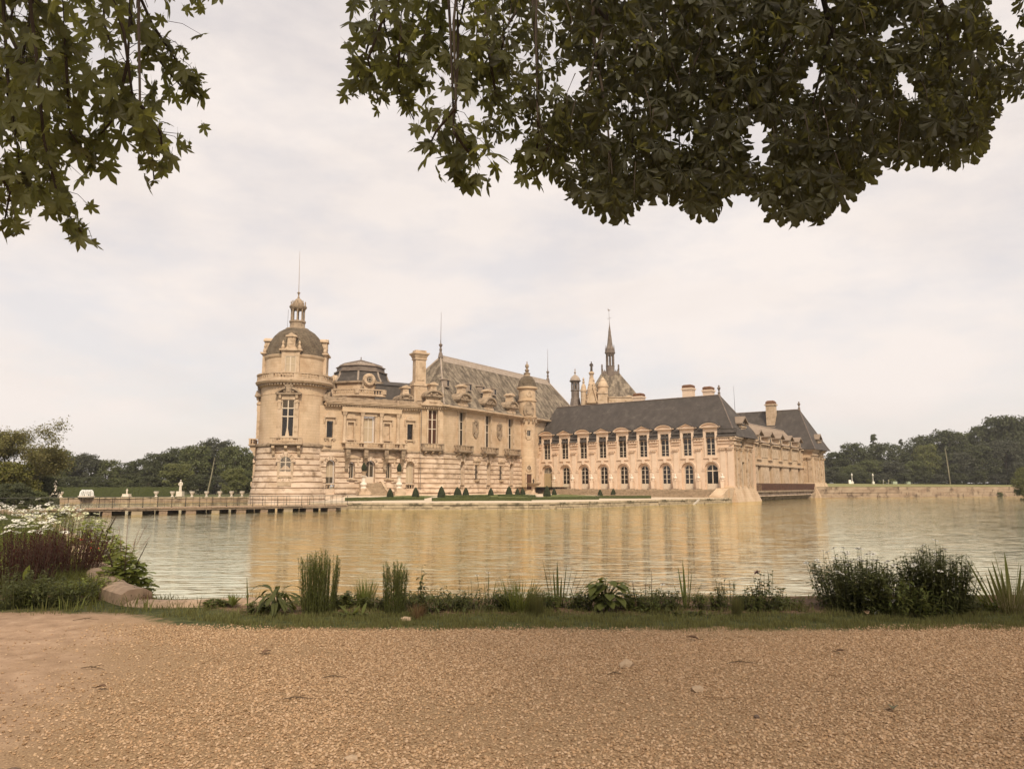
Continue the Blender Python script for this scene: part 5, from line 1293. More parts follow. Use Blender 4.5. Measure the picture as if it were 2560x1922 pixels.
# ================================================================== FAR BANKS AND TREES
def flat(name, pts, z, m, kind='structure', skirt=None):
    b = MB(); b.poly([(x, y, z) for x, y in pts])
    if skirt is not None:
        n = len(pts)
        for i in range(n): (ax, ay), (bx, by) = pts[i], pts[(i + 1) % n]; b.quad((ax, ay, skirt), (bx, by, skirt), (bx, by, z), (ax, ay, z))
    return struct(name, b, m, kind=kind)
M['meadow'] = mat("dry_lawn", (.19, .185, .06), (.235, .21, .085), .08, .95, .2, 8)
M['park_ground'] = mat("park_ground", (.10, .10, .04), (.16, .14, .07), .2, .95)
# right: retaining wall, rising lawn, pale drive
WA, WB_ = Vector((71.0, 175.0)), Vector((170.0, 216.0))
FWL = frame(WA, WB_ - WA); WLN = (WB_ - WA).length
rw = thing('retaining_wall', 'long weathered retaining wall below the lawn on the far right shore', 'wall', (73, 176, -1.2))
b = MB(); b.box(-6, WLN, .02, 1, -1.6, 1.3); part('core', b, 'far_wall', rw, FWL)
for lev, (z0, z1) in enumerate(((-1.5, -.75), (-.73, -.05), (-.03, .62), (.64, 1.32))):
    x = -6.0
    while x < WLN - .5:
        wd = min(random.uniform(4, 11), WLN - x); s = MB(); s.box(x + .03, x + wd - .03, -random.uniform(.04, .22) - (.12 if lev == 0 else 0), .05, z0, z1 - random.uniform(0, .05)); part('stone_block', s, 'far_wall', rw, FWL); x += wd
def far_up(x, y):
    d = (Vector((x, y)) - WA).dot(Vector((-(WB_ - WA).y, (WB_ - WA).x)).normalized())
    return 1.36 + 1.25 * ss(4, 90, d)
b = MB()
for i in range(13):
    for j in range(9):
        p = WA + (WB_ - WA) * (-.8 + 2.6 * i / 12) + Vector((-(WB_ - WA).y, (WB_ - WA).x)).normalized() * (0.3 + 100 * j / 8)
        b.v.append((p.x, p.y, far_up(p.x, p.y)))
for i in range(12):
    for j in range(8): b.f.append((i * 9 + j, (i + 1) * 9 + j, (i + 1) * 9 + j + 1, i * 9 + j + 1)); b.m.append(0)
struct('far_lawn', b, 'meadow', smooth=180)
b = MB()
for i in range(13):
    for j in range(2):
        p = WA + (WB_ - WA) * (-.8 + 2.6 * i / 12) + Vector((-(WB_ - WA).y, (WB_ - WA).x)).normalized() * (80 + 9 * j); b.v.append((p.x, p.y, far_up(p.x, p.y) + .03))
for i in range(12): b.f.append((i * 2, i * 2 + 2, i * 2 + 3, i * 2 + 1)); b.m.append(0)
struct('far_drive', b, mat("pale_drive", (.60, .52, .41)))
flat('far_park', [(-20, 262), (95, 262), (420, 330), (420, 1400), (-900, 1400), (-900, 150), (-140, 150), (-76, 142), (-49, 152), (-40, 175), (-20, 190)], -.42, 'park_ground')
flat('far_rise', [(40, 268), (130, 268), (420, 372), (420, 700), (40, 700)], 2.5, 'park_ground', skirt=-.5)
# left: low far quay with lawn behind
LA, LB = Vector((-80.0, 124.5)), Vector((-44.5, 137.5))
FLQ = frame(LA, LB - LA)
lq = thing('far_quay', 'low far quay wall carrying white vases left of the round tower', 'wall', (-62, 130, -1.2))
ln = (LB - LA).length; x = 0
while x < ln - .2:
    wd = min(random.uniform(1.6, 3.4), ln - x); s = MB(); s.box(x + .02, x + wd - .02, -random.uniform(0, .08), 1.2, -1.6, -.62); part('stone', s, 'far_wall', lq, FLQ); s = MB(); s.box(x + .01, x + wd - .01, -.15, 1.3, -.6, -.4); part('coping_stone', s, 'quay', lq, FLQ); x += wd
flat('far_lawn', [(-80, 125.2), (-44.5, 138.2), (-42, 160), (-80, 160), (-140, 160), (-140, 110), (-86, 118)], -.405, 'lawn')
vz = MB(); vz.lathe([(.3, 0), (.3, .12), (.12, .3), (.18, .45), (.42, .8), (.44, 1.0), (.3, 1.02)], 9); vz = mesh_of('stone_vase', vz, 'white_stone', 40)
for i, px in enumerate((4.2, 8.0, 18.8, 21.4, 24.6, 27.0, 29.2, 31.2, 33.0, 34.8, 36.4)):
    o = link('stone_vase', vz, None, at(FLQ, px, .5, -.4)); tag(o, ('first white vase on the far quay, right beside the shrubs', 'second white vase on the far quay, before the water jet', 'white vase just right of the squat white statue', 'white vase second right of the squat white statue', 'white vase third right of the squat white statue', 'white vase just left of the standing white statue', 'white vase just right of the standing white statue', 'white vase second right of the standing white statue', 'white vase third right of the standing white statue', 'white vase before the low dark trees near the tower, last but one', 'last white vase on the far quay, nearest the round tower')[i], 'vase', 'white vases on the far quay')
def white_statue(x, y, h, lab, base=.9):
    t = thing('garden_statue', lab, 'statue', (x, y, -.4), 'white statues on the far lawn'); m_ = T(x, y, -.4)
    b = MB(); b.box(-.55, .55, -.5, .5, 0, base); b.box(-.65, .65, -.6, .6, 0, .2); part('plinth', b, 'white_stone', t, m_)
    b = MB(); figure(b, 0, 0, base, h); part('figure', b, 'white_stone', t, m_, 50)
white_statue(-78.2, 128.0, 1.9, 'white statue at the left end of the long hedge beside the shrubs', 1.0)
white_statue(-67.2, 130.5, .95, 'squat white statue in front of the long hedge right of the water jet', .6)
white_statue(-61.0, 137.5, 2.1, 'white standing statue just past the right end of the long hedge', 1.0)
hedge('tall_hedge', (-81.5, 131.5), (-62.6, 141.5), 2.6, 1.75, 'long tall clipped hedge behind the far quay', n=60)
ft = thing('water_jet', 'ring of white water jets falling into a basin before the long hedge', 'fountain', (-72.5, 127.5, -.4)); fm = T(-72.5, 127.5, -.4)
b = MB(); b.lathe([(1.3, 0), (1.3, .3), (1.15, .3), (1.15, .1), (0, .1)], 18); part('basin', b, 'white_stone', ft, fm)
b = MB()
for k in range(22):
    a = 2 * math.pi * k / 22; r0 = .15
    b.tube([(r0 * math.cos(a), r0 * math.sin(a), .3), (.45 * math.cos(a), .45 * math.sin(a), 1.1), (.75 * math.cos(a), .75 * math.sin(a), 1.3), (.98 * math.cos(a), .98 * math.sin(a), 1.0), (1.08 * math.cos(a), 1.08 * math.sin(a), .2)], [.03, .035, .04, .045, .05], 4)
part('spray', b, mat("white_water", (.85, .85, .82), rough=.3), ft, fm, kind='stuff')
# right shore furniture
gz = lambda x, y: far_up(x, y)
def pxd(px, d): return (px - 1280) / 1867 * d
for px, lab in ((2131, 'white lamp post left of the other, beside a small folding board'), (2183.5, 'white lamp post on the far lawn nearer the two walkers')):
    d = 262; x = pxd(px, d); m_ = T(x, d, gz(x, d) - .1)
    t = thing('lamp_post', lab, 'lamp post', m_.to_translation(), 'white lamp posts on the far lawn')
    b = MB(); b.box(-.35, .35, -.35, .35, 0, .9); b.lathe([(.2, .9), (.12, 1.1), (.09, 2.6), (.14, 2.7)], 8); part('post', b, 'white_paint', t, m_)
    b = MB(); b.lathe([(.12, 2.7), (.3, 3.2), (.26, 3.3), (.1, 3.6), (.03, 3.8)], 8); part('lantern', b, 'white_paint', t, m_)
d = 262; x = pxd(2125, d); m_ = T(x, d, gz(x, d) - .05)
b = MB(); b.frus(-.5, .5, -.45, -.38, 0, -.4, .4, -.05, 0, 1.4); b.frus(-.5, .5, .38, .45, 0, -.4, .4, 0, .05, 1.4); single('folding_board', b, 'white_paint', 'white folding board standing beside the left lamp post', 'board', mw=m_)
for i, px in enumerate((2236, 2269.5, 2358.7, 2393.2, 2480.5, 2523.5)):
    d = 262 + i * 3; x = pxd(px, d); m_ = T(x, d, gz(x, d) - .05)
    t = thing('planter_box', ('pale square planter nearest the two walkers', 'pale square planter second from the two walkers', 'pale square planter left of the slender trunk', 'pale square planter with a low bush, right of the slender trunk', 'pale square planter with a low bush, next to the last one', 'pale square planter nearest the willow at the right edge')[i], 'planter', m_.to_translation(), 'pale planters on the far lawn')
    b = MB(); b.box(-.68, .68, -.68, .68, .08, .95)
    for a in (-.62, .62):
        for c in (-.62, .62): b.box(a - .07, a + .07, c - .07, c + .07, 0, 1.02)
    part('box', b, 'planter', t, m_)
    if i in (3, 4, 5): b = MB(); b.lathe([(.3, .95), (.55, 1.1), (.5, 1.4), (.2, 1.55), (0, 1.6)], 9); part('bush', b, 'hedge', t, m_)
# two walkers
def person(x, y, z, h, top, legs, lab, rz):
    vs = [(0, 0, .5), (0, 0, .62), (0, .01, .74), (0, 0, .81), (0, 0, .86), (0, -.012, .93), (0, -.005, .985), (.1, 0, .79), (.12, .02, .64), (.115, -.05, .5), (-.1, 0, .79), (-.12, -.03, .65), (-.11, -.1, .54), (.05, 0, .48), (.055, -.05, .26), (.055, .02, .04), (.055, -.05, .015), (-.05, 0, .48), (-.055, .04, .26), (-.055, .10, .05), (-.055, .04, .015)]
    ed = [(0, 1), (1, 2), (2, 3), (3, 4), (4, 5), (5, 6), (2, 7), (7, 8), (8, 9), (2, 10), (10, 11), (11, 12), (0, 13), (13, 14), (14, 15), (15, 16), (0, 17), (17, 18), (18, 19), (19, 20)]
    rad = [.075, .07, .08, .05, .035, .055, .03, .04, .03, .022, .04, .03, .022, .055, .04, .028, .022, .055, .04, .028, .022]
    me = bpy.data.meshes.new('person'); me.from_pydata([tuple(c * h for c in v) for v in vs], ed, [])
    o = link('person', me, None, T(x, y, z, rz))
    sm = o.modifiers.new('skin', 'SKIN'); sb = o.modifiers.new('smooth', 'SUBSURF'); sb.levels = sb.render_levels = 1
    for v, r_ in zip(me.skin_vertices[0].data, rad): v.radius = (r_ * h, r_ * h)
    me.skin_vertices[0].data[0].use_root = True
    me.materials.append(top)
    b = MB(); b.lathe([(.075 * h, .40 * h), (.095 * h, .5 * h), (.09 * h, .53 * h)], 8); b.lathe([(.07 * h, .1 * h), (.075 * h, .3 * h), (.095 * h, .45 * h)], 8)
    part('trousers', b, legs, o, WM[o.name])
    b = MB(); b.lathe([(.06 * h, .93 * h), (.058 * h, .985 * h), (.03 * h, 1.005 * h), (0, 1.01 * h)], 8, (0, .01 * h)); part('hair', b, mat("dark_hair", (.03, .02, .015)), o, WM[o.name])
    return tag(o, lab, 'person', 'two walkers on the far lawn')
d = 262; x1, x2 = pxd(2209, d), pxd(2222, d)
person(x1, d, gz(x1, d), 1.75, mat("pale_shirt", (.7, .66, .6)), mat("black_trousers", (.02, .02, .02)), 'person in a white top and dark trousers walking on the far lawn', R(70))
person(x2, d, gz(x2, d), 1.7, mat("straw_shirt", (.5, .45, .3)), mat("grey_trousers", (.12, .11, .1)), 'person in a straw coloured top walking on the far lawn', R(80))

# ---- trees
def leafmat(name, c, tr=None, isl=.35, rough=.7, mix=.3): return mat(name, c, rough=rough, spec=.25, island=isl, transl=(*(tr or [min(1, v * 1.6) for v in c]), mix))
M['leaf_dark'] = leafmat("dark_tree_leaves", (0.076, 0.085, 0.040))
M['leaf_mid'] = leafmat("green_tree_leaves", (0.110, 0.123, 0.048))
M['leaf_light'] = leafmat("light_tree_leaves", (0.148, 0.157, 0.055))
M['leaf_blue'] = leafmat("grey_green_leaves", (0.081, 0.085, 0.055))
M['leaf_yellow'] = leafmat("yellow_green_leaves", (0.143, 0.138, 0.033))
M['leaf_airy'] = leafmat("olive_leaves", (0.181, 0.166, 0.062))
M['bark'] = mat("tree_bark", (.085, .065, .045), (.13, .10, .07), 3, .95, .5, 12)
M['bark_pale'] = mat("pale_bark", (.20, .175, .11), (.28, .25, .17), 2, .95)
def quads_obj(P, Nn, size, aspect=.62, jitter=.55):
    """many small bent leaf-clump faces: P centres, Nn outward normals"""
    n = len(P)
    Nn = Nn + RNG.normal(0, jitter, (n, 3)); Nn /= np.linalg.norm(Nn, axis=1)[:, None]
    a = np.cross(Nn, RNG.normal(0, 1, (n, 3))); a /= np.linalg.norm(a, axis=1)[:, None] + 1e-9
    b = np.cross(Nn, a)
    s = size * RNG.uniform(.55, 1.25, (n, 1))
    V = np.stack([P - a * s, P - b * s * aspect + Nn * s * .18, P + a * s, P + b * s * aspect + Nn * s * .18], 1).reshape(-1, 3)
    return V
def mesh_quads(name, V, m):
    n = len(V) // 4
    me = bpy.data.meshes.new(name)
    me.vertices.add(n * 4); me.vertices.foreach_set('co', V.astype(np.float32).ravel())
    me.loops.add(n * 4); me.loops.foreach_set('vertex_index', np.arange(n * 4, dtype=np.int32))
    me.polygons.add(n); me.polygons.foreach_set('loop_start', np.arange(0, n * 4, 4, dtype=np.int32)); me.polygons.foreach_set('loop_total', np.full(n, 4, dtype=np.int32))
    me.materials.append(M[m] if isinstance(m, str) else m); me.update(calc_edges=True); me.validate()
    return me
def crown_points(nb, per, shape, seed):
    """unit crown: height 1, width 1; lumps of leaves over an uneven outline"""
    r = np.random.default_rng(seed); Ps = []; Ns = []
    lob = r.uniform(0, 6.28, 3)
    for k in range(nb):
        if shape == 'conifer':
            z = r.uniform(.05, .98); rad = (1 - z) * .42 + .02; a = r.uniform(0, 2 * math.pi)
            c = np.array([math.cos(a) * rad, math.sin(a) * rad, z - .05 * r.random()]); br = np.array([.15, .15, .035]) * (1.15 - z * .6)
        else:
            z = r.uniform(.03, .90) if shape != 'airy' else r.uniform(.3, .95)
            prof = min(1.0, .62 + z * 1.1) * math.sqrt(max(.04, 1 - max(0, (z - .42) / .56) ** 2.2))
            a = r.uniform(0, 2 * math.pi)
            rad = .40 * prof * r.uniform(.12, 1.0) ** .5 * (1 + .14 * math.sin(2 * a + lob[0]) + .08 * math.sin(5 * a + lob[1] + 7 * z))
            c = np.array([math.cos(a) * rad, math.sin(a) * rad, z]); br = np.array([1, 1, .85]) * r.uniform(.06, .15) * (.75 if shape == 'airy' else 1)
        m_ = int(per * r.uniform(.7, 1.3)); d = r.normal(0, 1, (m_, 3)); d /= np.linalg.norm(d, axis=1)[:, None]
        d[:, 2] = np.where(d[:, 2] < -.45, -d[:, 2], d[:, 2])
        Ps.append(c + d * br * r.uniform(.6, 1.12, (m_, 1))); Ns.append(d + np.array([0, 0, .25]))
    return np.concatenate(Ps), np.concatenate(Ns)
CROWN = {}
def crown_mesh(kind, seed, m):
    k = (kind, seed, m)
    if k not in CROWN:
        P, Nn = crown_points({'conifer': 60, 'airy': 60}.get(kind, 105), 95 if kind != 'airy' else 45, kind, seed)
        CROWN[k] = mesh_quads('crown', quads_obj(P, Nn, .0225 if kind != 'conifer' else .02), m)
    return CROWN[k]
trunk_me = {}
def tree(x, y, z, h, w, m, lab, kind='round', seed=0, group=None, name='tree', cat='tree', trunk=True, bark='bark'):
    t = thing(name, lab, cat, (x, y, z), group)
    c = .10 if kind != 'bush' else 0.0
    rz = random.uniform(0, 6.28)
    if bark not in trunk_me:
        b = MB(); b.tube([(0, 0, -.02), (.01, 0, .1), (-.01, .01, .3), (.02, -.01, .55), (0, 0, .8)], [.03, .022, .018, .012, .004], 7)
        for k in range(6):
            a = k * 1.05; z0 = .25 + k * .07; b.tube([(0, 0, z0), (.13 * math.cos(a), .13 * math.sin(a), z0 + .12), (.27 * math.cos(a), .27 * math.sin(a), z0 + .2)], [.010, .007, .003], 5)
        trunk_me[bark] = mesh_of('trunk', b, bark)
    link('trunk', trunk_me[bark], t, T(x, y, z, rz) @ Matrix.Diagonal((h * .8, h * .8, h, 1)))
    link('crown', crown_mesh('round' if kind == 'bush' else kind, seed, m), t, T(x, y, z + h * c * .3, rz) @ Matrix.Diagonal((w * 1.12, w * 1.12, h * (1 - c * .3), 1)))
    return t
def place(px, ytop, d, wpx, m, lab, kind='round', z0=-.4, seed=None, group=None, **k):
    x = pxd(px, d); top = 1.6 + (1214 - ytop) * d / 1867
    return tree(x, d, z0, top - z0, wpx * d / 1867, m, lab, kind, seed if seed is not None else random.randint(0, 4), group, **k)
gl_ = 'trees of the far left wood'
L_ = [(127, 1128, 175, 95, 'leaf_mid', 'broad green tree behind the left end of the long hedge'), (176, 1142, 190, 62, 'leaf_dark', 'dark tree with a thin top left of the purple leaved one'),
 (210, 1139, 182, 66, 'leaf_blue', 'grey purple tree with ragged twin top behind the long hedge'), (262, 1153, 186, 78, 'leaf_mid', 'green tree with pale trunk behind the water jet'),
 (306, 1174, 215, 60, 'leaf_mid', 'small distant tree in the dip of the wood'), (352, 1150, 188, 84, 'leaf_dark', 'dark tree rising right of the dip in the wood'),
 (400, 1136, 182, 80, 'leaf_dark', 'dark tree behind the squat white statue'), (440, 1122, 196, 84, 'leaf_dark', 'tall dark tree left of the highest crown'),
 (484, 1116, 186, 86, 'leaf_mid', 'green tree next to the highest crown'), (536, 1102, 192, 92, 'leaf_blue', 'highest grey green tree of the left wood'),
 (594, 1116, 184, 84, 'leaf_mid', 'green tree with loose top nearest the tower but one'), (640, 1140, 188, 80, 'leaf_mid', 'tree half hidden by the round tower'),
 (566, 1132, 205, 80, 'leaf_dark', 'dark tree between two taller crowns near the tower'), (330, 1172, 200, 66, 'leaf_blue', 'grey green tree low in the dip of the wood'),
 (444, 1162, 165, 70, 'leaf_light', 'rounded light tree standing in front of the dark wood'), (585, 1174, 160, 58, 'leaf_light', 'light rounded tree near the foot of the tower'), (630, 1180, 165, 56, 'leaf_mid', 'low green tree beside the tower foot'),
 (240, 1195, 160, 60, 'leaf_dark', 'dark low tree just behind the long hedge'), (180, 1195, 160, 60, 'leaf_dark', 'dark low tree left of the water jet'), (300, 1200, 165, 60, 'leaf_mid', 'low tree behind the middle of the long hedge'), (370, 1195, 162, 66, 'leaf_dark', 'dark low tree behind the right half of the long hedge'), (500, 1190, 166, 66, 'leaf_dark', 'dark low tree right of the standing statue'), (540, 1196, 170, 60, 'leaf_blue', 'grey low tree under the highest crown')]
for px, yt, d, w_, m_, lab in L_: place(px, yt - 6, d, w_ * 1.16, m_, lab, group=gl_)
gr_ = 'trees of the far right wood'
R_ = [(2063, 1143, 300, 70, 'leaf_blue', 'round', 'lowest grey tree beside the far pavilion'), (2098, 1128, 296, 70, 'leaf_dark', 'round', 'dark tree second from the far pavilion'), (2138, 1104, 292, 78, 'leaf_dark', 'round', 'domed dark tree with a clear round top left of the tall conifer'),
 (2176, 1128, 300, 66, 'leaf_blue', 'round', 'tree filling the gap below the tall conifer'), (2192, 1079, 312, 40, 'leaf_dark', 'conifer', 'tall lone conifer sticking out above the wood'), (2226, 1104, 292, 86, 'leaf_dark', 'round', 'wide dark tree right of the tall conifer'),
 (2259, 1096, 312, 30, 'leaf_blue', 'conifer', 'small pointed conifer right of the wide dark tree'), (2284, 1116, 300, 70, 'leaf_blue', 'round', 'grey green tree under the small conifer'), (2325, 1083, 292, 84, 'leaf_dark', 'round', 'tall dark tree above the light green one'),
 (2372, 1071, 288, 96, 'leaf_dark', 'round', 'broad tall tree above the slender pale trunk'), (2415, 1077, 292, 84, 'leaf_mid', 'round', 'green tree right of the broad tall tree'), (2441, 1078, 315, 34, 'leaf_blue', 'conifer', 'pointed conifer in the notch before the highest crowns'),
 (2484, 1058, 285, 92, 'leaf_dark', 'round', 'dark tree stepping up to the highest crown'), (2518, 1034, 282, 92, 'leaf_dark', 'round', 'highest dark tree of the right wood'), (2556, 1037, 284, 92, 'leaf_blue', 'round', 'tall grey tree cut by the right edge'), (2600, 1045, 284, 90, 'leaf_dark', 'round', 'tall dark tree beyond the right edge'),
 (2131, 1160, 272, 52, 'leaf_mid', 'round', 'rounded green tree behind the left lamp post'), (2322, 1108, 274, 60, 'leaf_light', 'round', 'light yellow green tree in the middle of the right wood'), (2290, 1150, 272, 60, 'leaf_mid', 'round', 'low green tree left of the light one'),
 (2175, 1150, 276, 60, 'leaf_mid', 'round', 'green tree behind the right lamp post'), (2235, 1152, 272, 66, 'leaf_blue', 'round', 'grey low tree behind the two walkers'), (2360, 1130, 274, 76, 'leaf_dark', 'round', 'dark leaning tree with slender pale trunk below'), (2085, 1165, 280, 60, 'leaf_dark', 'round', 'low dark tree beside the far pavilion'),
 (2410, 1130, 272, 70, 'leaf_blue', 'round', 'low grey tree behind the planter with a bush'), (2460, 1110, 272, 80, 'leaf_dark', 'round', 'dark tree behind the last but one planter'), (2520, 1100, 270, 84, 'leaf_blue', 'round', 'dark grey tree behind the last planter'), (2575, 1100, 270, 80, 'leaf_dark', 'round', 'dark tree behind the willow at the right edge')]
for px, yt, d, w_, m_, kd, lab in R_: place(px, yt, d, w_ * 1.15, m_, lab, kd, z0=2.3, group=gr_)
BUSHN = ['against the far pavilion', 'left of the left lamp post', 'just right of the left lamp post', 'between the right lamp post and the walkers', 'behind the first planter', 'between the second and third planters', 'left of the slender trunk', 'behind the fourth planter', 'in the gap before the fifth planter', 'behind the fifth planter', 'behind the last planter', 'beyond the willow']
for i, px in enumerate((2065, 2105, 2150, 2200, 2255, 2310, 2345, 2390, 2440, 2490, 2540, 2590)):
    place(px, 1172 + (i * 37 % 14), 268, 56, 'leaf_dark' if i % 3 else 'leaf_blue', 'dark bush under the right wood, ' + BUSHN[i], 'bush', z0=2.0, group='bushes under the right wood', name='bush', cat='bush')
for i, px in enumerate((2175, 2205, 2230)): place(px, 1197 + i % 2 * 3, 264, 22, 'leaf_light', ('low pale bush just left of the right lamp post', 'low pale bush left of the two walkers', 'low pale bush right of the two walkers')[i], 'bush', z0=2.2, group='low bushes on the far lawn', name='bush', cat='bush')
b = MB(); x = pxd(2376, 266); b.tube([(x, 266, 2.2), (x - .4, 266, 9), (x - .7, 266.3, 15)], [.26, .2, .1], 7); single('slender_trunk', b, 'bark_pale', 'slender pale leaning trunk in front of the right wood', 'tree trunk')
b = MB(); x = pxd(526, 156); b.tube([(x - .6, 156, -.4), (x + .1, 156, 3.6), (x + .5, 156.2, 7.5)], [.16, .13, .06], 7); single('slender_trunk', b, 'bark_pale', 'slender pale trunk in front of the left wood near the tower', 'tree trunk')
place(2566, 1166, 150, 62, 'leaf_light', 'light willow like shrub at the right edge above the water', 'bush', z0=-1.6, name='willow', cat='shrub')
x = pxd(2493, 194); tag(link('wall_bush', crown_mesh('round', 1, 'leaf_mid'), None, T(x, 193.2, -1.3) @ Matrix.Diagonal((1.9, 1.2, 1.3, 1))), 'small green bush growing out of the retaining wall at the water', 'bush')

# left bank: airy leaning tree and shrubs behind the bridge
gb_ = 'shrubs on the left bank behind the footbridge'
for px, yt, d, w_, m_, lab in ((28, 1150, 74, 120, 'leaf_yellow', 'yellow green shrub at the left edge behind the bridge railing'), (70, 1158, 82, 120, 'leaf_mid', 'olive shrub under the leaning tree'), (96, 1188, 80, 84, 'leaf_dark', 'dark shrub overhanging the water beside the white statue'),
    (-40, 1140, 76, 120, 'leaf_yellow', 'yellow green shrub just outside the left edge'), (30, 1205, 70, 110, 'leaf_dark', 'dark low shrub behind the left end of the railing'), (92, 1226, 72, 76, 'leaf_mid', 'low spreading shrub at the water behind the bridge'), (60, 1232, 69, 70, 'leaf_dark', 'lowest dark shrub touching the bridge deck'), (118, 1142, 168, 84, 'leaf_mid', 'green tree behind the leaning tree and the statue')):
    place(px, yt, d, w_, m_, lab, 'bush' if d < 100 else 'round', z0=-.9, group=gb_, name='shrub' if d < 100 else 'tree', cat='shrub' if d < 100 else 'tree')
t = thing('leaning_tree', 'airy leaning tree with thin olive foliage at the left edge', 'tree', (pxd(-20, 78), 78, -.5))
W0 = Vector((pxd(-20, 78), 78, -.5)); tips_ = []
b = MB(); rr_ = random.Random(5)
def limb(p, q, r0, depth):
    mid = p.lerp(q, .5) + Vector((rr_.uniform(-.2, .2), rr_.uniform(-.2, .2), rr_.uniform(.0, .3))) * (q - p).length * .3
    b.tube([p, mid, q], [r0, r0 * .75, r0 * .5], 5)
    if depth == 0: tips_.append((mid, q)); return
    for _ in range(3 if depth > 1 else 4):
        f = rr_.uniform(.45, 1.0); s_ = p.lerp(mid, f * 2) if f < .5 else mid.lerp(q, f * 2 - 1); ln = (q - p).length * rr_.uniform(.45, .7)
        dr = ((q - p).normalized() + Vector((rr_.uniform(-.7, .7), rr_.uniform(-.7, .7), rr_.uniform(-.35, .55)))).normalized(); limb(s_, s_ + dr * ln, r0 * .5, depth - 1)
limb(W0, W0 + Vector((1.6, 0, 2.6)), .14, 0)
for e in ((4.4, .5, 4.2), (2.8, -1, 5.0), (.6, .8, 5.4), (-1.5, -.5, 5.2), (5.4, -.4, 4.6), (3.6, .6, 3.6), (1.6, -.6, 4.4), (4.6, .8, 3.0)): limb(W0 + Vector((1.2, 0, 1.9)), W0 + Vector(e), .06, 2)
part('trunk', b, 'bark', t)
Pn, Nn_ = [], []
for p, q in tips_:
    for _ in range(230):
        c = p.lerp(q, rr_.uniform(.1, 1.1)); Pn.append((c.x + rr_.gauss(0, .5), c.y + rr_.gauss(0, .5), c.z + rr_.gauss(0, .28))); Nn_.append((rr_.gauss(0, .5), rr_.gauss(0, .5), 1))
Vq = quads_obj(np.array(Pn), np.array(Nn_), .15, .35)
link('crown', mesh_quads('crown', Vq, 'leaf_airy'), t)

# ------------------------------------------------------------------ air
hz = bpy.data.materials.new("pale_air"); hz.use_nodes = True; hn = hz.node_tree.nodes; hn.clear()
ho = hn.new("ShaderNodeOutputMaterial"); hv = hn.new("ShaderNodeVolumePrincipled"); hv.inputs['Color'].default_value = (.98, .965, .95, 1); hv.inputs['Density'].default_value = .00022; hv.inputs['Anisotropy'].default_value = .2
hz.node_tree.links.new(hv.outputs[0], ho.inputs['Volume'])
b = MB(); b.box(-940, 940, -66, 1540, -3.6, 62); struct('haze', b, hz, kind='stuff')

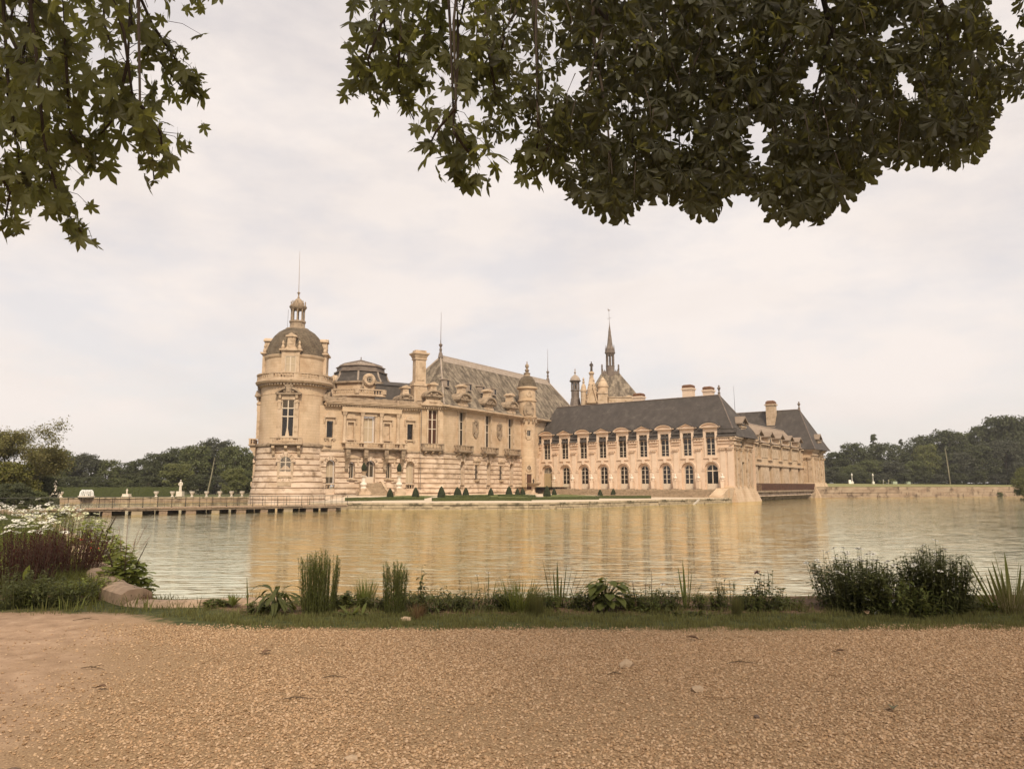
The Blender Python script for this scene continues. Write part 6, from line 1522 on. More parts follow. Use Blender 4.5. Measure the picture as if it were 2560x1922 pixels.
# ================================================================== NEAR GROUND
EDGE = [(60, 11.9), (20, 11.6), (12, 11.4), (8, 11.25), (6, 11.3), (4, 11.15), (2, 11.1), (0.5, 10.95), (-1, 10.95), (-2.4, 10.75), (-3.4, 10.62), (-4.2, 10.4), (-4.9, 10.38), (-5.35, 10.75), (-6.2, 11.9), (-8.1, 14.9), (-10.0, 17.7), (-13.9, 23.7), (-24, 37.5), (-47, 62.5), (-46, 72), (-58, 96), (-76, 122), (-90, 122), (-160, 122), (-160, -25), (60, -25)]
def ground_material():
    m = bpy.data.materials.new("gravel_and_dirt"); m.use_nodes = True
    nt = m.node_tree; N, L = nt.nodes, nt.links; p = N['Principled BSDF']
    p.inputs['Roughness'].default_value = .95; p.inputs['Specular IOR Level'].default_value = .2
    t = N.new("ShaderNodeTexCoord"); sx = N.new("ShaderNodeSeparateXYZ"); L.new(t.outputs['Object'], sx.inputs[0])
    def noise(s, d=5, r=.6):
        n = N.new("ShaderNodeTexNoise"); n.inputs['Scale'].default_value = s; n.inputs['Detail'].default_value = d; n.inputs['Roughness'].default_value = r; L.new(t.outputs['Object'], n.inputs['Vector']); return n.outputs[0]
    def math_(op, a, b=None, c=None):
        n = N.new("ShaderNodeMath"); n.operation = op
        for i, v in enumerate((a, b, c)):
            if v is None: continue
            if hasattr(v, 'links') or not isinstance(v, (int, float)): L.new(v, n.inputs[i])
            else: n.inputs[i].default_value = v
        return n.outputs[0]
    def rng(v, a, b):
        n = N.new("ShaderNodeMapRange"); n.interpolation_type = 'SMOOTHSTEP'; n.inputs['From Min'].default_value = a; n.inputs['From Max'].default_value = b; L.new(v, n.inputs['Value']); return n.outputs[0]
    def ramp(v, *cs):
        n = N.new("ShaderNodeValToRGB"); e = n.color_ramp.elements
        for i, (po, c) in enumerate(cs):
            if i > 1: e.new(po)
            e[i].position = po; e[i].color = (*c, 1)
        L.new(v, n.inputs[0]); return n.outputs[0]
    def mix(f, a, b):
        n = N.new("ShaderNodeMix"); n.data_type = 'RGBA'; L.new(f, n.inputs[0]); L.new(a, n.inputs[6]); L.new(b, n.inputs[7]); return n.outputs[2]
    X, Y = sx.outputs[0], sx.outputs[1]
    big, mid, fine = noise(.7, 5), noise(4, 6), noise(60, 4)
    gravel = ramp(fine, (.30, (.12, .075, .038)), (.55, (.34, .225, .125)), (.72, (.50, .36, .22)))
    dirt = ramp(mid, (.30, (.26, .17, .105)), (.52, (.38, .255, .165)), (.72, (.48, .335, .225)))
    dirt2 = mix(rng(noise(24, 5), .58, .72), dirt, ramp(fine, (0, (.16, .095, .055)), (1, (.22, .135, .08))))
    soil = ramp(noise(14, 6), (.30, (.055, .038, .02)), (.5, (.16, .10, .06)), (.72, (.30, .20, .125)))
    grass = ramp(noise(9, 5), (.30, (.03, .035, .012)), (.55, (.075, .08, .026)), (.75, (.14, .12, .05)))
    # dirt lies to the left of a slanting edge
    v = math_('ADD', X, math_('MULTIPLY', Y, .34)); v = math_('ADD', v, math_('MULTIPLY_ADD', big, 3.2, -1.6))
    g = mix(rng(v, -.7, -2.3), gravel, dirt2)
    w = math_('ADD', Y, math_('MULTIPLY_ADD', mid, .9, -.45)); w = math_('ADD', w, math_('MULTIPLY_ADD', big, .8, -.4)); w = math_('ADD', w, math_('MULTIPLY', rng(X, -3.0, -5.5), -1.1))
    g = mix(rng(w, 8.5, 8.8), g, grass)
    g = mix(rng(w, 9.5, 9.9), g, soil)
    g = mix(math_('MULTIPLY', rng(w, 10.4, 11.0), rng(X, -4.3, -5.0)), g, grass)
    L.new(g, p.inputs['Base Color'])
    bp = N.new("ShaderNodeBump"); bp.inputs['Strength'].default_value = .8; bp.inputs['Distance'].default_value = .02
    L.new(math_('ADD', noise(30, 6, .7), math_('MULTIPLY', mid, 1.5)), bp.inputs['Height']); L.new(bp.outputs[0], p.inputs['Normal'])
    return m
M['ground'] = ground_material()
b = MB(); b.poly([(x, y, 0) for x, y in EDGE])
for (ax, ay), (bx, by) in zip(EDGE[:23], EDGE[1:24]): b.quad((ax, ay, 0), (ax * 1.0, ay + .22, -1.7), (bx * 1.0, by + .22, -1.7), (bx, by, 0))
struct('gravel_path', b, 'ground')
# pebbles: one point cloud mesh, stones instanced on it
def pebble(seed, m):
    r = np.random.default_rng(seed)
    import bmesh
    bm = bmesh.new(); bmesh.ops.create_icosphere(bm, subdivisions=1, radius=.5)
    for v in bm.verts:
        v.co *= r.uniform(.72, 1.15); v.co.z *= r.uniform(.5, .72); v.co.x *= 1.15
    me = bpy.data.meshes.new('pebble'); bm.to_mesh(me); bm.free(); me.materials.append(m); return me
def gmat(name, c, c2): return mat(name, c, c2, 1.5, .9, spec=.2, coords='Object')
def points_object(name, P, meshes, smin, smax, flat=.5, seed=3, mats=None):
    me = bpy.data.meshes.new(name); me.vertices.add(len(P)); me.vertices.foreach_set('co', P.astype(np.float32).ravel()); me.update()
    o = link(name, me); o['kind'] = 'stuff'
    col = bpy.data.collections.new(name + '_pieces')
    for i, m in enumerate(meshes): col.objects.link(bpy.data.objects.new('pebble', m))
    ng = bpy.data.node_groups.new(name, 'GeometryNodeTree')
    ng.interface.new_socket('Geometry', in_out='INPUT', socket_type='NodeSocketGeometry'); ng.interface.new_socket('Geometry', in_out='OUTPUT', socket_type='NodeSocketGeometry')
    n = ng.nodes; l = ng.links
    gi, go = n.new('NodeGroupInput'), n.new('NodeGroupOutput')
    ip = n.new('GeometryNodeInstanceOnPoints'); ci = n.new('GeometryNodeCollectionInfo'); ci.inputs['Collection'].default_value = col
    ci.inputs['Separate Children'].default_value = True; ci.inputs['Reset Children'].default_value = True
    ip.inputs['Pick Instance'].default_value = True
    rv = n.new('FunctionNodeRandomValue'); rv.data_type = 'FLOAT_VECTOR'; rv.inputs[0].default_value = (-flat, -flat, 0); rv.inputs[1].default_value = (flat, flat, 6.283)
    rs = n.new('FunctionNodeRandomValue'); rs.data_type = 'FLOAT'; rs.inputs[2].default_value = 0; rs.inputs[3].default_value = 1; rs.inputs['Seed'].default_value = seed
    pw = n.new('ShaderNodeMath'); pw.operation = 'POWER'; pw.inputs[1].default_value = 2.2; l.new(rs.outputs[1], pw.inputs[0])
    mr = n.new('ShaderNodeMapRange'); mr.inputs['To Min'].default_value = smin; mr.inputs['To Max'].default_value = smax; l.new(pw.outputs[0], mr.inputs['Value'])
    l.new(gi.outputs[0], ip.inputs['Points']); l.new(ci.outputs[0], ip.inputs['Instance']); l.new(rv.outputs[0], ip.inputs['Rotation']); l.new(mr.outputs[0], ip.inputs['Scale']); l.new(ip.outputs[0], go.inputs[0])
    md = o.modifiers.new('stones', 'NODES'); md.node_group = ng
    return o
N_ = 330000
yy = np.sqrt(RNG.uniform(2.9 ** 2, 8.95 ** 2, N_)); xx = RNG.uniform(-1, 1, N_) * (.74 * yy + 1.3)
ph = np.sin(xx * 1.3 + 1) * .5 + np.sin(yy * 1.9 + xx * .7) * .5 + RNG.normal(0, .45, N_)
edge = xx + .34 * yy + ph * .55
keep = RNG.random(N_) < np.clip((edge + 1.6) / 1.8, .03, 1)
pt_ = np.sin(xx * 1.1 + np.sin(yy * 1.4) * 1.5) + np.sin(yy * 2.3 - xx * .6 + 2) + .6 * np.sin(xx * 3.7 + yy * 2.9)
keep &= RNG.random(N_) < np.clip(.85 - .28 * pt_, .3, 1)
keep &= RNG.random(N_) < np.clip(1.0 - (yy - 8.45 - .25 * ph) / .3, 0.0, 1)
P = np.stack([xx, yy, RNG.uniform(-.003, .008, N_)], 1)[keep]
PB = [pebble(1, gmat("tan_pebble", (0.396, 0.262, 0.155), (0.456, 0.310, 0.194))), pebble(2, gmat("pale_pebble", (0.447, 0.310, 0.198), (0.533, 0.387, 0.258))), pebble(3, gmat("rosy_pebble", (0.396, 0.254, 0.142), (0.456, 0.297, 0.172))), pebble(4, gmat("brown_pebble", (0.215, 0.133, 0.073), (0.318, 0.206, 0.116))), pebble(5, gmat("tan_pebble_b", (0.327, 0.211, 0.120), (0.396, 0.262, 0.155))), pebble(6, gmat("pale_pebble_b", (0.404, 0.275, 0.163), (0.464, 0.327, 0.202)))]
points_object('gravel', P, PB, .008, .027)
# grass strip and bed
def blades(name, n, fx, h0, h1, wd, m, seed=0, lean=.5):
    r = np.random.default_rng(seed); B = fx(n, r); n = len(B)
    a = r.uniform(0, 2 * math.pi, n); h = r.uniform(h0, h1, n); ln = r.uniform(.1, lean, n) * h; q = r.uniform(0, 2 * math.pi, n)
    d = np.stack([np.cos(a), np.sin(a), np.zeros(n)], 1) * wd * r.uniform(.6, 1.3, (n, 1)); t = np.stack([np.cos(q), np.sin(q), np.zeros(n)], 1) * ln[:, None]; up = np.array([0, 0, 1.])
    V = np.stack([B - d, B + d, B + t * .35 + up * (h * .6)[:, None] + d * .75, B + t * .35 + up * (h * .6)[:, None] - d * .75, B + t + up * h[:, None]], 1)
    me = bpy.data.meshes.new(name); me.vertices.add(n * 5); me.vertices.foreach_set('co', V.astype(np.float32).ravel())
    i0 = np.arange(n) * 5; F4 = np.stack([i0, i0 + 1, i0 + 2, i0 + 3], 1); F3 = np.stack([i0 + 3, i0 + 2, i0 + 4], 1)
    me.loops.add(n * 7); me.loops.foreach_set('vertex_index', np.concatenate([F4, F3], 1).ravel().astype(np.int32))
    ls = np.stack([np.arange(n) * 7, np.arange(n) * 7 + 4], 1).ravel().astype(np.int32); lt = np.tile([4, 3], n).astype(np.int32)
    me.polygons.add(n * 2); me.polygons.foreach_set('loop_start', ls); me.polygons.foreach_set('loop_total', lt)
    me.materials.append(M[m]); me.update(calc_edges=True); me.validate(); o = link(name, me); o['kind'] = 'stuff'; return o
M['grass'] = leafmat("short_grass", (0.133, 0.133, 0.047), (0.221, 0.199, 0.056), .45, mix=.35)
M['grass_bed'] = leafmat("bed_grass", (0.136, 0.145, 0.038), (0.204, 0.196, 0.038), .4, mix=.35)
def strip(n, r):
    x = r.uniform(-7.6, 9.5, n); y = r.uniform(8.35, 10.15, n)
    nz = np.sin(x * 2.1) * .5 + np.sin(x * 5.3 + y * 3) * .3 + np.sin(x * .9 + 2) * .5
    lim = np.clip((x + 4.6) / 2.0, 0, 1)
    k = (y > 8.62 + .10 * nz + (1 - lim) * 1.0 + r.normal(0, .05, n)) & (y < 9.62 + .12 * nz + r.normal(0, .16, n)) & (r.random(n) < .55 + .45 * np.sin(x * 7 + np.sin(y * 9) * 2))
    return np.stack([x, y, np.zeros(n)], 1)[k]
blades('grass', 95000, strip, .03, .075, .0035, 'grass', 1)
def sparse(n, r):
    x = r.uniform(-7.5, 9.5, n); y = r.uniform(9.5, 11.0, n); k = (np.sin(x * 3.1 + y * 4) + np.sin(x * 8.3 - y * 6) * .7 + r.normal(0, .5, n) > .55) & (x > -5) ; return np.stack([x, y, np.zeros(n)], 1)[k]
blades('grass', 26000, sparse, .03, .11, .004, 'grass', 2, .9)
def bedf(n, r):
    t = r.uniform(0, 1, n); y = 9.8 + t ** 1.4 * 17; xr = np.interp(y, [9.8, 10.4, 11.0, 11.9, 14.9, 17.7, 23.7, 37.5], [-4.6, -5.1, -5.7, -6.5, -8.4, -10.3, -14.2, -24]); x = xr - r.uniform(0, 1, n) ** 1.5 * (3.5 + y * .1)
    return np.stack([x, y, np.zeros(n)], 1)
def bedf2(n, r):
    B = bedf(n, r); return B[(B[:, 1] > 11.2) | (r.random(len(B)) < .04)]
blades('grass', 60000, bedf2, .06, .22, .006, 'grass_bed', 3, .9)
# coping of the curved retaining wall
cw = thing('curved_wall', 'curved stone retaining wall with rounded coping running from the bank towards the footbridge', 'wall', (-5.9, 13, -1.2))
pth = [Vector(p) for p in ((-3.1, 10.60), (-4.1, 10.38), (-4.85, 10.32), (-5.4, 10.7), (-6.3, 11.85), (-8.2, 14.85), (-10.1, 17.65), (-14.0, 23.65), (-24, 37.4), (-36, 51), (-47.5, 62.5))]
sm = []
for i in range(len(pth) - 1):
    p0, p1, p2, p3 = pth[max(i - 1, 0)], pth[i], pth[i + 1], pth[min(i + 2, len(pth) - 1)]
    for k in range(8):
        t = k / 8; sm.append(.5 * ((2 * p1) + (p2 - p0) * t + (2 * p0 - 5 * p1 + 4 * p2 - p3) * t * t + (3 * p1 - p0 - 3 * p2 + p3) * t ** 3))
cum = [0.0]
for a, c in zip(sm, sm[1:]): cum.append(cum[-1] + (c - a).length)
def along(s):
    i = min(max(np.searchsorted(cum, s) - 1, 0), len(sm) - 2); t = (s - cum[i]) / (cum[i + 1] - cum[i]); p = sm[i].lerp(sm[i + 1], t); e = (sm[i + 1] - sm[i]).normalized(); return p, Vector((-e.y, e.x))
s = 0.0; k = 0
while s < cum[-1] - .2:
    ln = random.uniform(.8, 1.25) if s < 14 else random.uniform(1.5, 2.6)
    gap = .035 if s < 14 else .02
    if 2.7 < s < 3.7: gap = .12
    e = min(s + ln, cum[-1]); b = MB(); n = 7; dz = random.uniform(-.02, .02) + (-.10 if s < 1.6 else 0); dd = random.uniform(-.02, .02)
    for i in range(5):
        p, nn = along(s + gap / 2 + (e - s - gap) * i / 4)
        for j in range(n):
            a = math.pi * j / (n - 1); o = -math.cos(a) * .24 + dd; z = .02 + .17 * math.sin(a) ** .7 + dz + random.uniform(-.007, .007)
            if j in (0, n - 1): z = -.25
            b.v.append((p.x + nn.x * o, p.y + nn.y * o, z))
    for i in range(4):
        for j in range(n - 1): b.f.append((i * n + j, i * n + j + 1, (i + 1) * n + j + 1, (i + 1) * n + j)); b.m.append(0)
    b.f.append(tuple(range(n))); b.m.append(0); b.f.append(tuple(4 * n + j for j in range(n - 1, -1, -1))); b.m.append(0)
    part('coping_stone', b, 'coping', cw, smooth=38); s = e; k += 1
b = MB()
for i in range(len(sm) - 1):
    na, nb = along(cum[i] + .01)[1], along(min(cum[i + 1], cum[-1] - .01))[1]
    for sg in (-.16, .16): b.quad((sm[i].x + na.x * sg, sm[i].y + na.y * sg, -1.7), (sm[i + 1].x + nb.x * sg, sm[i + 1].y + nb.y * sg, -1.7), (sm[i + 1].x + nb.x * sg, sm[i + 1].y + nb.y * sg, -.1), (sm[i].x + na.x * sg, sm[i].y + na.y * sg, -.1))
part('wall_face', b, 'quay', cw)

# ---- plants
def leaf(mb, p, d, ln, w, droop=.4, seg=3, up=Vector((0, 0, 1)), fold=.15, shape=None):
    """a pointed leaf: two rows of quads either side of a midrib"""
    d = d.normalized(); side = d.cross(up)
    side = side.normalized() if side.length > 1e-4 else Vector((1, 0, 0))
    shp = shape or (lambda t: math.sin(math.pi * min(1, t * .92 + .08)) ** .8)
    pts = []; q = Vector(p); dd = d.copy()
    for i in range(seg + 1):
        t = i / seg; ww = w * .5 * shp(t); nrm = side.cross(dd)
        if i == seg: ww = .0
        pts.append((q - side * ww + nrm * ww * fold, q.copy(), q + side * ww + nrm * ww * fold))
        dd = (dd + Vector((0, 0, -1)) * droop / seg).normalized(); q = q + dd * ln / seg
    b0 = len(mb.v)
    for a, c, e in pts: mb.v += [tuple(a), tuple(c), tuple(e)]
    for i in range(seg):
        k = b0 + i * 3
        if i == seg - 1: mb.f += [(k, k + 1, k + 4), (k + 1, k + 2, k + 4)]
        else: mb.f += [(k, k + 1, k + 4, k + 3), (k + 1, k + 2, k + 5, k + 4)]
        mb.m += [0, 0]
ru = random.uniform
def rdir(el): a = ru(0, 6.283); return Vector((math.cos(a) * math.cos(el), math.sin(a) * math.cos(el), math.sin(el)))
M['p_dark'] = leafmat("dark_leaves", (0.072, 0.079, 0.026), (0.177, 0.182, 0.039), .4, mix=.3)
M['p_mid'] = leafmat("green_leaves", (0.105, 0.121, 0.033), (0.243, 0.248, 0.044), .4, mix=.35)
M['p_light'] = leafmat("fresh_leaves", (0.221, 0.248, 0.056), (0.354, 0.365, 0.066), .3, mix=.35)
M['p_olive'] = leafmat("olive_grass_blades", (.09, .088, .03), (.16, .15, .035), .4, mix=.35)
M['p_brown'] = leafmat("brown_grass_blades", (.14, .085, .04), (.2, .12, .05), .4, mix=.35)
M['p_red'] = leafmat("dark_red_leaves", (.075, .026, .020), (.13, .035, .025), .45, mix=.3)
M['p_straw'] = leafmat("straw_plumes", (.42, .32, .20), (.45, .35, .22), .3, mix=.4)
M['stem'] = mat("green_stem", (.085, .09, .03), rough=.8)
M['stem_brown'] = mat("brown_stem", (.09, .06, .035), rough=.8)
M['petal'] = mat("white_petals", (.86, .84, .76), rough=.6, transl=(.8, .78, .7, .35))
M['petal_pale'] = mat("cream_petals", (.78, .78, .55), rough=.6, transl=(.7, .72, .45, .35))
M['flower_eye'] = mat("dark_flower_centre", (.075, .05, .02), rough=.9)
M['flower_red'] = mat("red_petals", (.45, .03, .03), rough=.6)
M['flower_maroon'] = mat("maroon_petals", (.10, .012, .02), rough=.6)
def plant(name, lab, cat, x, y, group=None): return thing(name, lab, cat, (x, y, 0), group)
def stuffp(name, mb, m, t, x, y, smooth=None): return part(name, mb, m, t, T(x, y, 0), smooth, kind='stuff')
def grass_clump(t, x, y, n, h, rad, m, w=.008, spread=.35, seg=4, top=.6):
    h *= 1.18; n = int(n * 1.2)
    b = MB()
    for _ in range(n):
        a = ru(0, 6.283); r = rad * math.sqrt(ru(0, 1)); base = Vector((math.cos(a) * r, math.sin(a) * r, -.01)); el = math.pi / 2 - spread * ru(.1, 1)
        a2 = a + ru(-.7, .7); d = Vector((math.cos(a2) * math.cos(el), math.sin(a2) * math.cos(el), math.sin(el)))
        leaf(b, base, d, h * ru(top, 1.08), w * ru(.7, 1.3), ru(.05, .5) * spread * 2, seg, shape=lambda t_: 1 - t_ * .7)
    return stuffp('blades', b, m, t, x, y)
def leafy_stems(t, x, y, n, h, rad, lean, ll, lw, m, per=14, droop=.8, stem='stem', low=.1, el=.5, tips=None):
    s = MB(); b = MB(); tip = []; h *= 1.15
    for _ in range(n):
        a = ru(0, 6.283); r = rad * math.sqrt(ru(0, 1)); p = Vector((math.cos(a) * r, math.sin(a) * r, -.01)); ln = lean * ru(.2, 1) * (r / max(rad, 1e-3) * .8 + .2)
        hh = h * ru(.68, 1.05) * (1 - .25 * r / max(rad, 1e-3)); q = p + Vector((math.cos(a) * ln, math.sin(a) * ln, hh)); mdl = p.lerp(q, .5) + Vector((ru(-.02, .02), ru(-.02, .02), .02))
        s.tube([p, mdl, q], [.005, .004, .002], 4); tip.append(q)
        for k in range(per):
            f = low + (1 - low) * (k + ru(0, 1)) / per; c = p.lerp(mdl, f * 2) if f < .5 else mdl.lerp(q, f * 2 - 1)
            leaf(b, c, rdir(el * ru(.3, 1.4)), ll * ru(.6, 1.15) * (1.15 - .55 * f), lw * ru(.7, 1.2), droop * ru(.5, 1.3))
    stuffp('stems', s, stem, t, x, y); stuffp('leaves', b, m, t, x, y)
    return tip
def daisy(mb, eye, c, r, nrm, n=11):
    nrm = nrm.normalized(); a = nrm.orthogonal().normalized(); b_ = nrm.cross(a)
    for k in range(n):
        w = 6.283 * k / n; d = a * math.cos(w) + b_ * math.sin(w); s = (b_ * math.cos(w) - a * math.sin(w)) * r * .24
        mb.add([c + d * r * .2, c + d * r * .65 + s + nrm * .1 * r, c + d * r - nrm * r * .12, c + d * r * .65 - s + nrm * .1 * r], [(0, 1, 2, 3)])
    eye.v_ = True
    q = []
    for k in range(6): w = 6.283 * k / 6; q.append(c + (a * math.cos(w) + b_ * math.sin(w)) * r * .30)
    eye.add([*q, c + nrm * r * .28], [(k, (k + 1) % 6, 6) for k in range(6)])
def daisies(t, x, y, pts, r, petal='petal', stems_from=None, tilt=.5):
    for p in pts:
        b = MB(); e = MB(); n = Vector((ru(-tilt, tilt), ru(-tilt - .2, tilt), 1)); daisy(b, e, Vector((0, 0, 0)), r * ru(.8, 1.15), n)
        o = part('flower', b, petal, t, T(x, y, 0) @ Matrix.Translation(p)); part('flower_eye', e, 'flower_eye', o, WM[o.name])
def at_base(px, yb): d = 1.6 * 1867 / (yb - 1214); return (px - 1280) / 1867 * d, d
def hgt(yb, yt): return (yb - yt) / (yb - 1214) * 1.6
# left bed
bx, by = at_base(90, 1420)
for (px, yb, n, h, rd, lab) in ((60, 1388, 30, .82, .8, 'big clump of white daisies in the left flower bed, nearest the left edge'), (150, 1372, 30, .98, .9, 'clump of white daisies beside the curved wall'), (20, 1352, 28, 1.1, 1.0, 'tall pale daisies at the far end of the left bed'), (105, 1345, 28, 1.05, 1.0, 'clump of white daisies in front of the footbridge')):
    x, y = at_base(px, yb); t = plant('daisy_clump', lab, 'flowers', x, y, 'daisy clumps of the left bed')
    tips = leafy_stems(t, x, y, n * 4, h, rd, .25, .16, .024, 'p_light' if px > 30 else 'p_mid', 12, .7)
    random.shuffle(tips); daisies(t, x, y, [p + Vector((0, 0, .03)) for p in tips[:n + 26]], .078, 'petal' if px != 150 else 'petal_pale', tilt=.35)
for (px, yb, h, rd, lab, ln) in ((70, 1470, .92, .46, 'dark red leaved bush left of the other in the flower bed', .2), (195, 1440, .88, .42, 'dark red feathery bush leaning over the curved wall', .35), (120, 1436, .72, .4, 'brownish red shrub behind the two red bushes', .2)):
    x, y = at_base(px, yb); t = plant('red_bush', lab, 'bush', x, y, 'dark red bushes of the left bed'); leafy_stems(t, x, y, 130, h, rd, ln, .08, .014, 'p_red', 24, .2, 'stem_brown', .25, .9)
for (px, yb, yt, n, rd, m, lab) in ((85, 1502, 1425, 40, .46, 'p_dark', 'dark leafy clump at the front of the left bed below the red bush'), (190, 1502, 1432, 38, .40, 'p_dark', 'dark leafy clump at the front of the left bed beside the wall'), (20, 1490, 1410, 34, .45, 'p_dark', 'dark leafy clump cut by the left edge'), (248, 1482, 1425, 34, .3, 'p_light', 'low green ground plant filling the corner beside the coping'), (225, 1420, 1385, 22, .3, 'p_light', 'small bright plant against the coping behind the red bush'), (140, 1500, 1438, 38, .40, 'p_mid', 'mid green leafy clump between the two dark ones at the bed front'), (45, 1440, 1380, 34, .55, 'p_light', 'bright leafy mass behind the left red bush'), (130, 1405, 1345, 34, .6, 'p_light', 'bright leafy mass between daisies and red bushes')):
    x, y = at_base(px, yb); t = plant('leafy_plant', lab, 'plant', x, y); leafy_stems(t, x, y, n, hgt(yb, yt), rd, .15, .13, .03, m, 14, .9)
x, y = at_base(60, 1490); t = plant('seed_stalks', 'pale bent seed stalks with one broad leaf rising from the front of the left bed', 'plant', x, y)
b = MB()
for ex, ez in ((-.28, .55), (-.2, .42), (.02, .46), (.45, .42), (.5, .48), (.62, .5), (.7, .4)): b.tube([(ex * .5 + .05, 0, 0), (ex * .8, -.03, ez * .6), (ex, 0, ez)], [.006, .005, .004], 5); b.lathe([(0, ez - .015), (.018, ez), (0, ez + .02)], 6, (ex, 0))
part('stalks', b, M['p_olive'], t, T(x, y, 0)); b = MB(); leaf(b, Vector((.12, 0, .28)), Vector((.35, -.1, 1)), .22, .10, .1, 4); part('leaf', b, 'p_light', t, T(x, y, 0))
# shrubs over the wall
for (px, dd, h, rd, lab) in ((246, 18.5, 1.25, .62, 'bright green vine like shrub hanging over the far part of the curved wall'), (284, 14.9, 1.05, .50, 'bright green shrub hanging over the middle of the curved wall'), (326, 12.4, .95, .44, 'bright green shrub with wispy flower stalks at the water side of the wall')):
    x, y = (px - 1280) / 1867 * dd, dd; t = plant('wall_shrub', lab, 'shrub', x, y)
    b = MB(); s = MB()
    for _ in range(900):
        a = ru(0, 6.283); r_ = rd * math.sqrt(ru(0, 1)); z = h * (1 - (r_ / rd) ** 2 * .55) * ru(.0, 1.0) - .38
        leaf(b, Vector((r_ * math.cos(a), r_ * math.sin(a), z)), rdir(ru(-.2, .6)), ru(.09, .17), ru(.08, .13), .5, 3)
    for k in range(7):
        a = ru(0, 6.283); s.tube([(0, 0, -.6), (rd * .5 * math.cos(a), rd * .5 * math.sin(a), h * .4), (rd * .8 * math.cos(a), rd * .8 * math.sin(a), h * .7)], [.012, .008, .004], 4)
    stuffp('leaves', b, 'p_light', t, x, y); stuffp('stems', s, 'stem_brown', t, x, y)
    if px == 326:
        s = MB()
        for ex, ez in ((-.15, .95), (0, 1.05), (.2, .9), (.32, .98), (.4, .8)):
            s.tube([(0, 0, .3), (ex * .6, 0, ez * .7), (ex, 0, ez)], [.004, .003, .002], 4)
            for j in range(10): q = Vector((0, 0, .3)).lerp(Vector((ex, 0, ez)), .55 + j * .045); s.lathe([(0, q.z - .008), (.008, q.z), (0, q.z + .008)], 4, (q.x, q.y))
        part('flower_stalks', s, mat("dry_pink_stalks", (.40, .25, .18)), t, T(x, y, 0))
x, y = at_base(215, 1418); t = plant('red_flowers', 'few small red flowers on thin stems leaning over the coping', 'flowers', x, y)
for k, (ex, ey, ez) in enumerate(((-.35, .6, .5), (.0, .3, .48), (.28, -.2, .4), (.55, -.4, .42), (.7, -.9, .38))):
    s = MB(); s.tube([(ex * .3 - .3, ey * .3, 0), (ex * .7 - .1, ey * .7, ez * .7), (ex, ey, ez)], [.004, .003, .003], 4); so = part('stem', s, 'stem', t, T(x, y, 0))
    b = MB()
    for j in range(7): leaf(b, Vector((ex, ey, ez)), rdir(ru(.2, 1)), .06, .03, .3, 2)
    part('flower', b, 'flower_red', so, T(x, y, 0))
# along the bank, from left to right
def blade_set(t, x, y, specs, m, w, base=.03):
    for (dx, ln, lean, dr) in specs:
        b = MB(); leaf(b, Vector((0, 0, 0)), Vector((lean, ru(-.15, .15), 1)), ln * 1.22, w * 1.1 * ru(.85, 1.15), dr, 6, fold=.25, shape=lambda t_: (.75 + .5 * t_ if t_ < .5 else 1.0) * (1 - max(0, t_ - .35) / .65) ** .7)
        part('leaf', b, m, t, T(x + dx, y + ru(-base, base), 0))
x, y = at_base(385, 1500); t = plant('grass_tuft', 'small spiky brownish tuft beside the end of the coping', 'plant', x, y); grass_clump(t, x, y, 60, .17, .05, 'p_brown', .007, .8)
x, y = at_base(365, 1497); t = plant('leafy_plant', 'small sparse leafy weed against the end of the coping', 'plant', x, y); leafy_stems(t, x, y, 8, .22, .12, .1, .07, .016, 'p_dark', 8, .6)
x, y = at_base(512, 1507); t = plant('grass_tuft', 'three thin blades alone on the bare edge of the bank', 'plant', x, y); blade_set(t, x, y, ((0, .16, .45, .1), (.02, .13, .2, .1), (-.01, .14, -.1, .1)), 'p_dark', .014, .01)
x, y = at_base(596, 1510); t = plant('leaf_rosette', 'small pale leaf rosette left of the pair of upright reeds', 'plant', x, y)
for k in range(18):
    b = MB(); leaf(b, Vector((0, 0, .02)), rdir(ru(.5, 1.4)), ru(.12, .2), .04, .5, 4); part('leaf', b, 'p_mid', t, T(x, y, 0))
x, y = at_base(634, 1512); t = plant('reeds', 'pair of thin upright reeds at the edge of the reflection', 'plant', x, y); blade_set(t, x, y, ((0, .36, -.03, .02), (.015, .3, .05, .02), (.09, .25, .25, .05), (.08, .2, .12, .05)), 'p_dark', .022, .01)
def broad_plant(px, yb, yt, wpx, n, lab, lw=.075, ll=.28, m='p_dark'):
    x, y = at_base(px, yb); h = hgt(yb, yt); rd = wpx / 2 * y / 1867; t = plant('broad_leaf_plant', lab, 'plant', x, y, 'broad leaved plants on the bank'); s = MB()
    for k in range(n):
        a = ru(0, 6.283); f = ru(.25, 1.0); r_ = rd * .55 * math.sqrt(ru(0, 1)); z = h * f * (1 - .3 * (r_ / rd)); p = Vector((r_ * math.cos(a), r_ * math.sin(a), z))
        s.tube([(0, 0, 0), (p.x * .5, p.y * .5, z * .75), p], [.007, .005, .004], 4)
        b = MB(); leaf(b, p, Vector((math.cos(a + ru(-.5, .5)), math.sin(a + ru(-.5, .5)), ru(.0, .6))), ll * ru(.6, 1.1), lw * ru(.7, 1.25), ru(.8, 1.6), 5); part('leaf', b, m, t, T(x, y, 0))
    stuffp('stems', s, 'stem', t, x, y); return t, x, y
t, x, y = broad_plant(705, 1522, 1455, 104, 46, 'dark plant with big drooping strap leaves left of the largest clump', .055, .33)
x, y = at_base(770, 1515); t = plant('seed_stalks', 'two dry wispy stalks behind the strap leaved plant', 'plant', x, y); grass_clump(t, x, y, 6, .5, .05, 'p_brown', .006, .35)
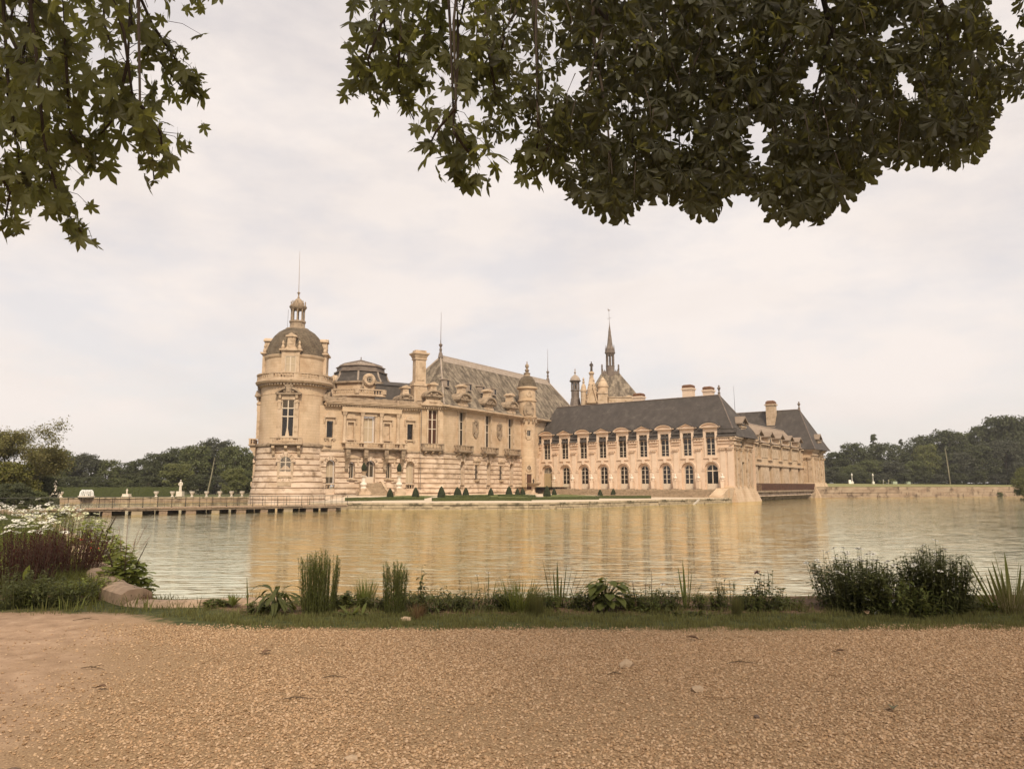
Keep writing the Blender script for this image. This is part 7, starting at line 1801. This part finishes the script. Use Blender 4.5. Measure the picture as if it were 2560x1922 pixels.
def willow_clump(px, yb, yt, wpx, n, lab, per=46):
    x, y = at_base(px, yb); h = hgt(yb, yt); rd = wpx / 2 * y / 1867; t = plant('willow_clump', lab, 'shrub', x, y, 'tall feathery clumps on the bank')
    s = MB(); b = MB()
    for _ in range(n):
        a = ru(0, 6.283); r0 = rd * .72 * math.sqrt(ru(0, 1)); p = Vector((math.cos(a) * r0, math.sin(a) * r0, 0)); r1 = r0 * ru(1.0, 1.3) + .02; q = Vector((math.cos(a) * r1 + ru(-.04, .04), math.sin(a) * r1 + ru(-.04, .04), h * ru(.78, 1.06) * (1.04 - .3 * (r0 / rd) ** 2)))
        s.tube([p, p.lerp(q, .5) + Vector((ru(-.02, .02), ru(-.02, .02), 0)), q], [.0045, .0035, .0015], 3)
        for k in range(per):
            f = .06 + .94 * (k + ru(0, 1)) / per; leaf(b, p.lerp(q, f), rdir(ru(.4, 1.2)), ru(.035, .065), ru(.006, .010), .3, 2)
    stuffp('stems', s, 'stem', t, x, y); stuffp('leaves', b, 'p_mid', t, x, y)
willow_clump(806, 1522, 1380, 108, 130, 'largest clump, a dense bushy column of fine leaves on the bank')
willow_clump(993, 1524, 1402, 66, 62, 'narrower tall clump of fine leaves right of the largest one')
x, y = at_base(920, 1508); t = plant('grass_tuft', 'upright green grass tuft between the two tall clumps', 'plant', x, y); grass_clump(t, x, y, 130, .34, .10, 'p_mid', .010, .45)
x, y = at_base(880, 1530); t = plant('leaf_rosette', 'pale leaf rosette at the foot of the grass tuft', 'plant', x, y)
for k in range(22):
    b = MB(); leaf(b, Vector((ru(-.12, .2), ru(-.05, .05), .02)), rdir(ru(.2, 1.1)), ru(.12, .22), .045, .6, 4); part('leaf', b, 'p_mid', t, T(x, y, 0))
x, y = at_base(888, 1506); t = plant('leafy_plant', 'round broad leaf showing behind the pale rosette', 'plant', x, y); leafy_stems(t, x, y, 10, .22, .1, .1, .14, .1, 'p_dark', 4, .8)
x, y = at_base(1066, 1520); t = plant('leafy_plant', 'dark leafy spire with a bent tip right of the narrow clump', 'plant', x, y); leafy_stems(t, x, y, 12, hgt(1520, 1450), .22, .12, .15, .03, 'p_dark', 16, 1.2); leafy_stems(t, x - .03, y, 2, hgt(1520, 1408), .03, .02, .14, .03, 'p_dark', 26, 1.4)
x, y = at_base(1050, 1536); t = plant('grass_tuft', 'small brown dry tuft in front of the dark spire', 'plant', x, y); grass_clump(t, x, y, 120, .20, .07, 'p_brown', .005, .5)
x, y = at_base(1178, 1516); t = plant('leafy_plant', 'low clump of narrow dark leaves under the two daisies', 'plant', x, y); leafy_stems(t, x, y, 26, hgt(1516, 1462), .25, .12, .14, .022, 'p_dark', 12, .9); leafy_stems(t, x, y, 4, hgt(1516, 1440), .15, .05, .06, .012, 'p_dark', 7, .5)
x, y = at_base(1222, 1515); t = plant('daisies', 'upright sword leaves with two tall white daisies', 'flowers', x, y); blade_set(t, x, y, ((0, .37, .02, .03), (.04, .33, .16, .05), (.06, .26, .3, .1), (-.03, .3, -.08, .05), (.09, .2, .4, .3)), 'p_mid', .034)
for ex, ez in ((-.15, .44), (.0, .475)):
    s = MB(); s.tube([(ex * .3, 0, 0), (ex * .8, 0, ez * .6), (ex, 0, ez)], .0035, 4); part('stem', s, 'stem', t, T(x, y, 0)); daisies(t, x, y, [Vector((ex, 0, ez))], .042, tilt=.1)
x, y = at_base(1108, 1512); t = plant('daisies', 'single low white daisy right of the dark spire', 'flowers', x, y); s = MB(); s.tube([(0, 0, 0), (0, 0, .2)], .003, 4); part('stem', s, 'stem', t, T(x, y, 0)); daisies(t, x, y, [Vector((0, 0, .2))], .04, tilt=.1)
x, y = at_base(1298, 1516); t = plant('grass_tuft', 'wide arching clump of green blades near the middle of the bank', 'plant', x, y); grass_clump(t, x, y, 170, .40, .20, 'p_mid', .013, .75); leafy_stems(t, x - .1, y + .05, 12, .24, .15, .1, .12, .05, 'p_dark', 8, .9)
x, y = at_base(1339, 1528); t = plant('grass_tuft', 'small dense bottle brush tuft in front of the arching clump', 'plant', x, y); grass_clump(t, x, y, 260, .30, .085, 'p_olive', .004, .28)
x, y = at_base(1398, 1508); t = plant('iris', 'fan of dark sword leaves standing tall near the middle of the bank', 'plant', x, y)
blade_set(t, x, y, [(-.12 + .03 * k, l, a, .05) for k, (l, a) in enumerate(((.55, -.18), (.52, -.12), (.40, -.06), (.5, .0), (.34, .05), (.48, .10), (.46, .2), (.52, .30), (.5, .42), (.42, .5), (.55, .62), (.3, -.3)))], 'p_dark', .034)
x, y = at_base(1440, 1510); t = plant('leafy_plant', 'low leafy plant between the sword leaves and the broad leaved bush', 'plant', x, y); leafy_stems(t, x, y, 14, .22, .2, .1, .13, .04, 'p_mid', 7, .8)
broad_plant(1512, 1518, 1434, 116, 60, 'big domed broad leaved bush right of the sword leaves', .13, .20, 'p_mid')
x, y = at_base(1612, 1514); t = plant('leafy_plant', 'wispy plant with thin flower stalks right of the domed bush', 'plant', x, y); tips = leafy_stems(t, x, y, 30, hgt(1514, 1462), .26, .15, .12, .02, 'p_mid', 12, .8); tips = leafy_stems(t, x, y, 5, hgt(1514, 1418), .2, .1, .06, .01, 'p_brown', 6, .5, 'stem_brown'); daisies(t, x, y, tips[:2], .04, tilt=.2)
x, y = at_base(1706, 1510); t = plant('iris', 'narrow upright sheaf of sword leaves between two leafy plants', 'plant', x, y); blade_set(t, x, y, ((0, .52, -.02, .02), (.02, .5, .05, .02), (-.03, .46, -.1, .03), (.03, .4, .12, .05), (.08, .32, .4, .15), (-.06, .3, -.3, .1), (.1, .26, .6, .2), (-.02, .36, .02, .02)), 'p_mid', .036)
x, y = at_base(1712, 1526); t = plant('leaf_rosette', 'low rosette of dull leaves at the foot of the upright sheaf', 'plant', x, y)
for k in range(34):
    b = MB(); leaf(b, Vector((ru(-.22, .22), ru(-.06, .06), .02)), rdir(ru(.1, .8)), ru(.09, .16), .05, .7, 4); part('leaf', b, 'p_dark', t, T(x, y, 0))
x, y = at_base(1825, 1512); t = plant('leafy_plant', 'group of leafy upright stems left of the maroon flower', 'plant', x, y); leafy_stems(t, x, y, 20, hgt(1512, 1440), .28, .1, .10, .018, 'p_dark', 18, .5)
x, y = at_base(1830, 1530); t = plant('grass_tuft', 'small pale bottle brush tuft in front of the leafy stems', 'plant', x, y); grass_clump(t, x, y, 200, .24, .06, 'p_olive', .004, .22)
x, y = at_base(1908, 1512); t = plant('leafy_plant', 'leafy plant with one maroon flower head left of the big daisy bush', 'plant', x, y); leafy_stems(t, x, y, 16, hgt(1512, 1430), .2, .1, .12, .04, 'p_dark', 13, .9); leafy_stems(t, x, y, 2, hgt(1512, 1400), .05, .03, .08, .02, 'p_dark', 8, .6)
b = MB()
for k in range(30): leaf(b, Vector((-.14, -.03, .47)), rdir(ru(-.2, .9)), .06, .022, .6, 2)
part('flower', b, 'flower_maroon', t, T(x, y, 0))
def daisy_bush(px, yb, yt, wpx, n, nf, lab, ll=.13):
    x, y = at_base(px, yb); h = hgt(yb, yt); rd = wpx / 2 * y / 1867; t = plant('daisy_bush', lab, 'bush', x, y, 'big daisy bushes at the right of the bank')
    tips = leafy_stems(t, x, y, n, h * .86, rd * .72, rd * .4, ll, .030, 'p_dark', 26, .8, low=.05)
    fl = leafy_stems(t, x, y, nf, h * 1.0, rd * .8, rd * .3, .04, .008, 'p_dark', 5, .4, low=.5)
    daisies(t, x, y, fl, .04, tilt=.5); return t, x, y, rd, h
t, x, y, rd, h = daisy_bush(2130, 1512, 1372, 250, 190, 44, 'wide dense daisy bush covered in backlit white flowers')
daisies(t, x, y, [Vector((.1, -.42, .32)), Vector((-.12, -.5, .2)), Vector((.22, -.45, .17)), Vector((.3, -.4, .42)), Vector((-.02, -.5, .04)), Vector((.45, -.4, .36))], .05, 'petal', tilt=1.0)
t, x, y, rd, h = daisy_bush(2322, 1518, 1345, 176, 150, 10, 'tall pointed daisy bush right of the wide one', .16)
x, y = at_base(2232, 1522); t = plant('leafy_plant', 'low leafy stems sprawling between the two daisy bushes', 'plant', x, y); leafy_stems(t, x, y, 60, .46, .4, .3, .14, .03, 'p_mid', 16, .9)
x, y = at_base(2488, 1516); t = plant('yucca', 'spray of stiff sword leaves near the right edge', 'plant', x, y)
blade_set(t, x, y, [(dx, l, a, .04) for dx, l, a in ((-.2, .62, -.62), (-.16, .66, -.5), (-.1, .6, -.4), (-.02, .55, -.22), (.02, .64, -.1), (.06, .62, .03), (.1, .6, .12), (.14, .5, .2), (.16, .4, .35), (-.22, .4, -.85), (.0, .45, .0), (.05, .4, -.2), (-.1, .42, -.3), (-.05, .5, -.35))], 'p_mid', .052)
x, y = at_base(2500, 1522); t = plant('feather_grass', 'pale feathery grass behind the stiff sword leaves', 'plant', x, y); grass_clump(t, x, y, 160, .42, .13, 'p_olive', .004, .6); grass_clump(t, x, y, 60, .62, .12, 'p_straw', .003, .75)
x, y = at_base(2552, 1508); t = plant('leafy_plant', 'dark stem with oval leaves cut by the right edge', 'plant', x, y); leafy_stems(t, x, y, 3, hgt(1508, 1410), .05, .05, .08, .035, 'p_dark', 14, .3)
for i, (px, yb, h, rd, m_, lab) in enumerate(((560, 1506, .10, .12, 'p_mid', 'low green weed left of the strap leaved plant'), (660, 1520, .16, .14, 'p_mid', 'small leafy weed under the strap leaves'), (860, 1510, .20, .14, 'p_mid', 'leafy filler plant between the largest clump and the grass tuft'), (950, 1512, .18, .14, 'p_dark', 'leafy filler plant at the foot of the narrow tall clump'),
    (1020, 1508, .22, .14, 'p_mid', 'leafy filler plant between narrow clump and dark spire'), (1130, 1512, .20, .18, 'p_mid', 'leafy filler plant left of the low narrow leaved clump'), (1262, 1512, .22, .15, 'p_dark', 'leafy filler plant before the arching clump'), (1360, 1512, .24, .16, 'p_mid', 'leafy filler plant at the foot of the sword leaf fan'),
    (1470, 1514, .22, .16, 'p_dark', 'leafy filler plant at the left foot of the domed bush'), (1570, 1512, .24, .18, 'p_mid', 'leafy filler plant at the right foot of the domed bush'), (1660, 1512, .24, .2, 'p_dark', 'leafy filler plant left of the upright sheaf'), (1760, 1510, .2, .2, 'p_mid', 'leafy filler plant right of the upright sheaf'),
    (1870, 1514, .24, .18, 'p_mid', 'leafy filler plant left of the maroon flowered plant'), (1960, 1506, .14, .2, 'p_mid', 'low weed on the bare turf left of the wide daisy bush'), (2420, 1514, .2, .2, 'p_mid', 'leafy filler plant between the pointed daisy bush and the stiff sword leaves'))):
    x, y = at_base(px, yb); t = plant('weed', lab, 'plant', x, y, 'leafy filler plants on the bank'); leafy_stems(t, x, y, 26, h, rd, .1, .10, .034, m_, 9, .8)
# low weeds filling the bed between the plants
b = MB()
for _ in range(2300):
    X = ru(-3.6, 9.4); Y = ru(9.75, 10.95)
    if math.sin(X * 4.3) + math.sin(X * 9.1 + Y * 5) * .8 + ru(-.8, .8) < .35: continue
    for k in range(5): leaf(b, Vector((X + ru(-.04, .04), Y + ru(-.04, .04), .0)), rdir(ru(.2, 1.2)), ru(.05, .12), ru(.015, .035), .7, 2)
o = struct('undergrowth', b, 'p_dark', kind='stuff')
# stones, twigs and fallen leaves on the path
def rock(px, py, s, m, lab, name='stone', cat='stone'):
    x, y = at_base(px, py); me = pebble(int(px), M[m] if m in M else m); me.name = name
    tag(link(name, me, None, T(x, y, s * .18, ru(0, 6)) @ Matrix.Diagonal((s * 1.3, s, s, 1))), lab, cat, None)
M['rock_dark'] = mat("dark_stone", (.10, .065, .045), (.16, .11, .08), 8, .9)
M['rock_pale'] = mat("pale_stone", (.34, .245, .16), (.42, .31, .21), 8, .9)
rock(98, 1893, .085, 'rock_dark', 'dark angular stone on the bare dirt in the lower left corner'); rock(1557, 1648, .13, 'rock_pale', 'rounded pale clod lying on the gravel right of the middle'); rock(1727, 1704, .10, 'rock_pale', 'flat pale stone on the gravel right of the middle'); rock(895, 1862, .07, 'rock_pale', 'pale stone half sunk in the gravel near the bottom')
rock(1868, 1766, .05, 'rock_dark', 'small black stone on the gravel in the right half'); rock(1018, 1540, .12, 'rock_pale', 'flat pale stone at the edge of the grass strip below the narrow clump')
def dead_leaf(px, py, s, m, lab, el=.5):
    x, y = at_base(px, py); t = thing('fallen_leaf', lab, 'leaf', (x, y, .01), 'fallen leaves on the gravel'); b = MB(); a = ru(0, 6.28)
    leaf(b, Vector((0, 0, .015)), Vector((math.cos(a), math.sin(a), el)), s, s * .6, .6, 4, fold=.5); part('blade', b, m, t, T(x, y, .005)); b = MB(); b.tube([(0, 0, .015), (-math.cos(a) * s * .4, -math.sin(a) * s * .4, .02)], .003, 4); part('stalk', b, 'stem_brown', t, T(x, y, .005))
M['dead_red'] = mat("red_brown_leaf", (.34, .11, .05), (.42, .16, .08), 20, .7); M['dead_dark'] = mat("dark_dead_leaf", (.10, .055, .03), (.15, .085, .05), 20, .7); M['dead_pale'] = mat("pale_dead_leaf", (.50, .36, .24), (.42, .28, .17), 20, .7); M['dead_green'] = mat("dull_green_leaf", (.09, .085, .04), (.13, .12, .06), 20, .7)
for a in ((2540, 1828, .13, 'dead_red', 'big red brown fallen leaf at the right edge'), (2196, 1746, .11, 'dead_green', 'dull green fallen leaf on the right of the gravel'), (1733, 1588, .12, 'dead_dark', 'dark curled fallen leaf near the grass strip'), (675, 1622, .10, 'dead_dark', 'dark curled fallen leaf left of the middle'), (2148, 1528, .16, 'dead_pale', 'pale upright fallen leaf at the edge of the grass'), (1190, 1500, .15, 'dead_red', 'red brown fallen leaf among the plants'), (277, 1702, .09, 'dead_dark', 'dark fallen leaf on the bare dirt at the left'), (2066, 1617, .09, 'dead_dark', 'thin dark fallen leaf in the right half of the gravel')): dead_leaf(*a)
def twig(px, py, ln, lab, a):
    x, y = at_base(px, py); b = MB(); c, s = math.cos(a) * ln, math.sin(a) * ln; b.tube([(-c, -s, .012), (-.2 * c, -.1 * s + .02, .025), (c, s, .012)], [.003, .005, .002], 5); b.tube([(-.1 * c, 0, .02), (.3 * c, .06, .03)], [.004, .002], 4); single('twig', b, 'stem_brown', lab, 'twig', 'twigs on the gravel', T(x, y, 0))
for a in ((764, 1726, .13, 'short dark twig lying across the gravel below the largest clump', .1), (265, 1655, .12, 'thin forked twig on the bare dirt', -.2), (1835, 1642, .13, 'thin curved twig in the right half of the gravel', .05), (1530, 1668, .07, 'short twig just below the pale clod', .1), (850, 1676, .10, 'faint reddish twig in the middle of the gravel', .15), (240, 1540, .14, 'dry twig near the front of the left bed', .3)): twig(*a)

# ================================================================== OVERHANGING TREES
def pt(px, py, d):                                      # a point at depth d on the sight line of a spot measured on the photograph
    u, v = (px - 1280) / 1850, (961 - py) / 1850
    c, s = math.cos(R(7.787)), math.sin(R(7.787)); k = d / (c - v * s)
    return Vector((u * k, d, 1.6 + (s + v * c) * k))
M['canopy_plane'] = leafmat("plane_tree_leaves", (0.062, 0.064, 0.026), (0.240, 0.232, 0.048), .5, .55, .5)
M['canopy_chestnut'] = leafmat("chestnut_leaves", (0.043, 0.042, 0.021), (0.176, 0.164, 0.040), .5, .55, .45)
M['twig'] = mat("dark_twigs", (.045, .032, .022), rough=.9)
def plane_leaf(seed):
    r = random.Random(seed); b = MB(); pts = []
    tips = [(-158, .50), (-100, .80), (-48, .95), (0, 1.12), (48, .95), (100, .80), (158, .50)]
    for i, (a, l) in enumerate(tips):
        a2 = R(a + r.uniform(-6, 6)); l *= r.uniform(.88, 1.1)
        def P_(an, rr): return (math.sin(an) * rr, math.cos(an) * rr, -.22 * rr * rr + .05 * math.sin(3 * an))
        pts.append(P_(a2 - R(15), l * .70)); pts.append(P_(a2, l)); pts.append(P_(a2 + R(15), l * .70))
        if i < 6: pts.append(P_(R((a + tips[i + 1][0]) / 2), .40 * r.uniform(.9, 1.15)))
    b.v = [(0, -.05, .02)] + pts; n = len(pts)
    for k in range(n - 1): b.f.append((0, k + 1, k + 2)); b.m.append(0)
    b.add([(-.015, -.05, .02), (.015, -.05, .02), (.012, -.75, .12), (-.012, -.75, .12)], [(0, 1, 2, 3)])
    return mesh_of('leaf', b, 'canopy_plane')
def chestnut_leaf(seed):
    r = random.Random(seed); b = MB(); n = r.choice((5, 6, 7))
    for k in range(n):
        a = R(-105 + 210 * k / (n - 1)) + r.uniform(-.08, .08); l = (1.0 - .32 * abs(k - (n - 1) / 2) / ((n - 1) / 2)) * r.uniform(.9, 1.08)
        leaf(b, Vector((0, 0, 0)), Vector((math.sin(a), math.cos(a), r.uniform(-.05, .25))), l, l * .47, r.uniform(.6, 1.2), 5, fold=.3, shape=lambda t: max(.06, (t * 1.25) ** 1.25 if t < .68 else math.sqrt(max(0, 1 - ((t - .68) / .33) ** 2))))
    b.add([(-.012, 0, 0), (.012, 0, 0), (.012, -.6, .12), (-.012, -.6, .12)], [(0, 1, 2, 3)])
    return mesh_of('leaf', b, 'canopy_chestnut')
PLV = [plane_leaf(i) for i in range(6)]; CHV = [chestnut_leaf(i) for i in range(6)]
def hang(p, s, rg, flop=1.0):
    """a leaf hanging from its stalk: tip mostly downwards, blade turned anyhow"""
    tip = Vector((rg.gauss(0, .55), rg.gauss(0, .55), -flop * rg.uniform(.35, 1.0))).normalized()
    n = Vector((rg.gauss(0, .6), rg.gauss(0, .6) - .5, rg.uniform(.1, 1))); n = (n - tip * n.dot(tip)).normalized(); x = tip.cross(n)
    m = Matrix.Identity(4); m.col[0] = (*(x * s), 0); m.col[1] = (*(tip * s), 0); m.col[2] = (*(n * s), 0); m.col[3] = (*(p - tip * s * -.05), 1)
    return m
def foliage(t, mats, meshes, keep=300):
    """the largest-showing leaves one by one, the rest joined"""
    mats = sorted(mats, key=lambda m: m.to_translation().y / m.col[0].length)
    for i, m in enumerate(mats[:keep]): link('leaf', meshes[i % len(meshes)], t, m)
    rest = mats[keep:]
    if rest:
        cache = []
        for me in meshes:
            co = np.empty(len(me.vertices) * 3, np.float32); me.vertices.foreach_get('co', co); co = np.c_[co.reshape(-1, 3), np.ones(len(me.vertices))]
            cache.append((co, [tuple(p.vertices) for p in me.polygons]))
        V = []; F = []; n = 0
        for i, m in enumerate(rest):
            co, fs = cache[i % len(meshes)]; V.append((co @ np.array(m).T)[:, :3]); F += [tuple(k + n for k in f) for f in fs]; n += len(co)
        me = bpy.data.meshes.new('foliage'); me.from_pydata(np.concatenate(V).tolist(), [], F); me.materials.append(meshes[0].materials[0]); o = link('foliage', me, t); o['kind'] = 'stuff'
def trunk(b, x, y, h, r): b.tube([(x, y, -.1), (x + .05, y, .5), (x, y + .05, 2.5), (x - .1, y, h)], [r * 1.25, r, r * .85, r * .6], 12)
def spray_tree(name, lab, trunk_xy, crown_z, sprays, size, spread, meshes, dens, seed, gap=None):
    rg = random.Random(seed); t = thing(name, lab, 'tree', (*trunk_xy, 0)); b = MB(); trunk(b, *trunk_xy, crown_z, .35); mats = []; tw = MB()
    hub = Vector((*trunk_xy, crown_z - .3))
    for d, pts in sprays:
        P_ = [pt(x, y, d + .25 * i) for i, (x, y) in enumerate(pts)]
        top = P_[0]
        if pts[0][1] > -50 and pts[0][0] > 0:
            up = pt(pts[0][0] + rg.uniform(-30, 30), -150, d); tw.tube([up, up.lerp(top, .5) + Vector((rg.uniform(-.06, .06), 0, 0)), top], [.016, .013, .010], 5); top = up
        elif pts[0][1] > -50: top = pt(pts[0][0] - 120, -60, d)
        b.tube([hub, hub.lerp(top, .5) + Vector((0, -.3, 1.1)), top + Vector((0, 0, .35)), top], [.09, .06, .022, .016], 6)
        n = len(P_); tw.tube(P_, [.014 * (1 - .75 * i / (n - 1)) + .003 for i in range(n)], 5)
        L_ = sum((P_[i + 1] - P_[i]).length for i in range(n - 1)); cnt = int(L_ * dens)
        for k in range(cnt):
            f = (k + rg.random()) / cnt * (n - 1); i = min(int(f), n - 2); c = P_[i].lerp(P_[i + 1], f - i); last = f / (n - 1)
            sp = spread * (1.05 - .55 * last); o = Vector((rg.gauss(0, sp), rg.gauss(0, sp * 1.2), rg.gauss(0, sp * .6))); q = c + o
            mats.append(hang(q, size * rg.uniform(.55, 1.15), rg))
            if rg.random() < .5: tw.tube([c + Vector((0, 0, .06)), c + o * .6 + Vector((0, 0, .07)), q], [.004, .003, .002], 3)
    part('trunk', b, 'bark', t); part('twigs', tw, 'twig', t, kind='stuff'); foliage(t, mats, meshes)
    return t
LS = [(5.6, [(60, -120), (90, 130), (110, 350), (150, 510), (205, 580)]), (6.2, [(0, -120), (20, 200), (50, 420), (100, 510)]), (5.9, [(150, -120), (165, 150), (175, 330), (230, 410)]),
      (5.8, [(240, -120), (310, 80), (330, 230), (375, 330), (385, 450)]), (6.1, [(300, -120), (380, 60), (440, 150), (500, 215)]), (6.4, [(330, 60), (420, 180), (475, 240)]), (5.5, [(-70, 150), (-10, 420), (25, 480), (10, 560)]),
      (6.6, [(400, -140), (470, -40), (500, 5)]), (6.7, [(-50, -120), (10, 60), (20, 220)]), (6.5, [(-60, 50), (20, 240), (60, 330)]), (6.3, [(100, -100), (60, 120), (40, 300), (90, 400)]), (6.0, [(200, -140), (225, 0)]), (6.2, [(320, 150), (290, 290), (240, 350)]), (6.7, [(80, 60), (180, 260), (250, 380)]), (6.4, [(20, 80), (120, 280), (130, 450)]), (6.9, [(260, -100), (260, 60), (300, 180)]), (6.6, [(60, -60), (160, 100), (140, 240)]), (5.9, [(350, 260), (400, 330), (410, 400)])]
spray_tree('plane_tree', 'plane tree whose drooping pointed leaves hang into the upper left corner', (-7.5, 4.5), 6.8, LS, .135, .165, PLV, 31, 3)
MS = [(6.6, [(960, -140), (935, 60), (905, 170), (880, 225)]), (6.5, [(960, 40), (920, 150), (945, 250)]), (6.4, [(1010, -140), (1000, 120), (990, 210), (1035, 300)]), (6.9, [(1090, -140), (1060, 100), (1065, 210)]), (6.1, [(1140, -140), (1145, 100), (1140, 250), (1130, 340), (1150, 420), (1180, 470)]),
      (6.2, [(1140, 270), (1090, 330), (1075, 360)]), (6.8, [(1200, -140), (1190, 140), (1170, 230)]), (7.0, [(1250, -140), (1260, 100), (1230, 210)]), (6.9, [(1050, -140), (1030, 60), (1000, 180)]), (7.1, [(1130, -140), (1100, 80), (1120, 180)]), (6.9, [(980, -140), (960, 60), (1000, 200)]), (7.2, [(1180, -100), (1150, 60), (1110, 150)]), (6.3, [(1135, 330), (1170, 380), (1190, 350)]),
      (6.8, [(1344, 200), (1345, 330), (1340, 400), (1310, 440)]), (6.7, [(1344, 300), (1370, 370), (1350, 430)]), (6.9, [(1220, 120), (1240, 240), (1270, 300)])]
spray_tree('plane_tree', 'plane tree whose pointed leaves hang in a thin curtain left of the chestnut', (-5.2, 1.0), 8.6, MS, .135, .17, PLV, 29, 8)
OUTL = [(1215, -150), (1225, 120), (1245, 290), (1300, 375), (1390, 400), (1420, 480), (1455, 535), (1500, 545), (1560, 560), (1600, 520), (1650, 500), (1700, 515), (1740, 560), (1780, 555), (1810, 500), (1880, 480), (1930, 555), (1990, 560), (2055, 560), (2085, 525), (2130, 495), (2190, 455), (2215, 385), (2250, 420), (2310, 428), (2400, 420), (2455, 390), (2480, 315), (2490, 200), (2480, 80), (2450, 0), (2440, -150)]
HOLES = [(1432, 215, 26, 36), (1893, 372, 26, 40), (2272, 238, 20, 18), (1905, 410, 18, 20), (2035, 215, 16, 30), (2062, 30, 20, 14), (2235, 110, 18, 14), (1690, 360, 12, 12), (2370, 10, 14, 14), (1525, 345, 8, 16)]
def inside(x, y):
    c = False; n = len(OUTL); j = n - 1
    for i in range(n):
        (ax, ay), (bx, by) = OUTL[i], OUTL[j]
        if (ay > y) != (by > y) and x < (bx - ax) * (y - ay) / (by - ay) + ax: c = not c
        j = i
    return c
def chestnut():
    rg = random.Random(21); t = thing('chestnut_tree', 'horse chestnut whose dense dark crown of fan shaped leaves hangs across the upper right', 'tree', (8.5, 4.0, 0)); b = MB(); trunk(b, 8.5, 4.0, 7.5, .45); tw = MB(); mats = []
    hub = Vector((8.5, 4, 7.0)); heads = []
    for px, d in ((1330, 7.6), (1480, 7.2), (1620, 8.0), (1760, 7.4), (1900, 8.2), (2030, 7.5), (2160, 8.0), (2290, 7.4), (2420, 8.0), (2520, 7.4)):
        h_ = pt(px, -120, d); heads.append(h_); b.tube([hub, hub.lerp(h_, .5) + Vector((0, 0, .9)), h_ + Vector((0, 0, .2)), h_ - Vector((0, 0, .3))], [.15, .10, .05, .03], 7)
        px2 = px + rg.uniform(-50, 50)
        for k in range(3):
            yb = rg.uniform(200, 470); q = pt(px2 + rg.uniform(-90, 90), yb, d + rg.uniform(-.4, .4))
            if inside(px2, yb + 40): tw.tube([h_, h_.lerp(q, .4) + Vector((rg.uniform(-.2, .2), 0, 0)), h_.lerp(q, .75) + Vector((rg.uniform(-.15, .15), 0, 0)), q], [.028, .02, .013, .006], 5)
    n = 0
    while n < 4200:
        x, y = rg.uniform(1210, 2500), rg.uniform(-150, 575)
        if not inside(x, y) or any(((x - a) / (c + 16)) ** 2 + ((y - e) / (f + 16)) ** 2 < 1 for a, e, c, f in HOLES): continue
        if x < 1400 and rg.random() < .62: continue
        d = rg.uniform(6.6, 9.6) if y < 440 else rg.uniform(6.4, 8.6)
        s = rg.uniform(.13, .21); m = hang(pt(x, y - 26, d), s, rg, 1.3); mats.append(m); n += 1
        if rg.random() < .12: q = m.to_translation(); tw.tube([q + Vector((rg.uniform(-.1, .1), 0, .32)), q + Vector((0, 0, .12)), q], [.006, .005, .003], 3)
    for x, y in ((2505, 190), (2520, 205), (2540, 215), (2548, 235), (2530, 190), (2555, 195), (2500, 150), (2515, 120), (2530, 245), (2556, 252), (2505, 240), (2490, 280), (2550, -5), (2520, -20), (2560, 20), (2566, 60), (2556, 165), (2570, 130), (1420, 470), (1225, 330), (1245, 360), (1240, 250)):
        for _ in range(3): mats.append(hang(pt(x + rg.uniform(-12, 12), y - 26 + rg.uniform(-12, 12), rg.uniform(6.8, 7.8)), rg.uniform(.12, .18), rg, 1.3))
    part('trunk', b, 'bark', t); part('twigs', tw, 'twig', t, kind='stuff'); foliage(t, mats, CHV)
chestnut()

# the crowns above and behind the viewer, which shade the path
def overhead(tree_o, c, rad, n, m, seed):
    r = np.random.default_rng(seed); P = r.normal(0, 1, (n, 3)); P /= np.linalg.norm(P, axis=1)[:, None]; P *= r.uniform(.35, 1, (n, 1)) ** .5
    P = P * np.array(rad) + np.array(c); o = link('upper_foliage', mesh_quads('upper_foliage', quads_obj(P, np.tile(np.array([0, 0, 1.]), (n, 1)), .26, .62), m), tree_o); o['kind'] = 'stuff'
ts = [o for o in bpy.data.objects if o.name.split('.')[0] in ('plane_tree', 'chestnut_tree')]
ts.sort(key=lambda o: WM[o.name].to_translation().x)
overhead(ts[2], (6.5, -4.5, 12.0), (6.0, 4.5, 3.0), 1100, 'canopy_chestnut', 3)
